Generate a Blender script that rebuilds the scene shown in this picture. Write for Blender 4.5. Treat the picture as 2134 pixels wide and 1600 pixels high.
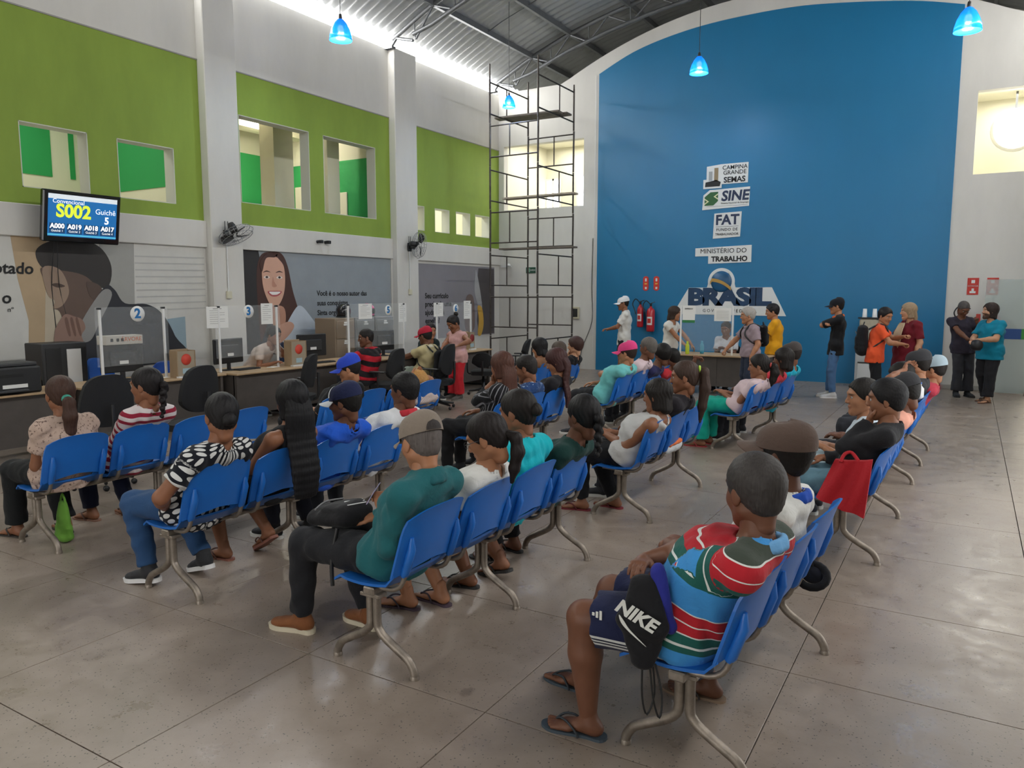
import bpy, math, random
import numpy as np
from mathutils import Vector, Matrix

SC = bpy.context.scene
COL = SC.collection
for o in list(bpy.data.objects): bpy.data.objects.remove(o)
R = math.radians
# ---------------------------------------------------------------- camera
F_PX, PITCH, YAW, CAM_H = 1590.0, math.atan(187/1590.0), R(30.9), 1.85
cam_d = bpy.data.cameras.new('camera'); cam = bpy.data.objects.new('camera', cam_d); COL.objects.link(cam)
cam_d.sensor_fit = 'HORIZONTAL'; cam_d.sensor_width = 36.0; cam_d.lens = 36.0*F_PX/2134.0
cam_d.clip_start = 0.05; cam_d.clip_end = 200
cam.location = (0, 0, CAM_H); cam.rotation_euler = (math.pi/2-PITCH, 0, YAW)
SC.camera = cam
# ---------------------------------------------------------------- view
SC.view_settings.view_transform = 'Standard'; SC.view_settings.look = 'None'
SC.view_settings.gamma = 1.0; SC.view_settings.use_curve_mapping = False
SC.view_settings.exposure = -0.25
SC.cycles.use_denoising = True
SC.cycles.use_adaptive_sampling = True; SC.cycles.adaptive_threshold = 0.1; SC.cycles.adaptive_min_samples = 12
SC.cycles.max_bounces = 6; SC.cycles.diffuse_bounces = 3; SC.cycles.glossy_bounces = 2; SC.cycles.transmission_bounces = 2
SC.cycles.transparent_max_bounces = 6; SC.cycles.caustics_reflective = False; SC.cycles.caustics_refractive = False
# ---------------------------------------------------------------- world: bright overcast sky outside
wd = bpy.data.worlds.new('overcast_sky'); SC.world = wd; wd.use_nodes = True
bg = wd.node_tree.nodes['Background']; bg.inputs[0].default_value = (0.95, 0.98, 1.0, 1); bg.inputs[1].default_value = 2.2
# ---------------------------------------------------------------- daylight through the openings of the hall, plus an added front fill
def area(name, loc, rot, sx, sy, power, col=(1, 1, 1)):
    l = bpy.data.lights.new(name, 'AREA'); l.shape = 'RECTANGLE'; l.size = sx; l.size_y = sy
    l.energy = power; l.color = col
    o = bpy.data.objects.new(name, l); COL.objects.link(o); o.location = loc; o.rotation_euler = rot
    return o
XL, YB, XR, YF = -10.685, 17.19, 2.31, -5.0      # left wall, back wall, right wall, front wall
area('daylight_clerestory_west', (XL+0.02, 6.6, 7.00), (0, R(-72), 0), 0.26, 21.0, 800, (1, .99, .97))
area('daylight_clerestory_east', (XR-0.02, 6.6, 7.00), (0, R(72), 0), 0.26, 21.0, 800, (1, .99, .97))
area('daylight_side_entrance', (XR+0.1, 7.6, 1.6), (0, R(90), 0), 2.9, 5.0, 55, (1, .99, .97))
area('front_soft_fill', (-3.0, YF-0.1, 1.7), (R(90), 0, 0), 6.0, 3.0, 120, (1, .97, .93))  # added soft fill from behind the camera, set in the unseen front opening

# ================================================================= helpers
def lin(c):
    if isinstance(c, str):
        c = c.lstrip('#'); c = [int(c[i:i+2], 16)/255 for i in (0, 2, 4)]
    return tuple((x/12.92 if x <= .04045 else ((x+.055)/1.055)**2.4) for x in c[:3])
MATS = {}
def nd(nt, t, **kw):
    n = nt.nodes.new(t)
    for k, v in kw.items():
        if k.startswith('i_'):
            key = k[2:]; key = int(key) if key.isdigit() else key.replace('_', ' ')
            n.inputs[key].default_value = v
        else: setattr(n, k, v)
    return n
def mat(name, col='#808080', rough=.55, metal=0, noise=0, nscale=6, bump=0, bscale=80, spec=.5, coat=0, alpha=1, trans=0, emit=None, estr=0, coords='Object'):
    if name in MATS: return MATS[name]
    m = bpy.data.materials.new(name); m.use_nodes = True; nt = m.node_tree; b = nt.nodes['Principled BSDF']
    c = lin(col); b.inputs['Base Color'].default_value = (*c, 1)
    b.inputs['Roughness'].default_value = rough; b.inputs['Metallic'].default_value = metal
    b.inputs['Specular IOR Level'].default_value = spec; b.inputs['Coat Weight'].default_value = coat
    b.inputs['Alpha'].default_value = alpha; b.inputs['Transmission Weight'].default_value = trans
    if emit: b.inputs['Emission Color'].default_value = (*lin(emit), 1); b.inputs['Emission Strength'].default_value = estr
    if noise or bump:
        tc = nd(nt, 'ShaderNodeTexCoord')
    if noise:
        t = nd(nt, 'ShaderNodeTexNoise', i_Scale=nscale, i_Detail=4.0, i_Roughness=.6); nt.links.new(tc.outputs[coords], t.inputs['Vector'])
        mx = nd(nt, 'ShaderNodeMix', data_type='RGBA', blend_type='MIX')
        r = nd(nt, 'ShaderNodeMapRange'); r.inputs[1].default_value = .3; r.inputs[2].default_value = .7
        nt.links.new(t.outputs[0], r.inputs[0]); nt.links.new(r.outputs[0], mx.inputs[0])
        mx.inputs[6].default_value = (*[x*(1-noise) for x in c], 1); mx.inputs[7].default_value = (*[min(1, x*(1+noise*.6)) for x in c], 1)
        nt.links.new(mx.outputs[2], b.inputs['Base Color'])
    if bump:
        t2 = nd(nt, 'ShaderNodeTexNoise', i_Scale=bscale, i_Detail=3.0); nt.links.new(tc.outputs[coords], t2.inputs['Vector'])
        bp = nd(nt, 'ShaderNodeBump', i_Strength=bump, i_Distance=.01); nt.links.new(t2.outputs[0], bp.inputs['Height']); nt.links.new(bp.outputs[0], b.inputs['Normal'])
    MATS[name] = m; return m

class MB:
    """collects geometry for one mesh"""
    def __init__(s): s.v = []; s.f = []; s.m = []; s.sm = []
    def add(s, v, f, mi=0, smooth=False):
        n = len(s.v); s.v.extend([tuple(map(float, p)) for p in v]); s.f.extend([tuple(i+n for i in q) for q in f])
        s.m.extend([mi]*len(f)); s.sm.extend([smooth]*len(f)); return s
    def box(s, lo, hi, bev=0, mi=0, rot=None, piv=None):
        lo = np.minimum(lo, hi).astype(float); hi = np.maximum(lo, np.array(hi, float)); 
        if bev <= 0:
            v = [(x, y, z) for z in (lo[2], hi[2]) for y in (lo[1], hi[1]) for x in (lo[0], hi[0])]
            f = [(0, 2, 3, 1), (4, 5, 7, 6), (0, 1, 5, 4), (2, 6, 7, 3), (0, 4, 6, 2), (1, 3, 7, 5)]
        else:
            bev = min(bev, .45*float(min(hi-lo))); v = []; idx = {}
            for cx in (0, 1):
                for cy in (0, 1):
                    for cz in (0, 1):
                        c = np.array([(lo, hi)[cx][0], (lo, hi)[cy][1], (lo, hi)[cz][2]]); sg = np.array([1-2*cx, 1-2*cy, 1-2*cz])
                        for a in range(3):
                            p = c+sg*bev; p[a] = c[a]; idx[(cx, cy, cz, a)] = len(v); v.append(p)
            f = []
            for a in range(3):
                b_, c_ = (a+1) % 3, (a+2) % 3
                for e in (0, 1):
                    q = []
                    for (i, j) in ((0, 0), (1, 0), (1, 1), (0, 1)):
                        k = [0, 0, 0]; k[a] = e; k[b_] = i; k[c_] = j; q.append(idx[(*k, a)])
                    f.append(q if e else q[::-1])
            for a in range(3):
                b_, c_ = (a+1) % 3, (a+2) % 3
                for i in (0, 1):
                    for j in (0, 1):
                        k0 = [0, 0, 0]; k0[b_] = i; k0[c_] = j; k1 = list(k0); k1[a] = 1
                        q = [idx[(*k0, b_)], idx[(*k1, b_)], idx[(*k1, c_)], idx[(*k0, c_)]]
                        f.append(q if i == j else q[::-1])
            for cx in (0, 1):
                for cy in (0, 1):
                    for cz in (0, 1):
                        q = [idx[(cx, cy, cz, a)] for a in range(3)]
                        f.append(q[::-1] if (cx+cy+cz) % 2 == 0 else q)
        v = np.array(v, float)
        if rot is not None:
            pv = np.array(piv if piv is not None else (lo+hi)/2, float)
            v = (v-pv)@np.array(rot.to_3x3()).T+pv
        return s.add(v, f, mi)
    def tube(s, pts, r, n=8, mi=0, cap=True, sub=0, closed=False):
        pts = np.array(pts, float)
        if sub: pts = catmull(pts, sub, closed)
        m = len(pts); r = np.full(m, r) if np.isscalar(r) else np.array(r, float)
        if len(r) != m: r = np.interp(np.linspace(0, 1, m), np.linspace(0, 1, len(r)), r)
        tg = np.gradient(pts, axis=0) if not closed else (np.roll(pts, -1, 0)-np.roll(pts, 1, 0))
        tg /= (np.linalg.norm(tg, axis=1)[:, None]+1e-9)
        u = np.cross(tg[0], (0, 0, 1)); 
        if np.linalg.norm(u) < .1: u = np.cross(tg[0], (1, 0, 0))
        u /= np.linalg.norm(u); V = []
        for i in range(m):
            u = u-tg[i]*(u@tg[i]); u /= np.linalg.norm(u)+1e-9; w = np.cross(tg[i], u)
            for k in range(n):
                a = 2*math.pi*k/n; V.append(pts[i]+r[i]*(math.cos(a)*u+math.sin(a)*w))
        f = [(i*n+k, i*n+(k+1) % n, (i+1)*n+(k+1) % n, (i+1)*n+k) for i in range(m-1) for k in range(n)]
        if closed: f += [((m-1)*n+k, (m-1)*n+(k+1) % n, (k+1) % n, k) for k in range(n)]
        s.add(V, f, mi, True)
        if cap and not closed:
            s.add(V[:n], [tuple(range(n))[::-1]], mi); s.add(V[-n:], [tuple(range(n))], mi)
        return s
    def lathe(s, prof, n=20, mi=0, center=(0, 0, 0), axis='z', smooth=True):
        V = []
        for (r, z) in prof:
            for k in range(n):
                a = 2*math.pi*k/n; p = (r*math.cos(a), r*math.sin(a), z)
                if axis == 'x': p = (p[2], p[0], p[1])
                if axis == 'y': p = (p[1], p[2], p[0])
                V.append((p[0]+center[0], p[1]+center[1], p[2]+center[2]))
        m = len(prof)
        f = [(i*n+k, i*n+(k+1) % n, (i+1)*n+(k+1) % n, (i+1)*n+k) for i in range(m-1) for k in range(n)]
        s.add(V, f, mi, smooth)
        if prof[0][0] > 1e-4: s.add(V[:n], [tuple(range(n))[::-1]], mi)
        if prof[-1][0] > 1e-4: s.add(V[-n:], [tuple(range(n))], mi)
        return s
    def prism(s, poly, O, U, W, th, mi=0):
        """polygon in the plane (O,U,W) extruded by vector th"""
        O, U, W, th = [np.array(q, float) for q in (O, U, W, th)]; n = len(poly)
        a = [O+U*p[0]+W*p[1] for p in poly]; b = [q+th for q in a]
        area2 = sum(poly[i][0]*poly[(i+1) % n][1]-poly[(i+1) % n][0]*poly[i][1] for i in range(n))
        flip = (area2 > 0) != (np.dot(np.cross(U, W), th) > 0)
        top = tuple(range(n, 2*n)); bot = tuple(range(n))[::-1]
        side = [(i, (i+1) % n, n+(i+1) % n, n+i) for i in range(n)]
        fs = [top, bot]+side
        if flip: fs = [q[::-1] for q in fs]
        return s.add(a+b, fs, mi)
    def grid(s, P, mi=0, closeu=False, smooth=True):
        P = np.array(P, float); a, b = P.shape[:2]
        f = [(i*b+j, (i+1)*b+j, (i+1)*b+j+1, i*b+j+1) for i in range(a-1) for j in range(b-1)]
        if closeu: f += [((a-1)*b+j, j, j+1, (a-1)*b+j+1) for j in range(b-1)]
        return s.add(P.reshape(-1, 3), f, mi, smooth)
    def slab(s, P, N, th, mi=0):
        """thick sheet: grid P (a,b,3) offset by -N*th"""
        P = np.array(P, float); a, b = P.shape[:2]; Q = P-np.array(N, float)*th
        s.grid(P, mi); s.add(Q.reshape(-1, 3), [(i*b+j, i*b+j+1, (i+1)*b+j+1, (i+1)*b+j) for i in range(a-1) for j in range(b-1)], mi, True)
        ring = [(i, 0) for i in range(a)]+[(a-1, j) for j in range(1, b)]+[(i, b-1) for i in range(a-2, -1, -1)]+[(0, j) for j in range(b-2, 0, -1)]
        V = [P[i, j] for i, j in ring]+[Q[i, j] for i, j in ring]; n = len(ring)
        return s.add(V, [(i, n+i, n+(i+1) % n, (i+1) % n) for i in range(n)], mi, False)
    def mesh(s, name, mats):
        me = bpy.data.meshes.new(name); me.from_pydata(s.v, [], s.f)
        for m in (mats if isinstance(mats, (list, tuple)) else [mats]): me.materials.append(m)
        me.polygons.foreach_set('material_index', s.m); me.polygons.foreach_set('use_smooth', s.sm); me.update(); return me
    def build(s, name, mats, parent=None, loc=(0, 0, 0), rz=0, **kw):
        return link(name, s.mesh(name, mats), parent, loc, rz, **kw)
def catmull(p, sub, closed=False):
    p = np.array(p, float); n = len(p); out = []
    rng = range(n if closed else n-1)
    for i in rng:
        if closed: a, b, c, d = p[(i-1) % n], p[i], p[(i+1) % n], p[(i+2) % n]
        else: a, b, c, d = p[max(i-1, 0)], p[i], p[i+1], p[min(i+2, n-1)]
        for k in range(sub):
            t = k/sub; out.append(.5*((2*b)+(c-a)*t+(2*a-5*b+4*c-d)*t*t+(3*b-a-3*c+d)*t**3))
    if not closed: out.append(p[-1])
    return np.array(out)
def link(name, me, parent=None, loc=(0, 0, 0), rz=0, **kw):
    o = bpy.data.objects.new(name, me); COL.objects.link(o); o.location = loc; o.rotation_euler = (0, 0, rz)
    if parent is not None: o.parent = parent
    for k, v in kw.items(): o[k] = v
    return o
def thing(name, label, cat, loc=(0, 0, 0), rz=0, group=None):
    o = bpy.data.objects.new(name, None); COL.objects.link(o); o.location = loc; o.rotation_euler = (0, 0, rz); o.empty_display_size = .1
    o['label'] = label; o['category'] = cat
    if group: o['group'] = group
    return o
def struct(name, mb, mats, parent=None, **kw):
    return mb.build(name, mats, parent, kind='structure', **kw)
def copy_tree(o, parent=None):
    c = o.copy(); COL.objects.link(c); c.parent = parent
    for ch in list(o.children): copy_tree(ch, c)
    return c
def text(body, name, m, parent, O, U, W, size, ext=.002, bold=0, align='CENTER', spacing=1.0, shear=0, sx=1.0):
    """flat lettering on the plane through O with right U and up W"""
    cu = bpy.data.curves.new(name, 'FONT'); cu.body = body; cu.size = size; cu.extrude = ext; cu.offset = bold; cu.align_x = align; cu.align_y = 'CENTER'
    cu.space_character = spacing; cu.shear = shear; cu.resolution_u = 3
    o = bpy.data.objects.new(name, cu); COL.objects.link(o)
    me = bpy.data.meshes.new_from_object(o); bpy.data.objects.remove(o); bpy.data.curves.remove(cu)
    U = Vector(U).normalized(); W = Vector(W).normalized(); N = U.cross(W)
    M = Matrix.Identity(4)
    for i in range(3): M[i][0] = U[i]*sx; M[i][1] = W[i]; M[i][2] = N[i]; M[i][3] = O[i]
    me.transform(parent_inv(parent)@M if parent is not None else M); me.materials.clear(); me.materials.append(m)
    return link(name, me, parent)
def parent_inv(p):
    M = Matrix.Identity(4)
    while p is not None:
        M = Matrix.LocRotScale(p.location, p.rotation_euler, p.scale)@M if True else M; p = p.parent
    return M.inverted()
# ================================================================= the setting
def floor_mat():
    m = bpy.data.materials.new('polished_concrete'); m.use_nodes = True; nt = m.node_tree; b = nt.nodes['Principled BSDF']; L = nt.links.new
    g = nd(nt, 'ShaderNodeNewGeometry')
    n1 = nd(nt, 'ShaderNodeTexNoise', i_Scale=.55, i_Detail=6.0, i_Roughness=.62, i_Distortion=.6); L(g.outputs['Position'], n1.inputs['Vector'])
    n2 = nd(nt, 'ShaderNodeTexNoise', i_Scale=5.0, i_Detail=5.0, i_Roughness=.7); L(g.outputs['Position'], n2.inputs['Vector'])
    n3 = nd(nt, 'ShaderNodeTexVoronoi', i_Scale=55.0); L(g.outputs['Position'], n3.inputs['Vector'])
    n4 = nd(nt, 'ShaderNodeTexNoise', i_Scale=38.0, i_Detail=3.0); L(g.outputs['Position'], n4.inputs['Vector'])
    r = nd(nt, 'ShaderNodeValToRGB'); e = r.color_ramp.elements
    e[0].position = .30; e[0].color = (*lin('#82756a'), 1); e[1].position = .70; e[1].color = (*lin('#9d9084'), 1)
    L(n1.outputs[0], r.inputs[0])
    m2 = nd(nt, 'ShaderNodeMix', data_type='RGBA', blend_type='MULTIPLY'); m2.inputs[0].default_value = .55
    r2 = nd(nt, 'ShaderNodeValToRGB'); r2.color_ramp.elements[0].position = .3; r2.color_ramp.elements[0].color = (.70, .68, .66, 1); r2.color_ramp.elements[1].position = .6; r2.color_ramp.elements[1].color = (1, 1, 1, 1)
    L(n2.outputs[0], r2.inputs[0]); L(r.outputs[0], m2.inputs[6]); L(r2.outputs[0], m2.inputs[7])
    # dark specks and pits
    sp = nd(nt, 'ShaderNodeMath', operation='LESS_THAN'); sp.inputs[1].default_value = .20; L(n3.outputs['Distance'], sp.inputs[0])
    gt = nd(nt, 'ShaderNodeMath', operation='GREATER_THAN'); gt.inputs[1].default_value = .50; L(n4.outputs[0], gt.inputs[0])
    mu = nd(nt, 'ShaderNodeMath', operation='MULTIPLY'); L(sp.outputs[0], mu.inputs[0]); L(gt.outputs[0], mu.inputs[1])
    m3 = nd(nt, 'ShaderNodeMix', data_type='RGBA'); L(mu.outputs[0], m3.inputs[0]); L(m2.outputs[2], m3.inputs[6]); m3.inputs[7].default_value = (*lin('#57514c'), 1)
    col = m3.outputs[2]
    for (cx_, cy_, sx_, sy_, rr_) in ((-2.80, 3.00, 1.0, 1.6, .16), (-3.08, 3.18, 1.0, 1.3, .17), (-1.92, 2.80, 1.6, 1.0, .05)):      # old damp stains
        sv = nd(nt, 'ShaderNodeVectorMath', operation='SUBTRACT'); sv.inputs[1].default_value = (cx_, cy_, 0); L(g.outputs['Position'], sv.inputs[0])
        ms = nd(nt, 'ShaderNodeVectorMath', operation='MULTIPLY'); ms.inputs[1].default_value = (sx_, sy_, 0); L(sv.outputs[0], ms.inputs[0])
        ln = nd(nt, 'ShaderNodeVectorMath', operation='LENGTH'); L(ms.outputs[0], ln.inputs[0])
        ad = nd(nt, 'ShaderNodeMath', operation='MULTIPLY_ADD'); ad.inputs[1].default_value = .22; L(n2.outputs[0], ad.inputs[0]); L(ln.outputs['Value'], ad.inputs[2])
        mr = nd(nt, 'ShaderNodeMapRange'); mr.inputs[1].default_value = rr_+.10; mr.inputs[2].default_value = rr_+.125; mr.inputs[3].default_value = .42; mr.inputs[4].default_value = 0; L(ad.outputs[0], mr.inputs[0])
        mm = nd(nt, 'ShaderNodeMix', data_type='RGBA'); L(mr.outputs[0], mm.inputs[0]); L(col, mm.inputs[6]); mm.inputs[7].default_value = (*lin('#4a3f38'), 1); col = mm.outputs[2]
    L(col, b.inputs['Base Color'])
    rr = nd(nt, 'ShaderNodeMapRange'); rr.inputs[1].default_value = .3; rr.inputs[2].default_value = .7; rr.inputs[3].default_value = .24; rr.inputs[4].default_value = .46
    L(n2.outputs[0], rr.inputs[0]); L(rr.outputs[0], b.inputs['Roughness'])
    bp = nd(nt, 'ShaderNodeBump', i_Strength=.12, i_Distance=.004); L(n4.outputs[0], bp.inputs['Height']); L(bp.outputs[0], b.inputs['Normal'])
    return m
M_floor = floor_mat()
def wall_mat(name, col, streak=.10):
    m = bpy.data.materials.new(name); m.use_nodes = True; nt = m.node_tree; b = nt.nodes['Principled BSDF']; L = nt.links.new
    g = nd(nt, 'ShaderNodeNewGeometry'); mp = nd(nt, 'ShaderNodeMapping'); mp.inputs['Scale'].default_value = (1, 1, .35); L(g.outputs['Position'], mp.inputs['Vector'])
    n1 = nd(nt, 'ShaderNodeTexNoise', i_Scale=.9, i_Detail=7.0, i_Roughness=.62); L(mp.outputs[0], n1.inputs['Vector'])
    r = nd(nt, 'ShaderNodeMapRange'); r.inputs[1].default_value = .35; r.inputs[2].default_value = .68; L(n1.outputs[0], r.inputs[0])
    mx = nd(nt, 'ShaderNodeMix', data_type='RGBA'); c = lin(col); L(r.outputs[0], mx.inputs[0])
    mx.inputs[6].default_value = (*[x*(1-streak) for x in c], 1); mx.inputs[7].default_value = (*[min(.95, x*(1+streak*.3)) for x in c], 1)
    L(mx.outputs[2], b.inputs['Base Color']); b.inputs['Roughness'].default_value = .75
    n2 = nd(nt, 'ShaderNodeTexNoise', i_Scale=25.0, i_Detail=4.0); L(g.outputs['Position'], n2.inputs['Vector'])
    bp = nd(nt, 'ShaderNodeBump', i_Strength=.10, i_Distance=.004); L(n2.outputs[0], bp.inputs['Height']); L(bp.outputs[0], b.inputs['Normal'])
    return m
M_white = wall_mat('white_wall_paint', '#d2d0ca')
M_green = wall_mat('olive_green_wall_paint', '#8aa340', .16)
M_blue = wall_mat('blue_wall_paint', '#06709f', .06)
M_blue.node_tree.nodes['Principled BSDF'].inputs['Roughness'].default_value = .42; M_blue.node_tree.nodes['Principled BSDF'].inputs['Specular IOR Level'].default_value = .6
M_emer = wall_mat('emerald_wall_paint', '#2f9f58', .05)
M_cream = wall_mat('cream_wall_paint', '#e3dfca', .04)
M_roof = mat('roof_sheet_metal', '#a3a5a6', .5, .25, noise=.12, nscale=2)
M_steel = mat('truss_steel_grey', '#6f7173', .5, .5, noise=.15)
M_galv = mat('galvanised_leg_steel', '#8f857a', .48, .7, noise=.4, nscale=14)
M_scaf = mat('scaffold_rusty_steel', '#4a4440', .6, .6, noise=.4, nscale=9)
M_black = mat('black_plastic', '#17181a', .45, noise=.1)
M_dgrey = mat('dark_grey_plastic', '#2b2c2e', .5)
M_whitep = mat('white_plastic', '#dfe0df', .4)
M_paper = mat('white_paper', '#e4e4e0', .8)
M_glass = mat('clear_acrylic', '#e8eef0', .06, alpha=.08, spec=.5)

# floor: cast slabs with open joints
SX, SY, X0, Y0 = 1.09, 1.07, -0.66, 2.69
fl = struct('floor', MB().box((XL-3.6, YF, -.16), (XR+.6, YB+3.2, -.012)), mat('joint_dirt', '#2e2a27', .95))
slab = MB().box((.0025, .0025, -.05), (SX-.0025, SY-.0025, 0), bev=.0012).mesh('floor_slab', M_floor)
xs = [X0+SX*i for i in range(-10, 3)]; ys = [Y0+SY*j for j in range(-6, 14)]
for x in xs:
    for y in ys:
        if XL-.9 < x < XR and YF-.2 < y < YB-.1:
            o = link('floor_slab', slab, fl, (x, y, 0))
# ---- left wall: cells between openings
def cells(xs_, zs_, holes):
    out = []
    for a, b in zip(xs_[:-1], xs_[1:]):
        for c, d in zip(zs_[:-1], zs_[1:]):
            cx, cz = (a+b)/2, (c+d)/2
            if not any(h[0] < cx < h[1] and h[2] < cz < h[3] for h in holes): out.append((a, b, c, d))
    return out
WIN = [(5.45, 6.35, 3.24, 4.08), (6.78, 7.70, 3.24, 4.08), (8.95, 10.54, 3.39, 4.83), (10.9, 12.38, 3.39, 4.83),
       (13.58, 14.01, 3.27, 3.81), (14.40, 14.98, 3.27, 3.81), (15.24, 15.85, 3.27, 3.81), (16.07, 16.72, 3.27, 3.81)]
PAN = [(YF, 8.19), (8.81, 12.83), (13.56, YB)]
PZ0, PZ1, WT = 3.025, 5.506, 6.88
ysplit = sorted(set([YF, YB]+[q for w in WIN for q in w[:2]]+[q for p in PAN for q in p]))
zsplit = sorted(set([0, WT, PZ0, PZ1]+[q for w in WIN for q in w[2:]]))
wl = MB()
for (a, b, c, d) in cells(ysplit, zsplit, WIN):
    cy, cz = (a+b)/2, (c+d)/2
    green = PZ0 < cz < PZ1 and any(p[0] < cy < p[1] for p in PAN)
    wl.box((XL-.22, a, c), (XL, b, d), mi=1 if green else 0)
wall_left = struct('wall_left', wl, [M_white, M_green])
for i, (a, b) in enumerate([(8.19, 8.81), (12.83, 13.56)]):
    struct('pillar', MB().box((XL-.05, a, 0), (XL+.17, b, WT+.02), bev=.012), M_white, wall_left)
for i, (a, b) in enumerate([(YF, 8.19), (8.81, 12.83), (13.56, YB)]):
    struct('bulkhead_band', MB().box((XL-.02, a, 2.60), (XL+.06, b, PZ0-.005), bev=.008), M_white, wall_left)
    struct('band_ledge', MB().box((XL-.01, a, PZ1), (XL+.012, b, PZ1+.02)), mat('ledge_grey', '#96958f', .8), wall_left)
# ---- rooms behind the left wall, upper floor
ax = XL-.22
rm = MB()
rm.box((ax-3.3, 3.6, 2.9), (ax-3.1, YB+.2, 6.1))                    # far wall (white base)
rm.box((ax-3.2, 3.6, 2.85), (ax, YB+.2, 3.0))                       # upper floor
rm.box((ax-3.2, 3.6, 5.55), (ax, YB+.2, 5.7))                       # ceiling
rm.box((ax-3.2, 3.5, 2.9), (ax, 3.6, 5.7)); rm.box((ax-3.2, YB, 2.9), (ax, YB+.2, 5.7))
rm.box((ax-3.2, 12.7, 2.9), (ax, 12.9, 5.7)); rm.box((ax-3.2, 8.35, 2.9), (ax, 8.5, 5.7))
rooms = struct('wall_upper_rooms', rm, M_cream)
def gp(y0, y1, z0, z1): struct('green_paint_field', MB().box((ax-3.1, y0, z0), (ax-3.085, y1, z1)), M_emer, rooms)
gp(7.0, 7.65, 3.9, 5.4); gp(7.97, 8.06, 3.9, 5.4)
struct('green_paint_field', MB().box((ax-3.0, 8.335, 3.66), (ax-.15, 8.35, 5.4)), M_emer, rooms)
gp(11.55, 12.45, 3.35, 4.95)
struct('column', MB().box((ax-1.6, 10.98, 3.0), (ax-1.2, 11.49, 5.55)), M_cream, rooms)
struct('column', MB().box((ax-.9, 11.95, 3.0), (ax-.7, 12.3, 5.55)), M_cream, rooms)
struct('green_paint_field', MB().box((ax-3.0, 12.685, 3.2), (ax-.15, 12.7, 4.72)), M_emer, rooms)
M_dr = mat('cream_door', '#e9e3d0', .5)
struct('inner_door', MB().box((-13.32, 12.66, 3.0), (-12.95, 12.685, 4.25), bev=.01), M_dr, rooms)
struct('inner_door', MB().box((-12.35, 12.66, 3.0), (-11.75, 12.685, 4.05), bev=.01), M_dr, rooms)
struct('ceiling_beam', MB().box((ax-2.4, 8.5, 5.25), (ax-2.0, 12.7, 5.55)), M_cream, rooms)
M_rev = wall_mat('reveal_paint', '#c9cbbf', .05)
for (a, b, c, d) in WIN:
    lr = MB(); e_ = .012
    lr.box((XL-.225, a, c), (XL+.002, b, c+e_)); lr.box((XL-.225, a, d-e_), (XL+.002, b, d)); lr.box((XL-.225, a, c), (XL+.002, a+e_, d)); lr.box((XL-.225, b-e_, c), (XL+.002, b, d))
    struct('window_reveal', lr, M_rev, wall_left)
def ceil_disc(x, y, lab):
    d = thing('ceiling_lamp', lab, 'lamp', (x, y, 5.55))
    MB().lathe([(.16, 0), (.16, -.03), (.14, -.05), (0, -.05)], 20).build('diffuser', mat('lamp_glow_warm', '#fff4dd', .5, emit='#fff2d8', estr=9), d)
    MB().lathe([(.175, 0), (.175, -.025), (.165, -.03)], 20).build('rim', M_whitep, d)
    l = bpy.data.lights.new('bulb', 'POINT'); l.energy = 120; l.color = (1, .95, .84); l.shadow_soft_size = .15
    o = bpy.data.objects.new('bulb', l); COL.objects.link(o); o.parent = d; o.location = (0, 0, -.2)
ceil_disc(ax-1.9, 11.25, 'round white ceiling lamp glowing inside the upper room with green walls')
area('upper_room_fill_a', (ax-1.6, 6.0, 5.4), (0, 0, 0), 1.5, 3.0, 60, (1, .98, .92))  # added fill below the closed ceiling, brightens the nearer upper room
area('upper_room_fill_b', (ax-1.6, 14.8, 5.4), (0, 0, 0), 1.5, 3.0, 130, (1, .99, .95))  # added fill below the closed ceiling, brightens the room behind the small windows
# ---- back wall (white, with two high openings) and the blue arched field
OPN = [(-10.53, -8.26, 4.0, 5.60), (-0.12, 2.15, 4.1, 5.63), (.95, 1.95, 0, 2.15)]
def wtop(x): return max(6.93, 8.13-.0551*(x+4.19)**2)
xsplit = sorted(set([XL-.2, XR+.2]+[q for w in OPN for q in w[:2]]))
zs2 = sorted(set([0, 6.93]+[q for w in OPN for q in w[2:]]))
wb = MB()
for (a, b, c, d) in cells(xsplit, zs2, OPN): wb.box((a, YB, c), (b, YB+.2, d))
xx = np.linspace(-8.9, .52, 40)
poly = [(x, wtop(x)) for x in xx]; poly = [(xx[0], 6.93)]+poly+[(xx[-1], 6.93)]
wb.prism(poly, (0, YB, 0), (1, 0, 0), (0, 0, 1), (0, .2, 0))
wall_back = struct('wall_back', wb, M_white)
arc = [(-7.87, 7.02), (-7.03, 7.38), (-6.1, 7.60), (-5.04, 7.72), (-3.65, 7.74), (-2.62, 7.65), (-1.33, 7.45), (-.43, 7.22)]
arc = catmull(np.array([(a, 0, b) for a, b in arc]), 6)
poly = [(-.43, 0.0)]+[(p[0], p[2]) for p in arc[::-1]]+[(-7.87, 0.0)]
struct('wall_blue_field', MB().prism(poly, (0, YB-.02, 0), (1, 0, 0), (0, 0, 1), (0, .02, 0)), M_blue)
struct('baseboard_back', MB().box((-.41, YB-.03, 0), (XR, YB, .09), bev=.006), mat('baseboard_grey', '#a8a6a0', .6))
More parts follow.
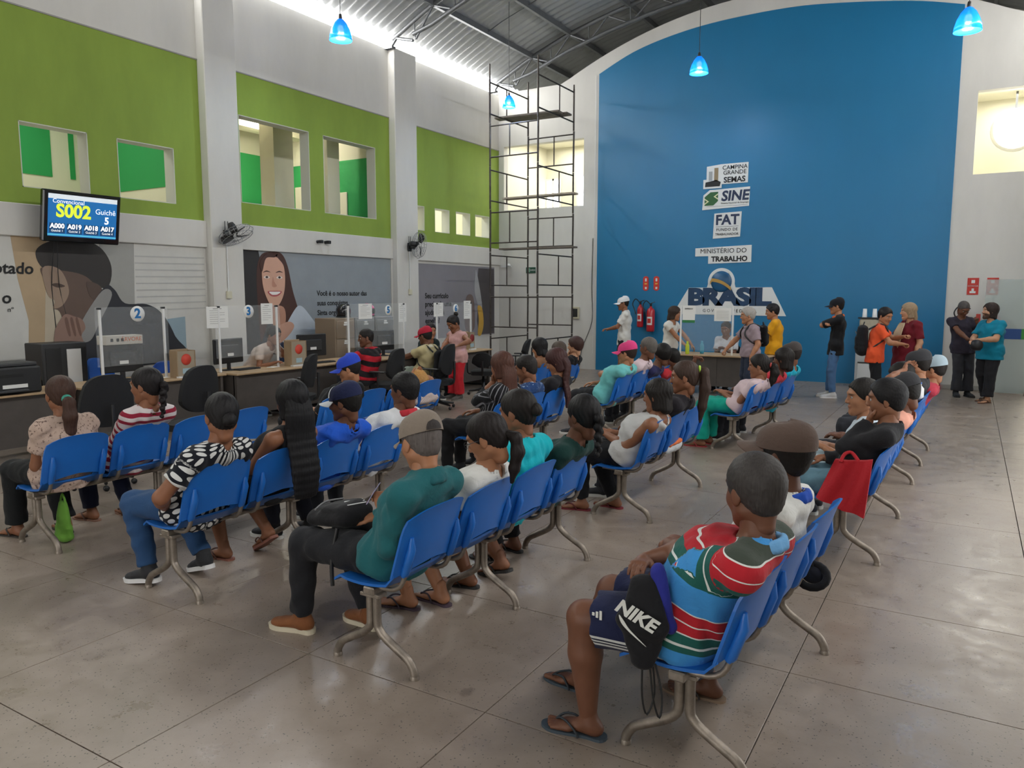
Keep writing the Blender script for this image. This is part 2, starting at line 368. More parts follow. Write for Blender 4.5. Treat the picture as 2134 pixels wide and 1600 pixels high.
# rooms behind the back wall openings
rb = MB(); by = YB+.2
rb.box((XL-.2, by+2.6, 2.9), (XR+.2, by+2.8, 6.4)); rb.box((XL-.2, by, 3.0), (XR+.2, by+2.6, 3.12)); rb.box((XL-.2, by, 6.0), (XR+.2, by+2.6, 6.15))
rb.box((XL-.3, by, 2.9), (XL-.1, by+2.7, 6.3)); rb.box((XR+.1, by, 2.9), (XR+.3, by+2.7, 6.3)); rb.box((-7.6, by, 2.9), (-7.4, by+2.6, 6.3)); rb.box((-.9, by, 2.9), (-.7, by+2.6, 6.3))
rooms2 = struct('wall_back_rooms', rb, M_cream)
rl = MB(); rl.box((.3, by+2.4, -.02), (XR+.4, by+2.6, 2.9)); rl.box((.3, by, 2.5), (XR+.4, by+2.6, 2.6)); rl.box((.2, by, 0), (.3, by+2.6, 2.6))
struct('wall_service_room', rl, M_cream)
M_sky = mat('window_daylight', '#ffffff', .5, emit='#f7fbff', estr=2.6)
def far_window(n, x0, x1, z0, z1, y):
    w = struct('window_%d' % n, MB().box((x0, y-.02, z0), (x1, y, z1)), M_sky)
    f = MB(); t = .05
    for a in (x0-t, (x0+x1)/2-t/2, x1): f.box((a, y-.06, z0-t), (a+t, y-.015, z1+t))
    for c in (z0-t, z1): f.box((x0, y-.06, c), (x1, y-.015, c+t))
    f.build('window_frame', M_whitep, w)
far_window(1, -9.75, -8.95, 4.25, 5.15, by+2.6); far_window(2, -10.75, -10.35, 3.9, 5.1, by+2.6)
far_window(3, -.62, -.30, 4.6, 5.3, by+2.6)
area('back_room_daylight_west', (-9.4, by+1.3, 5.95), (0, 0, 0), 1.8, 2.0, 90, (1, .98, .93))
area('back_room_daylight_east', (1.0, by+1.3, 5.95), (0, 0, 0), 1.8, 2.0, 95, (1, .98, .93))
area('service_room_lamp', (1.3, by+1.3, 2.45), (0, 0, 0), 1.0, 1.0, 45, (1, .94, .80))
fl_ = thing('flood_lamp', 'glowing round flood lamp behind the high opening beside the blue wall', 'lamp', (.56, by+1.95, 5.2))
MB().lathe([(0, 0), (.30, -.02), (.42, -.10), (.44, -.16), (.38, -.2)], 24, axis='y').build('reflector', M_whitep, fl_)
MB().lathe([(0, -.30), (.20, -.28), (.34, -.22), (.38, -.17)], 24, axis='y').build('glowing_lens', mat('flood_glow', '#ffffff', .4, emit='#fffdf4', estr=30), fl_)
MB().box((-.02, -.02, .4), (.02, .02, 1.05)).build('bracket', M_steel, fl_)
# right and front walls with their openings, outside the picture
wr = MB()
for (a, b, c, d) in cells([YF, 5.1, 10.1, YB], [0, .15, 3.05, WT], [(5.1, 10.1, .15, 3.05)]): wr.box((XR, a, c), (XR+.2, b, d))
struct('wall_right', wr, M_white)
wf = MB()
for (a, b, c, d) in cells([XL, -6.0, 0.0, XR], [0, .2, 3.2, 7.0], [(-6.0, 0.0, .2, 3.2)]): wf.box((a, YF-.2, c), (b, YF, d))
struct('wall_front', wf, M_white)
# ---- roof: curved corrugated sheets on trusses
def rz_(x):
    t = [(-10.5, 7.10), (-9.47, 7.60), (-8.45, 7.97), (-7.49, 8.22), (-6.4, 8.45), (-5.3, 8.60), (-4.19, 8.65)]
    x = -4.19-abs(x+4.19)
    return float(np.interp(x, [q[0] for q in t], [q[1] for q in t]))
rxs = np.concatenate([np.linspace(-10.5, -4.19, 17), np.linspace(-4.19, 2.12, 17)[1:]])
rys = np.arange(YF-.2, YB+3.0, .055)
cor = np.array([[0, 0, .025, .025][i % 4] for i in range(len(rys))])
P = np.array([[(x, y, rz_(x)+.03+cor[j]) for j, y in enumerate(rys)] for x in rxs])
roof = struct('ceiling', MB().slab(P, (0, 0, -1), .012), M_roof)
struct('wall_gable_back', MB().box((XL, YB+2.9, 6.0), (XR, YB+3.0, 8.9)), M_white)
struct('wall_gable_front', MB().box((XL, YF-.3, 6.9), (XR, YF-.2, 8.9)), M_white)
nodes = [-10.42, -9.47, -8.45, -7.49, -6.4, -5.3, -4.19]; nodes = nodes+[-8.38-x for x in nodes[::-1][1:]]
TZ = [4.8, 8.8, 12.79, 16.76]
for y in TZ:
    tr = struct('truss', MB().tube([(x, y, rz_(x)-.06) for x in rxs], .05, 6), M_steel)
    lo = lambda x: rz_(x)-.42 if -9.95 < x < 1.57 else rz_(x)-.1
    lx = [x for x in np.linspace(-9.98, 1.6, 25)]
    MB().tube([(x, y, rz_(x)-.06-.36*min(1, (5.9-abs(x+4.19)+.35)/.7)) for x in lx], .045, 6).build('bottom_chord', M_steel, tr)
    for a, b in zip(nodes[:-1], nodes[1:]):
        mid = (a+b)/2; zl = rz_(mid)-.42
        for e in (a, b):
            q = MB(); q.tube([(e, y, rz_(e)-.08), (mid+(e-mid)*.08, y, zl)], .022, 5); q.build('web_bar', M_steel, tr)
        q = MB(); q.tube([(mid, y, rz_(mid)-.08), (mid+.02, y, zl)], .014, 5); q.build('web_bar', M_steel, tr)
    for e in (-10.38,):
        MB().box((XL-.02, y-.06, 6.86), (XL+.2, y+.06, 6.90)).build('bearing_plate', M_steel, tr)
        MB().tube([(e, y, rz_(e)-.08), (XL+.12, y, 6.88)], .03, 5).build('web_bar', M_steel, tr)
    for s_ in (1,):
        MB().tube([(-10.45, y, 7.06), (-9.98, y, rz_(-9.98)-.42)], .03, 5).build('web_bar', M_steel, tr)
for x in (-9.47, -8.45, -6.97, -5.6, -4.19, -2.8, -1.4, .07, 1.1):
    p = MB(); z = rz_(x)
    p.box((x-.035, YF, z-.10), (x+.035, YB+2.8, z+.02)); struct('purlin', p, M_steel)
for y in (10.8, 14.75):
    struct('tie_rod', MB().tube([(x, y, rz_(x)-.03) for x in np.linspace(-10.0, 1.8, 14)], .012, 5), M_steel)
# pendant lamps with blue glass shades
def pendant(x, y, z, dia, lab):
    t = thing('pendant_lamp', lab, 'lamp', (x, y, z), group='blue glass pendant lamps under the roof')
    s = dia/.36
    pr = [(.012, .20), (.05, .18), (.10, .12), (.145, .03), (.172, -.06), (.18, -.13), (.175, -.13), (.166, -.06), (.138, .03), (.094, .115), (.045, .17), (.012, .185)]
    MB().lathe([(r*s, h*s) for r, h in pr], 28).build('glass_shade', mat('blue_lamp_glass', '#1f8fff', .15, alpha=.80, emit='#0a78f0', estr=.75), t)
    MB().lathe([(0, .10*s), (.035*s, .09*s), (.05*s, .05*s), (.045*s, .0), (.02*s, -.03*s), (0, -.035*s)], 16).build('bulb', mat('bulb_glow', '#ffffff', .4, emit='#dff4ff', estr=7), t)
    MB().lathe([(.0, .27*s), (.02*s, .265*s), (.028*s, .22*s), (.028*s, .18*s)], 14).build('cap', M_dgrey, t)
    top = rz_(x)-z-.02
    MB().tube([(0, 0, .26*s), (0, 0, top)], .006, 6).build('cord', M_dgrey, t)
    l = bpy.data.lights.new('bulb_light', 'POINT'); l.energy = 75; l.color = (.72, .88, 1); l.shadow_soft_size = .06
    o = bpy.data.objects.new('bulb_light', l); COL.objects.link(o); o.parent = t; o.location = (0, 0, -.06*s)
pendant(-8.75, 9.38, 5.94, .36, 'blue pendant lamp hanging before the bright strip above the green wall')
pendant(-8.62, 14.28, 5.86, .28, 'blue pendant lamp hanging by the top of the scaffold')
pendant(-4.79, 15.05, 6.22, .36, 'blue pendant lamp hanging before the middle of the blue wall')
pendant(-.27, 12.79, 5.61, .36, 'blue pendant lamp over the edge of blue and white wall')
# ================================================================= beam benches with blue plastic seats
M_seat = mat('blue_seat_plastic', '#1c66ba', .36, noise=.06, nscale=5, spec=.5)
PITCH_S = .512
def seat_meshes():
    n, m = 9, 13
    P = np.zeros((n, m, 3))
    for i in range(n):
        t = i/(n-1)                                      # front to back
        for j in range(m):
            s = (j/(m-1))*2-1; w = .232*(1-.10*max(0, .25-t)*4*abs(s)**4)
            x = -.25+t*.41; z = .452+.012*s*s-.022*math.sin(math.pi*min(1, t*1.05))-(.045*(1-t/.18)**2 if t < .18 else 0)+(.05*((t-.85)/.15)**2 if t > .85 else 0)
            P[i, j] = (x, s*w, z)
    seat = MB().slab(P, (0, 0, 1), .014)
    n, m = 9, 15; Q = np.zeros((n, m, 3))
    for i in range(n):
        t = i/(n-1)
        for j in range(m):
            s = (j/(m-1))*2-1
            top = .845-.055*abs(s)**3; bot = .525-.03*abs(s)**2.5+.02*(1-abs(s))
            z = bot+(top-bot)*t; w = .236*(1-.05*max(0, t-.8)*5*(abs(s)**6))
            x = .165+.105*(z-.5)/.34+.035*(1-s*s)-.012*abs(s)**6+.02*max(0, t-.8)**2*25*.4
            Q[i, j] = (x, s*w, z)
    back = MB().slab(Q, (1, 0, .0), .012)
    for s in (-1, 1):                                    # raised mounting ribs on the rear
        R_ = MB(); pts = []
        for k, (z0, z1) in enumerate([(.50, .70)]):
            x = lambda z: .165+.105*(z-.5)/.34+.035*(1-.62)+.010
            back.tube([(x(z0)-.006, s*.185, z0), (x(z0)+.006, s*.185, z0+.02), (x(.64)+.004, s*.185, .64), (x(z1)-.012, s*.185, z1)], [.016, .022, .022, .010], 8)
    return seat.mesh('seat', M_seat), back.mesh('backrest', M_seat)
ME_seat, ME_back = seat_meshes()
def leg_mesh():
    b = MB()
    for s in (-1, 1):
        b.tube([(s*.022, 0, .385), (s*.022, 0, .24), (s*.035, 0, .20), (s*.075, 0, .165), (s*.165, 0, .115), (s*.215, 0, .085), (s*.245, 0, .04), (s*.25, 0, .004)], .021, 10, sub=3)
        b.lathe([(.024, .0), (.024, .012), (.021, .02)], 10, center=(s*.25, 0, 0))
    b.box((-.06, -.035, .372), (.06, .035, .392), bev=.004)
    return b.mesh('leg', M_galv)
ME_leg = leg_mesh()
def bracket_mesh():
    b = MB(); pts = [(-.16, 0, .425), (.06, 0, .415), (.14, 0, .43), (.178, 0, .47), (.20, 0, .54), (.212, 0, .60)]
    b.tube(pts, .013, 8, sub=2); return b.mesh('back_support', M_galv)
ME_brk = bracket_mesh()
SEATS = {}
def bench(x, y0, n, legs, label, rz=0.0, key=None):
    t = thing('waiting_bench', label, 'bench', (x, y0, 0), rz, 'blue beam benches in the waiting hall')
    L_ = n*PITCH_S
    MB().box((-.035, .02, .385), (.035, L_-.02, .425), bev=.006).build('beam', M_galv, t)
    for a in legs: link('leg', ME_leg, t, (0, a, 0))
    for i in range(n):
        y = (i+.5)*PITCH_S
        link('seat', ME_seat, t, (0, y, 0)); link('backrest', ME_back, t, (0, y, 0))
        for s in (-1, 1): link('back_support', ME_brk, t, (0, y+s*.185, 0))
        SEATS[(key, i)] = (x-math.sin(rz)*y, y0+math.cos(rz)*y, rz)
    return t
L4, L3 = [.06, 1.03, 2.0], [.12, 1.42]
bench(-2.45, 2.70, 4, L4, 'blue four-seat bench holding the person in the teal jacket', key='2a')
bench(-2.39, 5.66, 3, [.10, 1.46], 'blue three-seat bench holding the person in the grey tank top', key='2b')
bench(-2.35, 8.86, 3, L3, 'blue three-seat bench holding the person in teal trousers', R(-8), key='2c')
bench(-4.13, 2.76, 4, L4, 'blue four-seat bench holding the person in the polka dot blouse', key='3a')
bench(-4.08, 6.08, 3, L3, 'blue three-seat bench holding the person with long brown hair and striped top', key='3b')
bench(-4.02, 8.88, 4, L4, 'blue four-seat bench holding the person in the mint shirt and pink cap', R(-2), key='3c')
bench(-5.77, 2.82, 4, L4, 'blue four-seat bench with two empty seats by the black office chairs', key='4a')
bench(-5.73, 5.46, 4, L4, 'blue four-seat bench holding the person in the bright blue cap', key='4b')
bench(-5.62, 9.62, 3, L3, 'blue three-seat bench holding the child in black by the scaffold', key='4c')
bench(-.88, 2.66, 3, L3, 'blue three-seat bench holding the person in the striped polo shirt', R(-3.5), key='1a')
bench(-.70, 5.52, 3, L3, 'blue three-seat bench with the red shopping bag hung beside it', R(-1.5), key='1b')
bench(-.64, 8.22, 4, L4, 'blue four-seat bench holding the person in the dark grey cap and shirt', R(-1.5), key='1c')

# ================================================================= service desks along the left wall
M_wood = mat('desk_wood', '#b59a78', .42, noise=.14, nscale=4)
M_panel = mat('desk_panel_dark', '#4c4642', .55, noise=.12, nscale=5)
M_blue_tr = mat('blue_number_print', '#1f6fae', .6)
def desk(x0, x1, y0, y1, lab, face=1, z=.75, name='service_desk'):
    t = thing(name, lab, 'desk', ((x0+x1)/2, (y0+y1)/2, 0)); w, d = (x1-x0)/2, (y1-y0)/2
    MB().box((-w, -d, z-.028), (w, d, z), bev=.006).build('worktop', M_wood, t)
    MB().box((w-.12, -d+.03, .14), (w-.10, d-.03, z-.03)).build('front_panel', M_panel, t)
    for s in (-1, 1):
        MB().box((-w+.05, s*(d-.05)-.02, .04), (w-.05, s*(d-.05)+.02, z-.03)).build('side_panel', M_panel, t)
        MB().box((-w+.03, s*(d-.05)-.03, 0), (w-.03, s*(d-.05)+.03, .04), bev=.01).build('foot', M_black, t)
    return t
desk(-9.60, -8.98, 3.55, 5.02, 'wooden desk carrying the black printer')
desk(-9.65, -8.86, 5.06, 7.05, 'wooden service desk behind the screen numbered two')
desk(-9.60, -8.70, 7.09, 9.25, 'wooden service desk behind the screen numbered three')
desk(-9.45, -8.55, 9.29, 11.1, 'wooden service desk with two visitors seated before it')
desk(-9.10, -8.30, 11.9, 13.1, 'wooden service desk near the scaffold behind the screen numbered six')

def monitor(x, y, rz, lab, w=.58, h=.36, front=False, z=.75):
    t = thing('computer_monitor', lab, 'monitor', (x, y, z), rz)
    MB().box((-.02, -w/2, .10), (.02, w/2, .10+h), bev=.012).build('housing', M_black, t)
    MB().box((.018, -w*.3, .10+h*.25), (.045, w*.3, .10+h*.75), bev=.01).build('rear_bulge', M_dgrey, t)
    MB().box((.046, -.06, .10+h*.30), (.048, .06, .10+h*.42)).build('sticker', M_paper, t)
    MB().box((-.012, -.03, .012), (.014, .03, .14), bev=.004).build('stand', M_black, t)
    MB().lathe([(0, 0), (.12, 0), (.12, .008), (.05, .016), (0, .016)], 20).build('base', M_black, t)
    return t
monitor(-9.38, 5.85, 0, 'black monitor behind the screen numbered two with a carton on it')
monitor(-9.25, 7.40, R(8), 'black monitor beside the white post of the screen numbered three')
monitor(-9.15, 8.95, R(-6), 'black monitor with white sticker on the desk by the blue-backed chair')
monitor(-9.05, 10.6, R(-10), 'black monitor seen through the screen numbered five', w=.5)

def screen(x, y0, y1, zt, lab, num=None, notes=(), z=.75, zb=.95, axis='y'):
    """acrylic counter screen on white posts; faces +x (or -y when axis is 'x')"""
    t = thing('acrylic_screen', lab, 'screen', (x, y0, z) if axis == 'y' else (y0, x, z), 0 if axis == 'y' else R(-90))
    w = y1-y0; h = zt-z
    for yy in (0, w):
        MB().box((-.014, yy-.014, 0), (.014, yy+.014, h-.02), bev=.003).build('post', M_whitep, t)
        MB().box((-.03, yy-.02, h-.03), (.02, yy+.02, h-.005), bev=.004).build('clip', M_black, t)
    MB().box((-.003, -.06, zb-z), (.003, w+.06, h)).build('sheet', M_glass, t)
    if num:
        ny, nz, nr = num[1], num[2], num[3]
        c = MB().lathe([(0, 0), (nr, 0), (nr, .002), (0, .002)], 24, axis='x', center=(.006, ny, nz-z)).build('number_disc', M_paper, t)
        text(num[0], 'numeral', M_blue_tr, c, (x+.011, y0+ny, nz), (0, 1, 0), (0, 0, 1), nr*1.7, bold=.006)
    for (ny, nz, nw, nh) in notes:
        p = MB().box((.005, ny-nw/2, nz-nh/2-z), (.007, ny+nw/2, nz+nh/2-z)).build('notice', M_paper, t)
        q = MB()
        for k in range(7):
            q.box((.007, ny-nw*.36, nz-z+nh*(.30-.1*k)), (.0076, ny+nw*(.34 if k % 3 else .1), nz-z+nh*(.315-.1*k)))
        q.box((.007, ny-nw*.2, nz-z+nh*.38), (.0076, ny+nw*.2, nz-z+nh*.41)); q.build('print_lines', mat('grey_print', '#8c8c8a', .8), p)
    return t
screen(-9.2, 5.48, 6.35, 1.69, 'clear counter screen carrying the numeral two on a white disc', num=('2', .50, 1.60, .10))
screen(-9.05, 7.10, 8.15, 1.69, 'clear counter screen carrying the numeral three on a white disc', num=('3', .52, 1.60, .095), notes=[(-.02, 1.53, .36, .30), (.86, 1.56, .22, .31)])
screen(-8.90, 9.55, 11.0, 1.69, 'clear counter screen carrying the numeral five', num=('5', 1.02, 1.57, .09), notes=[(.42, 1.56, .34, .26), (1.42, 1.52, .22, .34)])
screen(-8.70, 11.75, 12.9, 1.69, 'clear counter screen carrying the numeral six', num=('6', .62, 1.57, .09), notes=[(.05, 1.56, .30, .26), (1.02, 1.54, .24, .36)])

# leaflet boxes with a red round label
M_kraft = mat('kraft_board', '#9b8468', .75, noise=.1); M_redlab = mat('red_label', '#cf4534', .6)
def leaflet_box(x, y, lab, w=.27, h=.37, red='#cf4534'):
    t = thing('leaflet_display', lab, 'display box', (x, y, .75))
    MB().box((-.09, -w/2, 0), (-.075, w/2, h), bev=.003).build('back_board', M_kraft, t)
    for s in (-1, 1): MB().box((-.09, s*w/2-.006, 0), (.07, s*w/2+.006, h*.96)).build('side_board', M_kraft, t)
    MB().box((.055, -w/2, .0), (.065, w/2, h*.94)).build('front_board', mat('kraft_front', '#9a8d79', .7), t)
    MB().lathe([(0, .066), (.075, .066), (.075, .069), (0, .069)], 22, axis='x', center=(0, 0, h*.64)).build('round_label', mat('red_label_'+red[1:], red, .6), t)
    MB().box((.066, -.06, .05), (.069, .06, .12)).build('paper_slip', mat('pale_blue_paper', '#9db5bd', .8), t)
    MB().box((.05, -w/2-.01, 0), (.11, w/2+.01, .02)).build('ledge', M_whitep, t)
leaflet_box(-9.0, 6.47, 'kraft leaflet box with red round label beside the screen numbered two')
leaflet_box(-8.95, 8.42, 'kraft leaflet box with red round label beside the screen numbered three', w=.30, h=.40)
leaflet_box(-8.60, 12.70, 'small dark red leaflet box on the desk near the scaffold', w=.16, h=.36, red='#8f2b2f')
# printer
t = thing('laser_printer', 'black laser printer on the desk at the picture edge', 'printer', (-9.22, 4.35, .75))
MB().box((-.22, -.36, 0), (.22, .30, .30), bev=.02).build('body', M_black, t)
MB().box((-.20, -.34, .30), (.18, .28, .345), bev=.012).build('lid', M_dgrey, t)
MB().box((.221, -.28, .19), (.226, .10, .225)).build('paper_slot', mat('slot_black', '#050505', .6), t)
MB().box((.18, -.20, .03), (.30, .12, .055), bev=.006).build('tray', M_dgrey, t)
MB().box((.222, -.12, .07), (.225, .14, .11)).build('label_sticker', M_paper, t)
MB().box((.20, .301, .05), (.10, .36, .12), bev=.01).build('side_port', M_black, t)
# carton on monitor
t = thing('flat_carton', 'pale flat carton with orange lettering lying on the monitor', 'box', (-9.38, 5.85, 1.212))
MB().box((-.10, -.26, 0), (.10, .24, .115), bev=.004).build('shell', mat('pale_carton', '#b9b3a8', .75), t)
text('ÁRVORE', 'lettering', mat('orange_print', '#c4683f', .7), t, (-9.279, 5.93, 1.275), (0, 1, 0), (0, 0, 1), .075)
for a in (-.2, -.12, -.06): MB().box((.101, a, .04), (.103, a+.035, .08)).build('print_mark', M_black, t)
# desktop computer case and blue chair behind the first desk
t = thing('computer_case', 'black computer case standing behind the screen numbered two', 'computer', (-9.98, 5.35, .0))
MB().box((-.2, -.28, .60), (.2, .28, 1.24), bev=.01).build('case', M_dgrey, t)
MB().box((.201, -.24, .66), (.206, -.05, 1.18)).build('front_panel', M_black, t)
MB().box((.201, .02, .72), (.207, .20, 1.16)).build('document_sleeve', M_whitep, t)
MB().box((-.25, -.33, 0), (.25, .33, .60), bev=.01).build('pedestal', M_panel, t)

def office_chair(x, y, rz, lab, col='#16171a', h=.98, seat=.47, w=.46, bw=.46, arm=True, hb=.44):
    t = thing('office_chair', lab, 'chair', (x, y, 0), rz, 'office chairs at the service desks')
    m = mat('chair_fabric_'+col[1:], col, .85, bump=.25, bscale=160)
    n = 13; P = np.zeros((9, n, 3))
    for i in range(9):
        u = i/8
        for j in range(n):
            s = j/(n-1)*2-1; ww = bw/2*(1-.24*abs(2*u-1)**4)*(.88+.12*math.sin(math.pi*min(1, u+.25)))
            zz = h-hb+hb*u; zz -= (.05*abs(s)**3.2 if u > .6 else 0)*(u-.6)/.4; zz += (.06*abs(s)**3.2 if u < .3 else 0)*(.3-u)/.3
            P[i, j] = (-.23-.07*(u-.3)+.05*abs(s)**2*1.0, s*ww, zz)
    b = MB().slab(P, (-1, 0, 0), .055); b.build('backrest', m, t)
    S = np.zeros((9, 9, 3))
    for i in range(9):
        for j in range(9):
            a, c = i/4-1, j/4-1; k = (1-.16*abs(a)**2*abs(c)**2)
            S[i, j] = (a*.23*k+.01, c*w/2*k, seat+.025*(1-max(abs(a), abs(c))**4))
    MB().slab(S, (0, 0, 1), .07).build('seat', m, t)
    MB().tube([(-.04, 0, seat-.06), (-.22, 0, seat-.06), (-.29, 0, seat+.02), (-.295, 0, h-hb*.55)], .02, 8, sub=3).build('back_bar', M_black, t)
    MB().lathe([(.03, .09), (.03, .30), (.022, .30), (.022, seat-.05)], 12).build('gas_column', M_black, t)
    for k in range(5):
        a = 2*math.pi*k/5+.3; c, s_ = math.cos(a), math.sin(a)
        l = MB(); l.tube([(c*.03, s_*.03, .11), (c*.27, s_*.27, .075)], [.028, .016], 8); l = l.build('star_leg', M_black, t)
        MB().lathe([(.0, -.014), (.026, -.014), (.028, 0), (.026, .014), (0, .014)], 12, axis='x', center=(c*.27, s_*.27, .028)).build('caster', M_black, l)
    if arm:
        for s_ in (-1, 1):
            q = MB(); q.tube([(-.02, s_*.20, seat-.05), (-.02, s_*.285, seat-.03), (-.02, s_*.29, seat+.19)], .014, 8, sub=3)
            q.box((-.16, s_*.29-.03, seat+.19), (.12, s_*.29+.03, seat+.215), bev=.01); q.build('armrest', M_black, t)
    return t
office_chair(-7.15, 4.20, R(172), 'black office chair between the floral and the red-striped tops', h=1.10, arm=False, hb=.50, bw=.50)
office_chair(-7.20, 5.22, R(186), 'black office chair behind the polka dot blouse', h=1.10, arm=False, hb=.50, bw=.50)
office_chair(-7.9, 7.45, R(205), 'black office chair with armrests tilted before the desk numbered three', h=1.04, hb=.46, bw=.44)
office_chair(-7.75, 9.15, R(188), 'black office chair behind the red and black striped shirt', h=1.02, hb=.48, bw=.46)
office_chair(-7.35, 9.95, R(188), 'black office chair behind the beige shirt and red cap', h=1.06, hb=.5, bw=.46)
office_chair(-7.65, 11.75, R(120), 'empty black office chair beside the red trousers', h=.80, hb=.28, bw=.4, seat=.45)
office_chair(-7.6, 12.9, R(200), 'black office chair whose top shows before the white back wall', h=.98, hb=.3, bw=.42)
office_chair(-9.95, 9.35, R(0), 'dark blue office chair behind the monitor with white sticker', col='#1d2740', h=1.02, arm=False, bw=.5)
office_chair(-10.05, 6.1, R(20), 'bright blue chair behind the monitor under the carton', col='#2a62b8', h=.98, arm=False, bw=.5)
office_chair(-10.05, 7.05, R(-10), 'bright blue chair behind the desk between the screens numbered two and three', col='#274f9e', h=.86, arm=False, bw=.52)

# filing cabinets with helmets
M_cab = mat('cabinet_grey', '#8b8d8e', .45, .2, noise=.06)
def cabinet(x, y, w, d, h, lab, nd_=4, m=None):
    t = thing('filing_cabinet', lab, 'cabinet', (x, y, 0)); m = m or M_cab
    MB().box((-d/2, -w/2, .03), (d/2, w/2, h), bev=.008).build('body', m, t)
    for k in range(nd_):
        z0 = .06+(h-.09)*k/nd_; z1 = .06+(h-.09)*(k+1)/nd_-.015
        dr = MB().box((d/2, -w/2+.02, z0), (d/2+.018, w/2-.02, z1), bev=.005).build('drawer', m, t)
        MB().box((d/2+.018, -.06, z1-.09), (d/2+.034, .06, z1-.06), bev=.005).build('handle', M_whitep, dr)
        MB().box((d/2+.018, -.04, z1-.05), (d/2+.021, .04, z1-.02)).build('label_holder', M_paper, dr)
    return t
cabinet(-9.95, 10.32, .5, .5, 1.42, 'grey filing cabinet standing under the black helmet', m=mat('cabinet_side_brown', '#8f7f6d', .5))
cabinet(-9.95, 10.86, .52, .5, 1.42, 'grey filing cabinet standing beneath the pink helmet')
cabinet(-9.95, 11.42, .52, .5, 1.42, 'grey filing cabinet nearest the second white pillar')
def helmet(x, y, z, rz, col, lab):
    t = thing('motorcycle_helmet', lab, 'helmet', (x, y, z), rz); m = mat('helmet_'+col[1:], col, .22, coat=.4)
    P = np.zeros((13, 25, 3))
    for i in range(13):
        th = math.pi*.5-(math.pi*.5+.85)*i/12
        for j in range(25):
            ph = 2*math.pi*j/24; r = .135*math.cos(th) if th > 0 else .135*(math.cos(th*.62)); r = max(r, .0)
            P[i, j] = (r*math.cos(ph)*1.12, r*math.sin(ph), .125+.135*math.sin(th))
    MB().grid(P).build('shell', m, t)
    V = np.zeros((6, 15, 3))
    for i in range(6):
        th = .28-.75*i/5
        for j in range(15):
            ph = -1.0+2.0*j/14; r = .1385*math.cos(th*.62 if th < 0 else th)
            V[i, j] = (r*math.cos(ph)*1.12, r*math.sin(ph), .125+.137*math.sin(th))
    MB().slab(V, (1, 0, 0), .004).build('visor', mat('visor_dark', '#1c1d22', .1, coat=.5), t)
    MB().tube([(.147*math.cos(a), .132*math.sin(a), .022) for a in np.linspace(0, 2*math.pi, 25)[:-1]], .010, 6, closed=True).build('rim', M_black, t)
helmet(-9.9, 10.5, 1.42, R(150), '#15171a', 'black motorcycle helmet standing on the filing cabinet')
helmet(-9.9, 11.15, 1.42, R(20), '#d84f8d', 'pink motorcycle helmet standing on the filing cabinet')

# ================================================================= things fixed to the left wall
# television with the queue display
t = thing('television', 'wall television showing the queue number S002', 'television', (XL+.42, 5.96, 2.86), R(0))
tv_tilt = Matrix.Rotation(R(10), 4, 'Y')
def tvbox(lo, hi, nm, m, bev=0): return MB().box(lo, hi, bev=bev, rot=tv_tilt, piv=(0, 0, 0)).build(nm, m, t)
tvbox((-.05, -.52, -.33), (.03, .52, .33), 'housing', mat('tv_gloss_black', '#0c0d0f', .2, coat=.3), .015)
tvbox((.03, -.46, -.255), (.034, .46, .285), 'display', mat('display_blue', '#1767a6', .4, emit='#1a6fb5', estr=.55))
tvbox((.034, -.46, .225), (.036, .46, .285), 'title_bar', mat('display_white', '#e6eef4', .4, emit='#dfe9f0', estr=.5))
tvbox((.034, -.46, -.245), (.036, .46, -.225), 'lower_bar', mat('display_cyan', '#59c3e6', .4, emit='#59c3e6', estr=.5))
for k in range(4): tvbox((.034, -.44+.225*k, -.215), (.0355, -.24+.225*k, -.085), 'queue_tile', mat('display_navy', '#12436e', .4, emit='#12436e', estr=.5))
tvbox((-.30, -.03, -.03), (-.05, .03, .03), 'wall_arm', M_black, .005)
tvbox((-.33, -.12, -.15), (-.30, .12, .15), 'wall_plate', M_black, .005)
U, W, N = np.array((0, 1, 0)), np.array((-math.sin(R(-10)), 0, math.cos(R(10)))), np.array((math.cos(R(10)), 0, -math.sin(R(10))))
W = np.array((math.sin(R(10)), 0, math.cos(R(10))))
def tvt(s, y, z, size, m, bold=0):
    p = np.array((XL+.42, 5.96, 2.86))+N*.037+U*y+W*z; text(s, 'display_text', m, t, p, U, W, size, .0005, bold)
my = mat('display_yellow', '#d9e63a', .4, emit='#d9e63a', estr=.8); mw = mat('display_text_white', '#ffffff', .4, emit='#ffffff', estr=.8)
tvt('S002', -.13, .07, .235, my, .008); tvt('Guichê', .30, .10, .10, mw); tvt('5', .32, -.015, .13, mw, .004); tvt('Convencional', -.20, .195, .075, mw)
for k, s in enumerate(('A000', 'A019', 'A018', 'A017')): tvt(s, -.34+.225*k, -.125, .085, mw, .003); tvt('Guichê %d' % (k+1), -.34+.225*k, -.185, .042, mw)
MB().tube([(-.30, -.22, -.3), (-.40, -.24, -.9), (-.405, -.22, -1.6), (-.40, -.30, -2.0)], .006, 5, sub=4).build('power_cable', M_black, t)
MB().tube([(-.30, -.18, -.3), (-.40, -.14, -.9), (-.405, -.02, -1.5), (-.40, .12, -1.95)], .005, 5, sub=4).build('signal_cable', M_black, t)

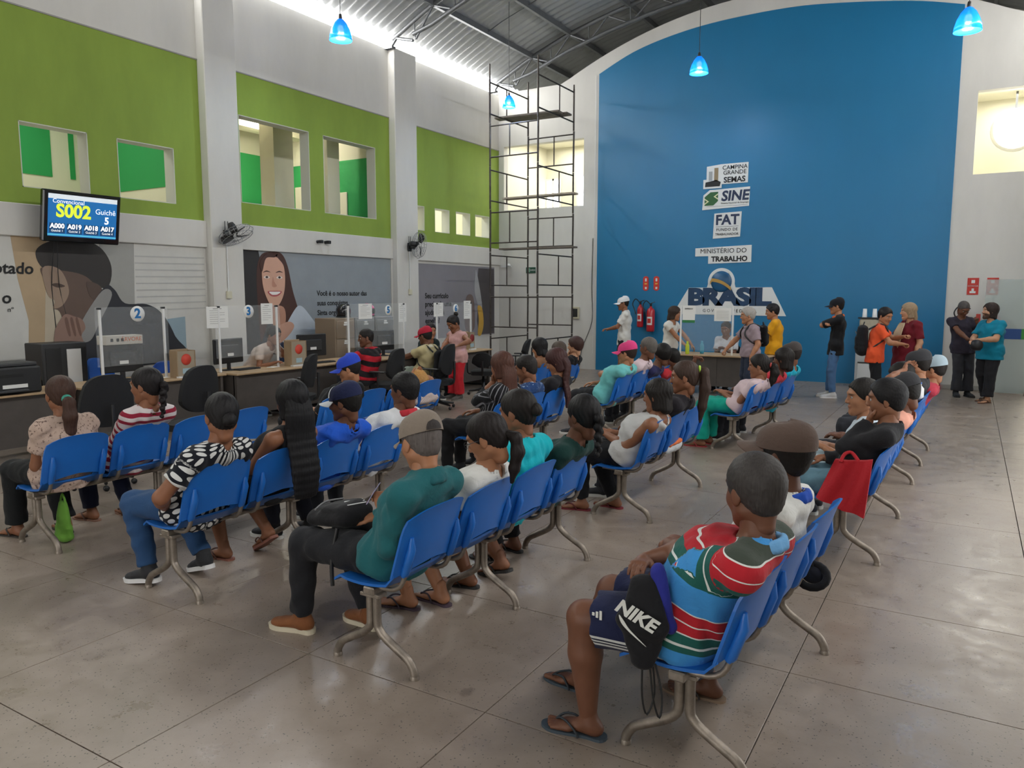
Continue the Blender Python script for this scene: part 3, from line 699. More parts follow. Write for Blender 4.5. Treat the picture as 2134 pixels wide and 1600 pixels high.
def fan(x, y, z, rz, tilt, lab, pw=1.0):
    t = thing('wall_fan', lab, 'fan', (x, y, z))
    MB().box((-.02, -.05, -.09), (.02, .05, .09), bev=.008).build('wall_plate', M_black, t)
    MB().tube([(.0, 0, .0), (.10, 0, -.02), (.16, 0, .02)], .02, 8, sub=3).build('arm', M_black, t)
    Rm = Matrix.Rotation(rz, 4, 'Z')@Matrix.Rotation(tilt, 4, 'Y'); c = Vector((.20, 0, .05))
    def tf(mb): mb.v = [tuple(c+Rm@Vector(p)) for p in mb.v]; return mb
    tf(MB().lathe([(0, -.16), (.05, -.155), (.065, -.10), (.065, -.02), (.05, 0), (0, 0)], 16, axis='x')).build('motor', M_black, t)
    for k in range(3):
        b = MB(); P = np.zeros((6, 5, 3))
        for i in range(6):
            r = .05+.20*i/5
            for j in range(5):
                a = 2*math.pi*k/3+(j/4-.5)*(.75+.3*math.sin(math.pi*i/5)); P[i, j] = (.06+.03*(j/4-.5)*2, r*math.cos(a), r*math.sin(a))
        tf(b.slab(P, (1, 0, 0), .004)).build('blade', M_dgrey, t)
    g = MB()
    for xx, rr in ((.0, .26), (.055, .29), (.11, .26)):
        g.tube([(xx, rr*math.cos(a), rr*math.sin(a)) for a in np.linspace(0, 2*math.pi, 29)[:-1]], .004, 5, closed=True)
    for k in range(24):
        a = 2*math.pi*k/24; ca, sa = math.cos(a), math.sin(a)
        g.tube([(-.005, .05*ca, .05*sa), (0, .25*ca, .25*sa), (.055, .29*ca, .29*sa), (.11, .25*ca, .25*sa), (.125, .05*ca, .05*sa)], .0022, 4, cap=False)
    tf(g).build('wire_guard', mat('fan_guard', '#8f9193', .4, .6), t)
    MB().tube([(0, .0, -.09), (0, .0, -.9)], .010, 6).build('cable_duct', M_whitep, t)
    MB().box((-.02, -.045, -1.02), (.03, .045, -.9), bev=.006).build('switch_box', mat('switch_cream', '#cfcbb4', .5), t)
    MB().tube([(.01, -.03, .09), (.01, -.03, .23)], .006, 5).build('hook', M_black, t); MB().tube([(.01, .03, .09), (.01, .03, .23)], .006, 5).build('hook', M_black, t)
fan(XL+.19, 8.46, 2.80, R(18), R(62), 'black wall fan tilted down on the nearer white pillar')
fan(XL+.19, 13.22, 2.86, R(62), R(5), 'black wall fan facing the scaffold on the farther white pillar')
for y, l in ((10.62, 'small black wall camera above the smiling portrait'), (10.82, 'small black wall camera pointing toward the far pillar')):
    t = thing('wall_camera', l, 'camera', (XL+.06, y, 2.83))
    MB().lathe([(0, 0), (.03, 0), (.03, .012), (0, .012)], 12, axis='x').build('mount', M_dgrey, t)
    MB().tube([(.01, 0, 0), (.05, 0, .01)], .008, 6).build('arm', M_black, t)
    MB().box((.03, -.02, -.03), (.12, .05, .03), bev=.01).build('body', M_black, t)
# ---- murals: printed panels
def shape(poly, y0, z0, sx, sz, off, nm, m, par, curve=True, sub=5):
    p = catmull(np.array([(a, 0, b) for a, b in poly], float), sub, True) if curve else np.array([(a, 0, b) for a, b in poly], float)
    pts = [(y0+q[0]*sx, z0+q[2]*sz) for q in p]
    return MB().prism(pts, (XL+off, 0, 0), (0, 1, 0), (0, 0, 1), (.0012, 0, 0)).build(nm, m, par)
def pr(n, c): return mat('print_'+n, c, .6, noise=.06, nscale=3)
def px(u, v): # helper: not camera based; mural coordinates come from measured wall positions
    return (u, v)
mz0, mz1 = .82, 2.60
# mural one: thoughtful figure in a dark suit
mu = thing('wall_mural', 'large wall print of a figure in a dark suit resting chin on hand', 'mural', (0, 0, 0))
MB().box((XL-.005, 3.2, mz0), (XL+.006, 8.17, mz1)).build('backing', pr('pale', '#c9c8c2'), mu)
o_ = .007
def S1(poly, nm, col, k, curve=True): shape(poly, 0, 0, 1, 1, o_+.0014*k, nm, pr(nm, col), mu, curve)
S1([(5.35, .82), (5.4, 1.5), (5.3, 2.05), (5.25, 2.6), (6.0, 2.6), (6.1, 1.6), (5.9, .82)], 'tan_curtain', '#b39c7c', 0, False)
S1([(5.55, .82), (5.7, 2.6), (6.2, 2.6), (6.2, .82)], 'cream_blur', '#b9ad98', 1, False)
S1([(6.45, 1.5), (6.42, 2.6), (6.95, 2.6), (6.9, 1.5)], 'shade_stripe', '#9b9b96', 1, False)
for k in range(9): S1([(6.95, 1.6+.1*k), (8.15, 1.62+.1*k), (8.15, 1.64+.1*k), (6.95, 1.62+.1*k)], 'blind_line', '#b3b3b0', 1, False)
S1([(7.25, .82), (7.25, 1.45), (7.75, 1.5), (7.75, .82)], 'window_blue', '#8ea3ad', 1, False)
S1([(5.55, 2.42), (5.75, 2.56), (6.1, 2.60), (6.42, 2.52), (6.58, 2.25), (6.50, 1.95), (6.2, 2.0), (5.9, 2.1), (5.62, 2.2)], 'hair_dark', '#2b2725', 3)
S1([(5.60, 2.20), (5.80, 2.18), (6.15, 2.12), (6.32, 1.95), (6.33, 1.6), (6.05, 1.35), (5.88, 1.42), (5.80, 1.62), (5.72, 1.66), (5.75, 1.76), (5.66, 1.85), (5.62, 2.05)], 'face_tan', '#5f4c42', 4)
S1([(5.62, 2.2), (5.85, 2.18), (5.95, 1.9), (5.85, 1.7), (5.72, 1.66), (5.75, 1.76), (5.66, 1.85)], 'face_light', '#96806e', 5)
S1([(5.72, 1.98), (5.80, 2.0), (5.9, 1.96), (5.8, 1.94)], 'brow_print', '#4a3a30', 6)
S1([(5.83, 1.55), (5.92, 1.58), (6.0, 1.54), (5.92, 1.52)], 'mouth_print', '#6d4a42', 6)
S1([(6.20, 2.02), (6.38, 1.98), (6.42, 1.86), (6.34, 1.76), (6.24, 1.82)], 'ear_print', '#54433a', 6)
S1([(5.48, .82), (5.62, 1.05), (5.95, 1.15), (6.1, 1.45), (6.45, 1.95), (6.60, 1.92), (6.75, 1.72), (7.1, 1.70), (7.35, 1.55), (7.55, 1.2), (7.65, .82)], 'suit_dark', '#22242b', 7)
S1([(6.02, 1.22), (6.1, 1.48), (6.42, 1.90), (6.56, 1.84), (6.35, 1.45), (6.2, 1.2)], 'shirt_grey', '#8d8c8a', 8)
S1([(5.72, 1.12), (5.72, 1.35), (5.80, 1.50), (5.88, 1.58), (5.98, 1.55), (6.10, 1.50), (6.14, 1.38), (6.08, 1.28), (6.1, 1.15), (5.95, 1.08)], 'hand_print', '#8d7063', 9)
for k in range(3): S1([(5.86+.075*k, 1.50), (5.90+.07*k, 1.52), (5.93+.075*k, 1.30), (5.90+.075*k, 1.29)], 'finger_line', '#6f5347', 10)
S1([(3.2, .95), (4.3, 1.0), (4.9, 1.12), (4.95, .95), (4.6, .82), (3.2, .82)], 'desk_print', '#b08a68', 2)
text('derrotado', 'mural_lettering', mat('mural_black', '#17181a', .7), mu, (XL+.015, 5.50, 2.18), (0, 1, 0), (0, 0, 1), .21, .0008, .004, align='RIGHT', shear=.1)
text('o', 'mural_lettering', MATS['mural_black'], mu, (XL+.015, 5.20, 1.80), (0, 1, 0), (0, 0, 1), .21, .0008, .004, align='RIGHT', shear=.1)
text('nº', 'mural_lettering', MATS['mural_black'], mu, (XL+.015, 5.22, 1.65), (0, 1, 0), (0, 0, 1), .09, .0008, 0, align='RIGHT', shear=.1)
# mural two: smiling portrait with long brown hair
mu = thing('wall_mural', 'large wall print of a smiling figure with long brown hair', 'mural', (0, 0, 0))
MB().box((XL-.005, 8.82, mz0), (XL+.006, 12.81, mz1)).build('backing', pr('bluegrey', '#8f969b'), mu)
def Z2(u, v): # from fractions of the panel
    return (8.82+u*3.99, mz0+v*(mz1-mz0))
def S2(poly, nm, col, k, curve=True): shape([Z2(a, b) for a, b in poly], 0, 0, 1, 1, o_+.0014*k, nm, pr(nm, col), mu, curve)
S2([(0, 0), (0, 1), (.11, 1), (.16, .5), (.18, 0)], 'shadow_ground', '#2c2a2b', 0, False)
S2([(.10, .30), (.095, .75), (.12, .95), (.18, 1.0), (.24, .985), (.275, .86), (.30, .62), (.335, .38), (.34, .2), (.30, .05), (.26, .2), (.2, .35), (.14, .2), (.11, .1)], 'hair_brown', '#4a2f27', 1)
S2([(.22, .15), (.30, .40), (.345, .46), (.40, .36), (.47, .18), (.50, .05), (.45, 0), (.2, 0)], 'blouse_pale_blue', '#c3ccd6', 2)
S2([(.12, .15), (.17, .38), (.20, .40), (.19, .2), (.26, 0), (.10, 0)], 'vest_dark', '#3a3a40', 3)
S2([(.155, .45), (.24, .45), (.25, .30), (.215, .20), (.17, .30)], 'neck_print', '#b98a74', 4)
S2([(.125, .82), (.135, .92), (.18, .955), (.235, .92), (.255, .80), (.25, .62), (.225, .50), (.195, .455), (.16, .49), (.135, .60), (.125, .70)], 'face_fair', '#d3a58e', 5)
S2([(.126, .80), (.15, .93), (.20, .945), (.215, .98), (.15, .97), (.115, .88)], 'hair_side', '#4a2f27', 6)
S2([(.205, .97), (.222, .93), (.25, .86), (.262, .70), (.275, .82), (.25, .96)], 'hair_side', '#4a2f27', 6)
for a in (.150, .222):
    S2([(a-.018, .745), (a, .762), (a+.018, .745), (a, .732)], 'eye_white_print', '#e6dcd4', 7)
    S2([(a-.008, .747), (a, .759), (a+.008, .747), (a, .735)], 'iris_print', '#3a2c26', 8)
    S2([(a-.022, .79), (a, .812), (a+.022, .795), (a, .80)], 'eyebrow_print', '#4b332b', 7)
S2([(.185, .75), (.178, .665), (.19, .648), (.205, .662), (.192, .70)], 'nose_print', '#bd8a75', 7)
S2([(.152, .605), (.19, .612), (.232, .607), (.215, .567), (.19, .555), (.167, .565)], 'lips_print', '#b0565a', 7)
S2([(.160, .602), (.19, .604), (.225, .602), (.208, .578), (.19, .573), (.174, .576)], 'teeth_print', '#f1ece8', 8)
S2([(.14, .12), (.2, .25), (.27, .30), (.30, .25), (.26, .15), (.18, .05)], 'forearm_print', '#c79b86', 6)
for k, s in enumerate(('Você é o nosso autor das', 'suas conquistas.', 'Sinta orgulho')):
    text(s, 'mural_lettering', MATS['mural_black'], mu, (XL+.009, 10.62, 1.865-.185*k), (0, 1, 0), (0, 0, 1), .135, .0008, .003, align='LEFT')
MB().box((XL+.006, 12.79, mz0), (XL+.03, 12.83, mz1)).build('edge_strip', M_white, mu)
# mural three: grey print with a question and a dark figure
mu = thing('wall_mural', 'grey wall print with a question beside the scaffold', 'mural', (0, 0, 0))
MB().box((XL-.005, 13.58, mz0), (XL+.006, 16.95, mz1-.06)).build('backing', pr('warm_grey', '#86838a'), mu)
def S3(poly, nm, col, k, curve=True): shape(poly, 0, 0, 1, 1, o_+.0014*k, nm, pr(nm, col), mu, curve)
S3([(16.2, .84), (16.12, 1.2), (16.2, 1.7), (16.12, 2.1), (16.2, 2.5), (16.93, 2.5), (16.93, .84)], 'dark_figure', '#4a4548', 0, False)
S3([(16.05, 2.35), (16.12, 2.4), (16.35, 1.6), (16.3, 1.2), (16.2, 1.5), (16.02, 1.9)], 'knife_grey', '#a3a3a5', 1)
S3([(16.15, 1.55), (16.35, 1.5), (16.42, 1.1), (16.3, .82), (16.15, .85), (16.2, 1.2)], 'yellow_sleeve', '#c49a3f', 2)
S3([(15.6, 1.0), (15.62, 1.7), (15.8, 1.85), (15.98, 1.7), (16.0, 1.0)], 'brown_shape', '#6f5f5b', 1)
for k, s in enumerate(('Seu currículo', 'precisa de uma', 'ajuda ou já', 'espelha?')):
    text(s, 'mural_lettering', MATS['mural_black'], mu, (XL+.009, 13.98, 1.81-.19*k), (0, 1, 0), (0, 0, 1), .17, .0008, .004, align='LEFT')
# ================================================================= scaffold
t = thing('scaffold_tower', 'tall steel scaffold tower with planks in the corner beside the green wall', 'scaffold', (-9.24, 14.5, 0))
SW, SD = 1.2, 1.68
Zp = [i*.925 for i in range(8)]
for (px_, py_) in ((0, 0), (SW, 0), (0, SD), (SW, SD)):
    for i in range(7):
        MB().tube([(px_, py_, Zp[i]+.01), (px_+.006*(i % 2), py_, Zp[i+1])], .021, 7).build('post', M_scaf, t)
    MB().tube([(px_, py_, Zp[7]-.05), (px_, py_, Zp[7]+(.32 if px_ == 0 or py_ == 0 else .1))], .017, 7).build('post', M_scaf, t)
    MB().box((px_-.07, py_-.07, 0), (px_+.07, py_+.07, .012)).build('base_plate', M_scaf, t)
for i in range(7):
    za, zb = Zp[i]+.20, Zp[i]+.86
    prs = [((0, 0), (0, SD)), ((SW, 0), (SW, SD))] if i % 2 == 0 else [((0, 0), (SW, 0)), ((0, SD), (SW, SD))]
    for k, (a, b) in enumerate(prs):
        for z in (za, zb): MB().tube([(*a, z), (*b, z)], .016, 6).build('rail', M_scaf, t)
        f = .5+.08*(k*2-1); m_ = (a[0]+(b[0]-a[0])*f, a[1]+(b[1]-a[1])*f)
        MB().tube([(*m_, za), (*m_, zb)], .014, 6).build('stub', M_scaf, t)
M_plank = mat('weathered_plank', '#6d655c', .8, noise=.3, nscale=7); M_plank2 = mat('light_plank', '#a79c8b', .8, noise=.2, nscale=7)
for n, (z, x0, x1, m) in enumerate([(5.775, -.25, SW+.12, M_plank), (5.775, -.1, SW+.2, M_plank), (4.0, -.1, SW+.55, M_plank2), (2.86, -.15, SW+.5, M_plank)]):
    y = .75+.28*(n == 1)
    MB().box((x0, y-.13, z), (x1, y+.13, z+.04), bev=.004, rot=Matrix.Rotation(R((4, 2, -3, 3)[n]), 4, 'Z'), piv=(SW/2, y, z)).build('plank', m, t)
# ================================================================= things on the back wall
def flat(O, nm, lab, cat): return thing(nm, lab, cat, O)
yb = YB-.022
M_sign = mat('sign_white', '#d9dbd9', .6); M_navy = mat('sign_navy', '#25324f', .6); M_sblk = mat('sign_black', '#1c1c1e', .6); M_sgreen = mat('sign_green', '#2c5c34', .6)
UX, UZ = (1, 0, 0), (0, 0, 1)
def plate(t, poly, m=None, nm='plate', th=.012, off=0, par=None):
    O = t.location
    return MB().prism([(a-O[0], b-O[2]) for a, b in poly], (0, -off, 0), (1, 0, 0), (0, 0, 1), (0, -th, 0)).build(nm, m or M_sign, par or t)
def rect(a, b, c, d): return [(a, c), (b, c), (b, d), (a, d)]
def wt(t, s, x, z, size, m, bold=0, off=.014, spacing=1.0, shear=0): return text(s, 'lettering', m, t, (x, t.location[1]-off-.001, z), UX, UZ, size, .001, bold, spacing=spacing, shear=shear)
t = flat((-4.8, yb, 4.48), 'wall_sign', 'white sign reading CAMPINA GRANDE SEMAS with a town emblem', 'sign')
plate(t, [(-5.29, 4.18), (-4.88, 4.18), (-4.88, 4.26), (-4.31, 4.26), (-4.31, 4.69), (-4.9, 4.69), (-5.22, 4.66), (-5.22, 4.38), (-5.29, 4.38)])
plate(t, rect(-5.17, -5.09, 4.35, 4.55), mat('emblem_grey', '#9fa3a4', .7), 'emblem_tower', .002, .012); plate(t, rect(-5.05, -4.96, 4.33, 4.62), mat('emblem_tan', '#8f7f63', .7), 'emblem_tower', .002, .012)
plate(t, [(-5.25, 4.22), (-4.92, 4.22), (-4.90, 4.31), (-5.0, 4.36), (-5.24, 4.32)], M_sblk, 'emblem_base', .002, .012)
wt(t, 'CAMPINA', -4.60, 4.605, .125, M_sblk, .001); wt(t, 'GRANDE', -4.60, 4.495, .125, M_sblk, .001); wt(t, 'SEMAS', -4.60, 4.34, .165, M_sblk, .005)
t = flat((-4.77, yb, 3.98), 'wall_sign', 'white sign reading SINE with a dark green emblem', 'sign')
plate(t, [(-5.30, 3.72), (-4.27, 3.76), (-4.26, 4.17), (-5.0, 4.15), (-5.14, 4.15), (-5.28, 4.04)])
plate(t, [(-5.25, 3.81), (-5.05, 3.81), (-4.95, 3.9), (-4.95, 4.10), (-5.12, 4.10), (-5.25, 4.0)], M_sgreen, 'emblem', .002, .012)
for q in ([(-5.25, 3.83), (-5.15, 3.90), (-5.25, 3.97), (-5.25, 3.94), (-5.19, 3.90), (-5.25, 3.86)], [(-4.95, 3.93), (-5.05, 4.0), (-4.95, 4.07), (-4.95, 4.04), (-5.01, 4.0), (-4.95, 3.96)]): plate(t, q, mat('emblem_cream', '#d8d8ae', .6), 'emblem_chevron', .001, .014)
wt(t, 'SINE', -4.58, 3.99, .30, M_navy, .010, shear=.12); wt(t, 'Sistema Nacional de Emprego', -4.58, 3.845, .05, M_sblk); plate(t, rect(-5.2, -4.3, 3.785, 3.79), M_sblk, 'rule', .001, .012)
t = flat((-4.74, yb, 3.36), 'wall_sign', 'white square sign reading FAT', 'sign')
plate(t, [(-5.04, 3.08), (-4.44, 3.11), (-4.42, 3.65), (-5.02, 3.63)])
wt(t, 'FAT', -4.73, 3.475, .30, M_navy, .010); wt(t, 'FUNDO DE', -4.73, 3.27, .085, M_sblk, .001, spacing=1.15); wt(t, 'TRABALHADOR', -4.73, 3.17, .072, M_sblk, .001); plate(t, rect(-4.98, -4.48, 3.335, 3.342), M_sblk, 'rule', .001, .012)
t = flat((-4.8, yb, 2.72), 'wall_sign', 'white sign reading MINISTÉRIO DO TRABALHO', 'sign')
plate(t, [(-5.43, 2.70), (-5.13, 2.70), (-5.13, 2.53), (-4.18, 2.55), (-4.18, 2.92), (-5.43, 2.88)])
wt(t, 'MINISTÉRIO DO', -4.80, 2.805, .145, M_sblk, 0); wt(t, 'TRABALHO', -4.66, 2.625, .155, M_sblk, .006)
t = flat((-4.67, yb, 1.75), 'wall_sign', 'large cut-out sign reading BRASIL under a blue globe', 'sign')
cx, cz, rr = -4.82, 2.13, .30
ar = [(cx+rr*math.cos(a), cz+rr*math.sin(a)) for a in np.linspace(-.15, math.pi+.15, 24)]
plate(t, [(-5.92, 1.40), (-3.40, 1.38), (-3.72, 2.00), (-4.5, 2.00)]+ar+[(-5.14, 2.00), (-5.56, 2.00)])
mb_ = mat('sign_deep_blue', '#173a5c', .5, noise=.3, nscale=4)
text('BRASIL', 'lettering', mb_, t, (-4.66, t.location[1]-.015, 1.775), UX, UZ, .50, .001, .03, spacing=.9, sx=1.32)
wt(t, 'GOVERNO FEDERAL', -4.62, 1.48, .095, M_sblk, .001, spacing=1.5)
gl = MB().lathe([(.235*math.cos(a), .06*math.sin(a)) for a in np.linspace(-.02, math.pi/2, 8)], 32, axis='y', center=(cx+4.67, -.012, cz-1.75))
gl.v = [(a, -.012-abs(b+.012), c) for a, b, c in gl.v]; gl.build('globe', mat('globe_blue', '#1d5680', .35, noise=.25, nscale=3), t)
bd = [(cx-.235+.47*k/12, cz+.075-.20*(k/12)**2.2) for k in range(13)]
bd = [(x, min(z, cz+math.sqrt(max(0, .232**2-(x-cx)**2)))) for x, z in bd]
plate(t, bd+[(x, z-.075) for x, z in bd[::-1]], mat('globe_band', '#b08a45', .6), 'globe_band', .006, .07)
# fire-safety plates, extinguishers
M_red = mat('extinguisher_red', '#b2202a', .3, coat=.2); M_redp = mat('plate_red', '#c23328', .5)
for x, l in ((-6.60, 'narrow red safety plate above the left extinguisher'), (-6.34, 'narrow red safety plate above the right extinguisher')):
    t = flat((x, yb, 2.1), 'safety_plate', l, 'sign')
    plate(t, [(x+.07*math.cos(a), 2.1+(.11 if math.sin(a) > 0 else -.11)+.06*math.sin(a)) for a in np.linspace(0, 2*math.pi, 25)[:-1]], M_redp, 'plate', .006)
    plate(t, rect(x-.02, x+.02, 2.15, 2.22), M_sign, 'pictogram', .002, .006); plate(t, rect(x-.03, x+.03, 2.08, 2.11), mat('plate_yellow', '#d9a83a', .6), 'pictogram', .002, .006); plate(t, rect(x-.02, x+.025, 1.97, 2.02), M_sign, 'pictogram', .002, .006)
def extinguisher(x, z, lab, h=.52, r=.085):
    t = thing('fire_extinguisher', lab, 'extinguisher', (x, YB-.14, z))
    MB().lathe([(0, 0), (r*.9, 0), (r, .03), (r, h-.08), (r*.75, h-.03), (.03, h), (.03, h+.03)], 20).build('cylinder', M_red, t)
    MB().box((-.02, -.02, h+.03), (.02, .02, h+.10), bev=.005).build('valve', M_black, t)
    MB().tube([(0, 0, h+.10), (.10, 0, h+.13)], .010, 6).build('handle', M_black, t)
    MB().tube([(0, -.03, h+.07), (-.10, -.05, h+.16), (-.17, -.06, h+.05), (-.12, -.07, h-.08), (-.08, -.08, h-.2)], .012, 7, sub=4).build('hose', M_black, t)
    l = MB()
    for i in range(5): pass
    P = np.array([[((r+.002)*math.sin(a), -(r+.002)*math.cos(a), z_) for z_ in (h*.28, h*.62)] for a in np.linspace(-.7, .7, 9)])
    MB().grid(P).build('label', M_sign, t)
    P = np.array([[((r+.003)*math.sin(a), -(r+.003)*math.cos(a), z_) for z_ in (h*.36, h*.55)] for a in np.linspace(-.5, .4, 7)])
    MB().grid(P).build('label_print', M_redp, t)
    MB().box((-.03, .08, h*.3), (.03, .14, h*.8)).build('bracket', M_black, t)
extinguisher(-6.68, 1.08, 'red fire extinguisher hanging beside the white-capped person', .50, .075)
extinguisher(-6.42, .98, 'larger red fire extinguisher hanging nearer to the front desk', .56, .095)
for x, l in ((0.01, 'red safety notice on the white wall outside the glass'), (.33, 'red safety notice on the white wall behind the glass panel')):
    t = flat((x, YB-.002, 2.0), 'safety_notice', l, 'sign')
    plate(t, rect(x-.095, x+.095, 1.84, 2.16), M_redp, 'plate', .005)
    plate(t, rect(x-.03, x+.03, 2.06, 2.12), M_sign, 'pictogram', .002, .005); plate(t, rect(x-.05, x+.05, 1.87, 1.91), M_sign, 'pictogram', .002, .005); plate(t, rect(x-.02, x+.02, 1.91, 1.96), M_sign, 'pictogram', .002, .005)
    wt(t, 'EXTINTOR', x, 2.005, .035, M_sign, off=.007)
extinguisher(-.10, .95, 'fire extinguisher hidden behind the dark-shirted person at the white wall', .5, .08)
extinguisher(.42, .95, 'fire extinguisher hidden behind the bearded person in teal', .5, .08)
t = flat((-8.43, YB-.005, 1.39), 'breaker_box', 'small cream breaker box with dark window by the scaffold', 'electrical box')
MB().box((-.10, -.05, -.15), (.10, 0, .15), bev=.01).build('box', mat('breaker_cream', '#b9b49c', .5), t); MB().box((-.065, -.054, -.10), (.065, -.05, .10)).build('window', mat('breaker_dark', '#2c2c2a', .3), t)
t = flat((-9.72, YB-.005, 2.46), 'exit_sign', 'small dark green exit sign behind the scaffold', 'sign')
MB().box((-.14, -.015, -.075), (.14, 0, .075), bev=.004).build('plate', mat('exit_green', '#1e4a38', .5), t); MB().box((-.11, -.018, -.05), (-.02, -.015, .05)).build('pictogram', mat('exit_pale', '#7fa690', .5), t); wt(t, 'SAÍDA', -9.66, 2.46, .055, M_sign, off=.017)
t = thing('cable_bundle', 'thin dark cable running down the white corner beside the blue wall', 'cable', (-8.0, YB-.02, 0))
MB().tube([(.02, 0, 3.2), (.0, 0, 2.0), (.02, 0, 1.2), (-.25, 0, .5), (-.32, -.02, .02), (-.6, -.05, .01)], .008, 5, sub=4).build('cable', M_dgrey, t)
MB().tube([(.05, 0, 7.0), (.05, 0, 4), (.045, 0, .4)], .006, 5).build('cable', M_whitep, t)
t = thing('wall_camera', 'small white dome camera on a bracket at the room corner', 'camera', (XL+.35, YB-.03, 2.55))
MB().box((-.25, -.03, .0), (.05, .0, .025)).build('bracket', M_whitep, t); MB().lathe([(0, 0), (.05, 0), (.05, .05), (0, .07)], 14, center=(0, -.06, .02)).build('housing', M_whitep, t); MB().lathe([(0, -.02), (.03, -.01), (.035, .01)], 12, center=(0, -.07, .03)).build('lens', M_black, t)
# ================================================================= front desk before the blue wall
t = thing('front_desk', 'dark front desk with wooden top before the blue wall', 'desk', (-3.95, 14.2, 0))
MB().box((-.95, -.35, .71), (.90, .35, .74), bev=.006).build('worktop', M_wood, t)
MB().box((-.90, -.27, .16), (.0, -.25, .71)).build('front_panel', M_panel, t); MB().box((.005, -.27, .16), (.85, -.25, .71)).build('front_panel', M_panel, t)
for s in (-1, 1): MB().box((s*.86-.02, -.3, .03), (s*.86+.02, .3, .71)).build('side_panel', M_panel, t); MB().box((s*.86-.03, -.32, 0), (s*.86+.03, .32, .03)).build('foot', M_black, t)
t = thing('acrylic_screen', 'clear screen standing on the front desk before the blue wall', 'screen', (-4.67, 14.0, .74))
for x in (0, .97): MB().box((x-.014, -.014, 0), (x+.014, .014, .90), bev=.003).build('post', M_whitep, t)
MB().box((-.02, -.003, .06), (1.0, .003, .88)).build('sheet', M_glass, t)
n_ = MB().box((.03, -.008, .58), (.27, -.005, .90)).build('notice', M_paper, t); MB().box((.03, -.010, .58), (.27, -.0082, .63)).build('notice_band', mat('notice_green', '#2f7a45', .6), n_); text('EMPREGO', 'print', M_sblk, n_, (-4.52, 13.989, 1.58), UX, UZ, .035)
n_ = MB().box((.63, -.008, .62), (.94, -.005, .86)).build('notice', M_paper, t)
for k in range(6): MB().box((.67, -.0095, .66+.028*k), (.90, -.0082, .664+.028*k)).build('print_line', mat('grey_print', '#8c8c8a', .8), n_)
def bottle(x, y, col, lab, h=.24):
    t = thing('water_bottle', lab, 'bottle', (x, y, .74)); m = mat('bottle_'+col[1:], col, .25, alpha=.9)
    MB().lathe([(0, 0), (.034, 0), (.037, .02), (.037, h*.62), (.03, h*.74), (.018, h*.82)], 18).build('body', m, t); MB().lathe([(.02, h*.80), (.021, h*.98), (.015, h), (0, h)], 14).build('cap', m, t)
bottle(-4.50, 14.02-.12, '#b9c832', 'yellow-green bottle standing on the front desk'); bottle(-4.30, 14.15, '#3f9fc0', 'blue bottle standing on the front desk behind the screen')
office_chair(-4.0, 14.85, R(-90), 'black office chair behind the front desk', h=.9, arm=False)
# ================================================================= water cooler, cups, glass partition
t = thing('water_cooler', 'pale standing water cooler against the blue wall', 'water cooler', (-1.72, 16.72, 0))
MB().box((-.20, -.20, .02), (.20, .20, .97), bev=.02).build('cabinet', mat('cooler_grey', '#b9bcbb', .4), t)
MB().box((-.15, -.22, .08), (.17, -.20, .48), bev=.008).build('door', mat('cooler_white', '#cfd2d1', .4), t); MB().box((-.15, -.225, .50), (.17, -.20, .515)).build('dark_gap', M_black, t)
MB().box((-.15, -.225, .78), (-.06, -.20, .81), bev=.006).build('tap', M_black, t); MB().box((-.03, -.225, .78), (.06, -.20, .81), bev=.006).build('tap', M_black, t)
P = np.array([[((.17-.02*(k == 1))*a, (.17)*b, z) for (a, b) in ((-1, -1), (1, -1), (1, 1), (-1, 1), (-1, -1))] for k, z in enumerate((.97, 1.38))])
MB().box((-.16, -.16, .96), (.17, .17, 1.37), bev=.03).build('bottle_cover', mat('cloth_beige', '#b3ab98', .9, bump=.3), t); MB().box((-.19, -.17, 1.37), (.19, .17, 1.395), bev=.005).build('tray', M_dgrey, t)
for k, (x, y, s) in enumerate(((-1.80, 16.66, 'stack of white cups at the end of the cooler tray'), (-1.62, 16.66, 'stack of white cups in the middle of the cooler tray'))):
    c = thing('paper_cup', s, 'cup', (x, y, 1.395)); MB().lathe([(.045, 0), (.045, .004), (.036, .17), (0, .17)], 16).build('cup', M_whitep, c); MB().tube([(.046*math.cos(a), .046*math.sin(a), .004) for a in np.linspace(0, 6.283, 17)[:-1]], .004, 5, closed=True).build('rim', M_whitep, c)
t = thing('glass_partition', 'tall frosted glass panel with a blue and green band at the white wall', 'glass panel', (.22, 16.75, 0))
MB().box((0, -.006, .03), (.72, .006, 2.12)).build('pane', mat('partition_glass', '#b9c6c4', .15, alpha=.42), t)
MB().box((.30, -.010, 1.03), (.60, -.007, 1.22)).build('band', mat('band_blue', '#244a86', .5), t); MB().box((.60, -.010, 1.03), (.72, -.007, 1.22)).build('band', mat('band_green', '#3a8a3a', .5), t); MB().box((.02, -.010, 1.03), (.30, -.007, 1.22)).build('band', MATS['band_blue'], t)
for x in (.0, .70): MB().box((x, -.02, 0), (x+.02, .02, .06)).build('floor_clamp', M_galv, t)
t = thing('side_table', 'low cream table edge beyond the glass panel', 'table', (1.25, 16.7, 0))
MB().box((-.25, -.25, .36), (.3, .25, .40), bev=.01).build('top', M_cream, t)
for a in (-.2, .25):
    for b in (-.2, .2): MB().box((a-.02, b-.02, 0), (a+.02, b+.02, .36)).build('leg', M_cream, t)
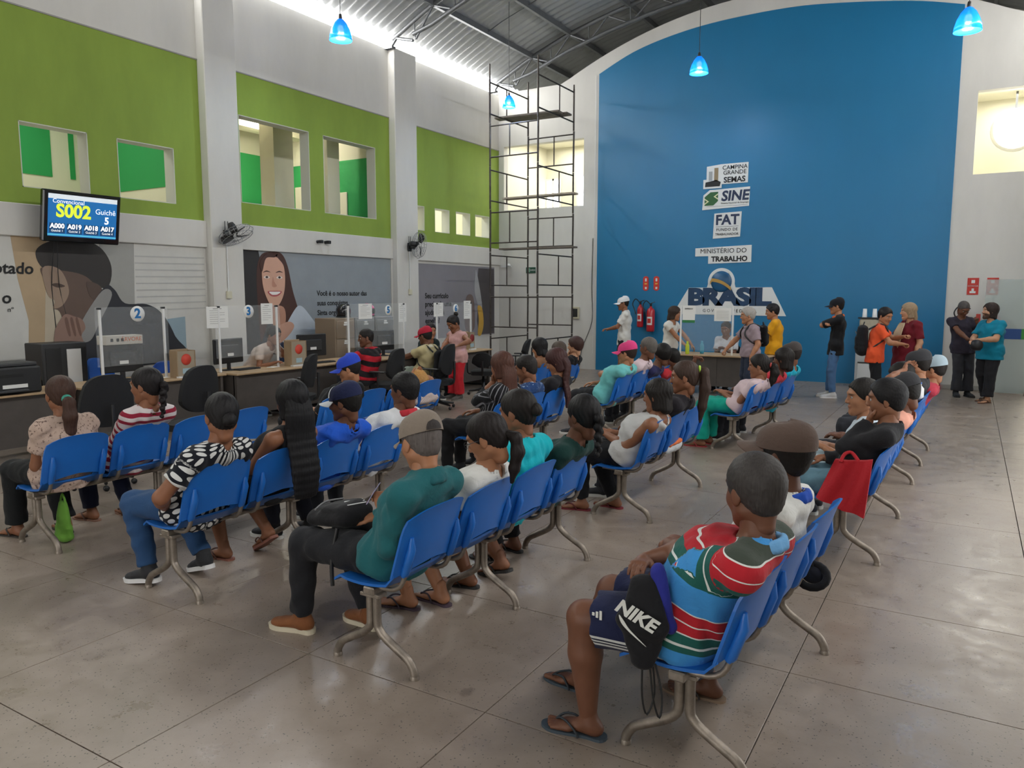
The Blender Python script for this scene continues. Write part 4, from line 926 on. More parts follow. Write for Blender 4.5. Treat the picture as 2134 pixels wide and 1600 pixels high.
# ================================================================= people: bodies grown as smooth unions of tapered limbs
f32 = np.float32
def V3(*a): return np.array(a, float)
def unit(v): v = np.asarray(v, float); return v/(np.linalg.norm(v)+1e-9)
class Cone:      # tapered limb, optionally cut flat at b
    def __init__(s, a, b, ra, rb, k=.03, cut=False, cuta=False): s.a, s.b, s.ra, s.rb, s.k, s.cut, s.cuta = np.asarray(a, float), np.asarray(b, float), ra, rb, k, cut, cuta
    def box(s): r = max(s.ra, s.rb); return np.minimum(s.a, s.b)-r, np.maximum(s.a, s.b)+r
    def d(s, P):
        ab = (s.b-s.a); L2 = ab@ab+1e-9; pa = P-s.a.astype(f32); t0 = pa@ab.astype(f32)/f32(L2); t = np.clip(t0, 0, 1)
        q = pa-t[..., None]*ab.astype(f32); d = np.sqrt((q*q).sum(-1))-(s.ra+t*(s.rb-s.ra))
        L = math.sqrt(L2)
        if s.cut: d = np.maximum(d, (t0-1)*L)
        if s.cuta: d = np.maximum(d, -t0*L)
        return d
class Ell:       # tapered limb of elliptic section: half widths along w, half depths across
    def __init__(s, a, b, wa, da, wb, db, w, k=.04, cut=False): s.a, s.b, s.wa, s.da, s.wb, s.db, s.k, s.cut = np.asarray(a, float), np.asarray(b, float), wa, da, wb, db, k, cut; s.w = unit(w)
    def box(s): r = max(s.wa, s.wb, s.da, s.db); return np.minimum(s.a, s.b)-r, np.maximum(s.a, s.b)+r
    def d(s, P):
        ab = (s.b-s.a); L2 = ab@ab+1e-9; pa = P-s.a.astype(f32); t0 = pa@ab.astype(f32)/f32(L2); t = np.clip(t0, 0, 1)
        q = pa-t[..., None]*ab.astype(f32); u = q@s.w.astype(f32); r2 = (q*q).sum(-1)-u*u
        W = s.wa+t*(s.wb-s.wa); D = s.da+t*(s.db-s.da); n = np.sqrt((u/W)**2+np.maximum(r2, 0)/(D*D)); m = np.minimum(W, D)
        # distance estimate along the gradient
        g = np.sqrt((u/(W*W))**2+np.maximum(r2, 0)/(D**4))+1e-6
        d = np.where(n > .3, n*(n-1)/g, (n-1)*m)
        if s.cut: d = np.maximum(d, (t0-1)*math.sqrt(L2))
        return d.astype(f32)
class Ball:      # ellipsoid in a rotated frame
    def __init__(s, c, r, M=None, k=.02): s.c, s.r, s.M, s.k = np.asarray(c, float), np.asarray(r, float)*np.ones(3), (np.eye(3) if M is None else np.asarray(M, float)), k
    def box(s): r = max(s.r); return s.c-r, s.c+r
    def d(s, P):
        q = (P-s.c.astype(f32))@s.M.astype(f32); n = np.sqrt(((q/s.r.astype(f32))**2).sum(-1)); g = np.sqrt(((q/(s.r**2).astype(f32))**2).sum(-1))+1e-6
        return np.where(n > .3, n*(n-1)/g, (n-1)*min(s.r)).astype(f32)
def smin(a, b, k):
    h = np.clip(.5+.5*(b-a)/k, 0, 1); return b+(a-b)*h-k*h*(1-h)
def surfnet(D, org, h):
    S = D < 0
    off = [(i, j, k) for i in (0, 1) for j in (0, 1) for k in (0, 1)]
    nx, ny, nz = D.shape
    cnt = sum(S[i:nx-1+i, j:ny-1+j, k:nz-1+k].astype(np.int8) for i, j, k in off)
    idx = np.argwhere((cnt > 0) & (cnt < 8))
    if len(idx) == 0: return np.zeros((0, 3)), np.zeros((0, 4), int)
    vals = np.stack([D[idx[:, 0]+i, idx[:, 1]+j, idx[:, 2]+k] for i, j, k in off], 1)
    acc = np.zeros((len(idx), 3)); n = np.zeros(len(idx)); oa = np.array(off, float)
    for p in range(8):
        for q in range(p+1, 8):
            if np.abs(oa[p]-oa[q]).sum() == 1:
                m = (vals[:, p] < 0) != (vals[:, q] < 0); t = vals[m, p]/(vals[m, p]-vals[m, q])
                acc[m] += oa[p]+t[:, None]*(oa[q]-oa[p]); n[m] += 1
    v = (idx+acc/n[:, None])*h+org
    gi = np.full((nx-1, ny-1, nz-1), -1, np.int32); gi[idx[:, 0], idx[:, 1], idx[:, 2]] = np.arange(len(idx))
    F = []
    for ax in range(3):
        b, c = (ax+1) % 3, (ax+2) % 3
        sl0 = [slice(1, -1)]*3; sl0[ax] = slice(0, -1); sl1 = [slice(1, -1)]*3; sl1[ax] = slice(1, None)
        A, B = S[tuple(sl0)], S[tuple(sl1)]; e = np.argwhere(A != B)
        if len(e) == 0: continue
        sgn = A[e[:, 0], e[:, 1], e[:, 2]]
        base = e.copy(); base[:, b] += 1; base[:, c] += 1
        def cell(db, dc):
            q = base.copy(); q[:, b] += db; q[:, c] += dc; return gi[q[:, 0], q[:, 1], q[:, 2]]
        quad = np.stack([cell(-1, -1), cell(0, -1), cell(0, 0), cell(-1, 0)], 1)
        quad[~sgn] = quad[~sgn][:, ::-1]; F.append(quad)
    F = np.concatenate(F); F = F[(F >= 0).all(1)]
    return v, F
def field(prims, h, cuts=(), subs=(), fold=0, seed=0, extra=None, pad=.03):
    lo = np.min([p.box()[0] for p in prims], 0)-pad; hi = np.max([p.box()[1] for p in prims], 0)+pad
    n = np.ceil((hi-lo)/h).astype(int)+1; D = np.full(n, .5, f32)
    ax = [(lo[i]+h*np.arange(n[i])).astype(f32) for i in range(3)]
    for p in prims:
        a, b = p.box(); m = p.k+2*h+.02
        i0 = np.clip(((a-m-lo)/h).astype(int), 0, n-1); i1 = np.clip(((b+m-lo)/h).astype(int)+2, 1, n)
        sl = tuple(slice(i0[i], i1[i]) for i in range(3))
        P = np.stack(np.meshgrid(*[ax[i][sl[i]] for i in range(3)], indexing='ij'), -1)
        D[sl] = smin(D[sl], p.d(P), p.k)
    if fold or cuts or subs or extra:
        P = np.stack(np.meshgrid(*ax, indexing='ij'), -1)
        if fold:
            r = np.random.RandomState(seed)
            for k in range(3):
                a, b = r.normal(size=3), r.normal(size=3); a = a/np.linalg.norm(a)*r.uniform(45, 75); b = b/np.linalg.norm(b)*r.uniform(18, 30)
                D = D+f32(fold*(.8, .6, .45)[k])*np.sin(P@a.astype(f32)+f32(1.9)*np.sin(P@b.astype(f32)+f32(r.uniform(0, 6))))
        if extra: D = extra(P, D)
        for (c, nrm) in cuts: D = np.maximum(D, (P-np.asarray(c, f32))@np.asarray(nrm, f32))
        for p in subs: D = np.maximum(D, -p.d(P))
    return surfnet(D.astype(f32), lo, h)
def np_mesh(name, parts, mats, tint=None, pat=None):
    """parts: list of (verts, quads/tris list, material index)"""
    V = np.concatenate([p[0] for p in parts]) if parts else np.zeros((0, 3)); me = bpy.data.meshes.new(name)
    loops, starts, tot, mi, off = [], [], [], [], 0; ls = 0
    for v, f, m in parts:
        f = np.asarray(f); k = f.shape[1]
        loops.append((f+off).ravel()); starts.append(ls+np.arange(len(f))*k); tot.append(np.full(len(f), k)); mi.append(np.full(len(f), m)); ls += len(f)*k; off += len(v)
    loops, starts, tot, mi = map(np.concatenate, (loops, starts, tot, mi))
    me.vertices.add(len(V)); me.vertices.foreach_set('co', V.astype(f32).ravel())
    me.loops.add(len(loops)); me.loops.foreach_set('vertex_index', loops.astype(np.int32))
    me.polygons.add(len(starts)); me.polygons.foreach_set('loop_start', starts.astype(np.int32)); me.polygons.foreach_set('material_index', mi.astype(np.int32))
    me.polygons.foreach_set('use_smooth', np.ones(len(starts), bool))
    me.update(calc_edges=True)
    for m in (mats if isinstance(mats, (list, tuple)) else [mats]): me.materials.append(m)
    if tint is not None:
        a = me.attributes.new('tint', 'FLOAT_COLOR', 'POINT'); a.data.foreach_set('color', np.concatenate([tint, np.ones((len(tint), 1))], 1).astype(f32).ravel())
    if pat is not None:
        a = me.attributes.new('pat', 'FLOAT_VECTOR', 'POINT'); a.data.foreach_set('vector', pat.astype(f32).ravel())
    me.validate(); return me
# ---------------------------------------------------------------- materials for people
def skin_mat():
    m = bpy.data.materials.new('skin'); m.use_nodes = True; nt = m.node_tree; b = nt.nodes['Principled BSDF']; L = nt.links.new
    a = nd(nt, 'ShaderNodeAttribute', attribute_name='tint'); t = nd(nt, 'ShaderNodeTexNoise', i_Scale=22.0, i_Detail=3.0); tc = nd(nt, 'ShaderNodeTexCoord'); L(tc.outputs['Object'], t.inputs['Vector'])
    r = nd(nt, 'ShaderNodeMapRange'); r.inputs[3].default_value = .86; r.inputs[4].default_value = 1.1; L(t.outputs[0], r.inputs[0])
    mx = nd(nt, 'ShaderNodeVectorMath', operation='SCALE'); L(a.outputs['Color'], mx.inputs[0]); L(r.outputs[0], mx.inputs['Scale']); L(mx.outputs[0], b.inputs['Base Color'])
    b.inputs['Roughness'].default_value = .5; b.inputs['Specular IOR Level'].default_value = .35
    return m
M_skin = skin_mat()
def hair_mat(col):
    nm = 'hair_'+col[1:]
    if nm in MATS: return MATS[nm]
    m = bpy.data.materials.new(nm); m.use_nodes = True; nt = m.node_tree; b = nt.nodes['Principled BSDF']; L = nt.links.new; c = lin(col)
    tc = nd(nt, 'ShaderNodeTexCoord'); mp = nd(nt, 'ShaderNodeMapping'); mp.inputs['Scale'].default_value = (150, 150, 9); L(tc.outputs['Object'], mp.inputs[0])
    t = nd(nt, 'ShaderNodeTexNoise', i_Scale=1.0, i_Detail=2.0); L(mp.outputs[0], t.inputs['Vector'])
    mx = nd(nt, 'ShaderNodeMix', data_type='RGBA'); L(t.outputs[0], mx.inputs[0]); mx.inputs[6].default_value = (*[x*.5 for x in c], 1); mx.inputs[7].default_value = (*[min(1, x*1.6+.004) for x in c], 1)
    L(mx.outputs[2], b.inputs['Base Color']); b.inputs['Roughness'].default_value = .58; b.inputs['Specular IOR Level'].default_value = .28
    bp = nd(nt, 'ShaderNodeBump', i_Strength=.6, i_Distance=.003); L(t.outputs[0], bp.inputs['Height']); L(bp.outputs[0], b.inputs['Normal'])
    MATS[nm] = m; return m
def cloth(col, pattern=None, rough=.85):
    """col: base hex; pattern: ('h'|'v', period, [(start, hex), ...]) bands, ('dots', pitch, radius, hex), ('print', hex, scale, threshold)"""
    nm = 'cloth_%s_%s' % (col[1:], '' if not pattern else '_'.join(str(q) for q in pattern)[:40])
    if nm in MATS: return MATS[nm]
    m = bpy.data.materials.new(nm); m.use_nodes = True; nt = m.node_tree; b = nt.nodes['Principled BSDF']; L = nt.links.new; c = lin(col)
    tc = nd(nt, 'ShaderNodeTexCoord'); t = nd(nt, 'ShaderNodeTexNoise', i_Scale=7.0, i_Detail=4.0); L(tc.outputs['Object'], t.inputs['Vector'])
    r = nd(nt, 'ShaderNodeMapRange'); r.inputs[3].default_value = .84; r.inputs[4].default_value = 1.10; L(t.outputs[0], r.inputs[0])
    src = None
    if pattern:
        at = nd(nt, 'ShaderNodeAttribute', attribute_name='pat'); sp = nd(nt, 'ShaderNodeSeparateXYZ'); L(at.outputs['Vector'], sp.inputs[0])
        if pattern[0] in 'hv':
            d = nd(nt, 'ShaderNodeMath', operation='DIVIDE'); d.inputs[1].default_value = pattern[1]; L(sp.outputs[1 if pattern[0] == 'h' else 0], d.inputs[0])
            fr = nd(nt, 'ShaderNodeMath', operation='FRACT'); L(d.outputs[0], fr.inputs[0])
            cr = nd(nt, 'ShaderNodeValToRGB'); cr.color_ramp.interpolation = 'CONSTANT'; e = cr.color_ramp.elements
            while len(e) < len(pattern[2]): e.new(.5)
            for k, (p, cc) in enumerate(pattern[2]): e[k].position = p; e[k].color = (*lin(cc), 1)
            L(fr.outputs[0], cr.inputs[0]); src = cr.outputs[0]
        elif pattern[0] == 'dots':
            def wrap(o, off):
                d = nd(nt, 'ShaderNodeMath', operation='MULTIPLY_ADD'); d.inputs[1].default_value = 1/pattern[1]; d.inputs[2].default_value = off; L(o, d.inputs[0])
                fr = nd(nt, 'ShaderNodeMath', operation='FRACT'); L(d.outputs[0], fr.inputs[0]); s_ = nd(nt, 'ShaderNodeMath', operation='SUBTRACT'); s_.inputs[1].default_value = .5; L(fr.outputs[0], s_.inputs[0])
                q = nd(nt, 'ShaderNodeMath', operation='POWER'); q.inputs[1].default_value = 2.0; ab = nd(nt, 'ShaderNodeMath', operation='ABSOLUTE'); L(s_.outputs[0], ab.inputs[0]); L(ab.outputs[0], q.inputs[0]); return q.outputs[0]
            ds = []
            for off in (0., .5):
                ad = nd(nt, 'ShaderNodeMath', operation='ADD'); L(wrap(sp.outputs[0], off), ad.inputs[0]); L(wrap(sp.outputs[2], off), ad.inputs[1]); ds.append(ad.outputs[0])
            mn = nd(nt, 'ShaderNodeMath', operation='MINIMUM'); L(ds[0], mn.inputs[0]); L(ds[1], mn.inputs[1])
            lt = nd(nt, 'ShaderNodeMath', operation='LESS_THAN'); lt.inputs[1].default_value = (pattern[2]/pattern[1])**2; L(mn.outputs[0], lt.inputs[0])
            mx = nd(nt, 'ShaderNodeMix', data_type='RGBA'); L(lt.outputs[0], mx.inputs[0]); mx.inputs[6].default_value = (*c, 1); mx.inputs[7].default_value = (*lin(pattern[3]), 1); src = mx.outputs[2]
        elif pattern[0] == 'print':
            v = nd(nt, 'ShaderNodeTexNoise', i_Scale=pattern[2], i_Detail=5.0, i_Roughness=.65); L(tc.outputs['Object'], v.inputs['Vector'])
            lt = nd(nt, 'ShaderNodeMath', operation='GREATER_THAN'); lt.inputs[1].default_value = pattern[3]; L(v.outputs[0], lt.inputs[0])
            mx = nd(nt, 'ShaderNodeMix', data_type='RGBA'); L(lt.outputs[0], mx.inputs[0]); mx.inputs[6].default_value = (*c, 1); mx.inputs[7].default_value = (*lin(pattern[1]), 1); src = mx.outputs[2]
    mu = nd(nt, 'ShaderNodeVectorMath', operation='SCALE'); L(r.outputs[0], mu.inputs['Scale'])
    if src: L(src, mu.inputs[0])
    else: mu.inputs[0].default_value = c
    L(mu.outputs[0], b.inputs['Base Color']); b.inputs['Roughness'].default_value = rough; b.inputs['Specular IOR Level'].default_value = .25; b.inputs['Sheen Weight'].default_value = .06
    t2 = nd(nt, 'ShaderNodeTexNoise', i_Scale=26.0, i_Detail=4.0, i_Distortion=.8); L(tc.outputs['Object'], t2.inputs['Vector'])
    bp = nd(nt, 'ShaderNodeBump', i_Strength=.35, i_Distance=.012); L(t2.outputs[0], bp.inputs['Height']); L(bp.outputs[0], b.inputs['Normal'])
    MATS[nm] = m; return m
# ---------------------------------------------------------------- head, hand and foot templates
def head_template(h):
    p = [Ball((-.012, 0, .032), (.098, .077, .088), k=.01), Ball((.028, 0, -.035), (.060, .057, .080), k=.05)]
    for s in (1, -1):
        p += [Cone((-.005, s*.048, -.055), (.060, s*.012, -.098), .026, .022, .03), Ball((.052, s*.040, -.030), (.026, .022, .024), k=.025)]
    p += [Cone((.066, 0, -.099), (.070, 0, -.103), .018, .018, .025), Cone((-.03, 0, -.06), (-.034, 0, -.105), .050, .040, .03)]
    p += [Cone((.086, 0, .012), (.106, 0, -.026), .008, .011, .014), Ball((.101, .011, -.032), .0085, k=.01), Ball((.101, -.011, -.032), .0085, k=.01)]
    p += [Ball((.080, 0, .030), (.014, .05, .010), k=.02), Ball((.086, 0, -.058), (.011, .022, .0055), k=.008), Ball((.085, 0, -.068), (.010, .019, .006), k=.008)]
    sb = [Ball((.099, s*.032, .004), (.016, .017, .011)) for s in (1, -1)]
    v, f = field(p, h, subs=sb, pad=.01)
    q = []
    for s in (1, -1):
        M = np.array(Matrix.Rotation(s*.35, 3, 'Z')@Matrix.Rotation(-.2, 3, 'Y'))
        q += [Ball((-.008, s*.078, -.005), (.020, .008, .032), M, k=.004), Ball((-.002, s*.074, -.030), (.010, .006, .012), M, k=.01)]
    ev, ef = field(q, h*.8, pad=.01)
    g = []
    for s in (1, -1): g.append(Ball((.0765, s*.032, .003), .0125, k=.001))
    gv, gf = field(g, h*.7, pad=.006)
    return [(v, f, 0), (ev, ef, 0), (gv, gf, 0)], (len(v), len(ev), len(gv))
HEADS = {}
def head_geo(h):
    if h not in HEADS: HEADS[h] = head_template(h)
    return HEADS[h]
def hand_template(curl, h=.0038, spread=0.0, thumb=0.0):
    p = [Ell((.012, 0, 0), (.080, .001, 0), .028, .016, .036, .013, (0, 1, 0), k=.012), Cone((-.02, 0, 0), (.02, 0, 0), .024, .022, .015), Ball((.035, .024, -.008), (.028, .014, .013), k=.012)]
    for y, L_, r in ((.027, .072, .0085), (.009, .080, .0088), (-.009, .075, .0085), (-.026, .060, .0075)):
        a = np.array((.082-abs(y)*.18, y, 0.)); d = 0.
        dy = y*spread
        for fr, cu in ((.44, .75), (.31, 1.0), (.25, .7)):
            d += curl*cu; b = a+L_*fr*np.array((math.cos(d), dy, -math.sin(d))); p.append(Cone(a, b, r, r*.9, .005)); a = b; r *= .93
    t = [(.022, .030, -.006), (.048, .050-.008*thumb, -.014-.012*thumb), (.072, .056-.026*thumb, -.022-.022*thumb), (.090, .054-.040*thumb, -.028-.030*thumb)]
    for a, b, r in zip(t[:-1], t[1:], (.0115, .010, .0085)): p.append(Cone(a, b, r, r*.88, .008))
    return field(p, h, pad=.008)
HANDS = {}
def hand_geo(kind):
    if kind not in HANDS:
        HANDS[kind] = hand_template(*{'relax': (.42, .0042, .05, .2), 'grip': (1.15, .0042, 0, .9), 'flat': (.12, .0042, .15, 0)}[kind])
    return HANDS[kind]
def foot_template(h=.005):
    p = [Ball((-.035, 0, -.045), (.034, .030, .030), k=.02), Cone((0, 0, .03), (-.005, 0, -.02), .036, .038, .02), Ell((-.01, 0, -.035), (.10, .0, -.055), .032, .036, .042, .018, (0, 1, 0), k=.03), Ell((.08, .0, -.058), (.135, .002, -.062), .043, .016, .040, .012, (0, 1, 0), k=.02)]
    for y, x, r in ((.030, .182, .0125), (.010, .180, .0095), (-.007, .173, .009), (-.022, .164, .0085), (-.035, .152, .008)): p.append(Cone((.12, y*.92, -.063), (x, y, -.066), .011, r, .006))
    return field(p, h, pad=.01)
FOOT = []
def foot_geo():
    if not FOOT: FOOT.append(foot_template())
    return FOOT[0]
def shoe_template(h=.007):
    p = [Ball((-.035, 0, -.035), (.042, .036, .042), k=.02), Cone((-.005, 0, .035), (-.005, 0, -.02), .046, .044, .02), Ell((-.01, 0, -.025), (.11, 0, -.045), .038, .044, .046, .028, (0, 1, 0), k=.03), Ball((.145, 0, -.052), (.055, .046, .026), k=.03)]
    return field(p, h, cuts=[((0, 0, .045), (0, 0, 1)), ((0, 0, -.070), (0, 0, -1))], pad=.012)
SHOE = []
def shoe_geo():
    if not SHOE: SHOE.append(shoe_template())
    return SHOE[0]
SOLE = catmull(np.array([(-.08, 0, 0), (-.06, .032, 0), (0, .030, 0), (.07, .040, 0), (.13, .048, 0), (.18, .036, 0), (.202, .010, 0), (.19, -.024, 0), (.14, -.046, 0), (.06, -.036, 0), (0, -.030, 0), (-.06, -.032, 0)], float), 3, True)
# ---------------------------------------------------------------- one person
def ik(S, T, l1, l2, pole):
    d = T-S; L = np.linalg.norm(d)
    if L > (l1+l2)*.995: T = S+d/L*(l1+l2)*.995; d = T-S; L = np.linalg.norm(d)
    L = max(L, abs(l1-l2)+.02); u = d/np.linalg.norm(d); a = (l1*l1-l2*l2+L*L)/(2*L); hh = math.sqrt(max(l1*l1-a*a, 0))
    p = np.asarray(pole, float); p = p-u*(p@u); p = unit(p)
    return S+u*a+p*hh, T
SKINS = dict(dark='#5d3b2a', deep='#6d4734', brown='#8a5c43', tan='#a87556', fair='#c49474')
PEOPLE = []
def person(label, T, base, head_yaw=180, head_pitch=8, body_yaw=180, sit=True, seat_z=.455, skin='brown', build=1.0, sh=1.0,
           arms=('lap', 'lap'), hands=('relax', 'relax'), shirt=None, sleeve=.55, neck='crew', pants=None, leg='long', flare=0, feet=('shoe', '#2b2c30', '#d8d8d4'),
           footx=(.02, .02), kneey=(.12, .12), knee_x=(0, 0), heel=(0, 0), hair=None, cap=None, res=.014, hres=.0055, dress=None, belly=0, beard=None, glasses=False, seed=0, lift=(0, 0), collar=None, hem=.0, hs=1.12, bench_back=True):
    """T: crown of the head, base: pelvis x,y (sitting) or feet x,y (standing)"""
    T = np.array(T, float); seed = seed or (len(PEOPLE)*7+3)
    root = thing('person', label, 'person', (base[0], base[1], 0)); PEOPLE.append(root); O = V3(base[0], base[1], 0)
    fw = V3(math.cos(R(body_yaw)), math.sin(R(body_yaw)), 0); lf = V3(-fw[1], fw[0], 0); up = V3(0, 0, 1)
    def Lc(x, y, z): return fw*x+lf*y+up*z                 # body frame, origin on the floor under the base
    HR = np.array(Matrix.Rotation(R(head_yaw), 3, 'Z')@Matrix.Rotation(R(head_pitch), 3, 'Y'))     # columns: face, left, crown
    T = T-O; s = 1.0
    Hc = T-HR[:, 2]*(.126 if not cap else .134)*hs
    HN = np.array(Matrix.Rotation(R(head_yaw), 3, 'Z')@Matrix.Rotation(R(head_pitch*.35), 3, 'Y'))
    N = Hc+(HN@V3(-.036, 0, -.118)+V3(0, 0, -.036))*hs
    B = build
    if sit:
        P = Lc(.015+.16*max(0, B-1), 0, seat_z+.085)
    else:
        zs = T[2]+.0; s = zs/1.70; P = V3(0, 0, .92*s)+Lc(-.02, 0, 0)
        P = P*np.array([1, 1, 1]); P[:2] = P[:2]+(N[:2])*.12
    sp = N-P; upb = unit(sp); back = unit(np.cross(lf, upb)) # points forward? ensured below
    if back@fw > 0: back = -back
    slouch = .045 if sit else .015
    C1 = P+sp*.30+back*slouch*.6; C2 = P+sp*.66+back*slouch; C3 = P+sp*.90+back*.015
    if sit and bench_back:
        for C_ in (C1, C2):                                # the back rests against the bench back, never through it
            xb = .13+.105*(C_[2]-.5)/.34+.03; lim = -xb+.112*B+.056
            d_ = lim-C_@fw
            if d_ > 0 and C_[2] < .95: C_ += fw*d_*min(1, max(0, (.93-C_[2])/.15))
        d_ = -.205-max(0, C3[2]-.88)*.6-C3@fw
        if d_ > 0: C3 += fw*d_
        d_ = C3@fw-.042-N@fw
        if d_ > 0: N = N+fw*d_
    sw = .162*sh*(1+.35*(B-1))
    Sh = [C3+lf*sw*sg+upb*.0-up*.012 for sg in (1, -1)]; Hp = [P+lf*.085*sg*(1+.5*(B-1)) for sg in (1, -1)]
    l1, l2 = .285, .25
    if not sit: l1 *= s; l2 *= s
    El, Wr, Hd = [], [], []
    for i, sg in enumerate((1, -1)):
        a = arms[i]; fd = None
        if isinstance(a, str):
            hz = (seat_z+.215) if sit else .98*s
            sx_ = Sh[i]@fw
            if a == 'lap': t_, pole = Lc(max(.20, sx_+.25)+.20*(B-1), sg*.06, hz+.05*(B-1)), Lc(-.35, sg*.38, -.9)
            elif a == 'knee': t_, pole = Lc(.40, sg*.13, hz-.02), Lc(-.4, sg*1, -.4)
            elif a == 'hold': t_, pole = Lc(sx_+.27, sg*.05, hz+.11), Lc(-.3, sg*.35, -.9)
            elif a == 'cross': t_, pole = C2+Lc(.22+.10*(B-1), -sg*.11, .03), Lc(.55, sg*1, -.25); fd = Lc(-.15, -sg*1, .1)
            elif a == 'face': t_, pole = Hc+HR@V3(.105, sg*.02, -.145), Lc(.5, sg*.6, -1); fd = HR@V3(-.2, -sg*.2, .9)
            elif a == 'hip': t_, pole = P+Lc(.02, sg*(.17*B+.03), .02), Lc(-.6, sg*1, .1); fd = Lc(.5, -sg*.6, -.5)
            elif a == 'down': t_, pole = Lc(.06, sg*.24*B, .80*s), Lc(-1, sg*.4, 0); fd = Lc(.15, 0, -1)
            elif a == 'front': t_, pole = Lc(.30, sg*.05, 1.05*s), Lc(-.3, sg*1, -.8); fd = Lc(.7, -sg*.5, 0)
            elif a == 'headback': t_, pole = Hc+HR@V3(-.05, sg*.09, .06), Lc(.6, sg*1, .4); fd = HR@V3(-.5, -sg*.8, .2)
        else:
            t_, pole = Lc(*a[0]), Lc(*a[1]); fd = Lc(*a[2]) if len(a) > 2 else None
        e, w = ik(Sh[i], t_, l1, l2, pole); El.append(e); Wr.append(w); Hd.append(unit(fd if fd is not None else w-e))
    Kn, An = [], []
    for i, sg in enumerate((1, -1)):
        if sit:
            k = Lc(.43+knee_x[i], sg*kneey[i], seat_z+.065+lift[i]); a = Lc(.43+knee_x[i]+footx[i], sg*kneey[i]*.95, .085+heel[i])
        else:
            k = Lc(.03+knee_x[i], sg*kneey[i]*.75, .49*s+lift[i]); a = Lc(footx[i], sg*kneey[i]*.8, .085+heel[i])
        Kn.append(k); An.append(a)
    tc_ = lin(SKINS.get(skin, skin)); tc = np.array(tc_)
    # ---- body
    q = [Ell(P, C1, .143*B, .102*B, .125*B, .093*B, lf), Ell(C1, C2, .125*B, .093*B, .143*B, .102*B, lf), Ell(C2, C3, .143*B, .10*B, .118*sh, .070, lf)]
    q += [Cone(C3+upb*.0, N+(Hc-N)*.62, .066, .054*hs, .04)]
    af = .5+.5*B
    for i in (0, 1):
        q += [Cone(C3+upb*.015, Sh[i], .046, .050*af, .03), Cone(Sh[i], El[i], .050*af, .043*af, .025), Cone(El[i], El[i]+(Wr[i]-El[i])*.35, .043*af, .042*af, .02), Cone(El[i]+(Wr[i]-El[i])*.35, Wr[i], .042*af, .027, .02)]
        lk = .90 if (pants and leg == 'long') else 1.0
        q += [Cone(Hp[i], Kn[i], .084*B*lk, .060*af*lk, .03), Cone(Kn[i], Kn[i]+(An[i]-Kn[i])*.35, .058*af*lk, .060*af*lk, .02), Cone(Kn[i]+(An[i]-Kn[i])*.35, An[i], .060*af*lk, .036, .02)]
    bv, bf = field(q, res*1.15 if shirt else res)
    parts = [(bv, bf, 0)]; tint = [np.tile(tc, (len(bv), 1))]
    hp, cnt = head_geo(hres)
    for j, (v, f, m) in enumerate(hp):
        parts.append((v@HR.T*hs+Hc, f, 0)); c = np.tile(tc, (len(v), 1))
        if j == 0:
            x, y, z = v[:, 0], np.abs(v[:, 1]), v[:, 2]
            lip = np.clip(1.3-np.sqrt(((z+.063)/.011)**2+(y/.024)**2+((x-.09)/.03)**2), 0, 1)[:, None]*.6; c = c*(1-lip)+np.array(lin('#8c4a44'))*lip
            br = np.clip(2.0-np.sqrt(((z-.024)/.005)**2+((y-.034)/.018)**2)*1.3, 0, 1)[:, None]*(x > .04)[:, None]*.85; c = c*(1-br)+np.array((.012, .009, .007))*br
            if beard:
                bd = (np.clip((-.028-z)*60-np.clip((y-.055)*40, 0, 1), 0, 1)*np.clip((x+.01)*60, 0, 1)*np.clip((np.sqrt(((z+.063)/.012)**2+(y/.026)**2)-.7)*3, 0, 1)*(z > -.125))[:, None]*.9; c = c*(1-bd)+np.array(lin(beard))*bd
        if j == 2:
            ir = ((np.sqrt((np.abs(v[:, 1])-.032)**2+(v[:, 2]-.003)**2) < .0058) & (v[:, 0] > .08))[:, None]; c = np.where(ir, np.array((.01, .007, .005)), np.array((.42, .40, .38)))
        tint.append(c)
    for i, sg in enumerate((1, -1)):
        v, f = hand_geo(hands[i]); v = v.copy()
        if sg == 1: v[:, 1] *= -1; f = np.asarray(f)[:, ::-1]
        x = Hd[i]; ref = up if abs(x[2]) < .8 else fw
        if arms[i] in ('face', 'headback'): ref = -HR[:, 0]*-1
        z = unit(ref-x*(ref@x)); y = np.cross(z, x); parts.append((v@np.stack([x, y, z])*(1.04 if sit else 1.04*s)+Wr[i], f, 0)); tint.append(np.tile(tc*1.02, (len(v), 1)))
    bare = feet[0] in ('flip', 'bare')
    FM = []
    for i, sg in enumerate((1, -1)):
        fx = unit(fw+lf*sg*.16); pit = math.atan2(heel[i], .17); fx = unit(fx*math.cos(pit)-up*math.sin(pit)); fy = unit(np.cross(up, fx)); fz = np.cross(fx, fy); FM.append(np.stack([fx, fy, fz]))
        if bare:
            v, f = foot_geo(); v = v.copy()
            if sg == 1: v[:, 1] *= -1; f = np.asarray(f)[:, ::-1]
            parts.append((v@FM[i]+An[i], f, 0)); tint.append(np.tile(tc*.95, (len(v), 1)))
    link('body', np_mesh('body', parts, M_skin, tint=np.concatenate(tint)), root)
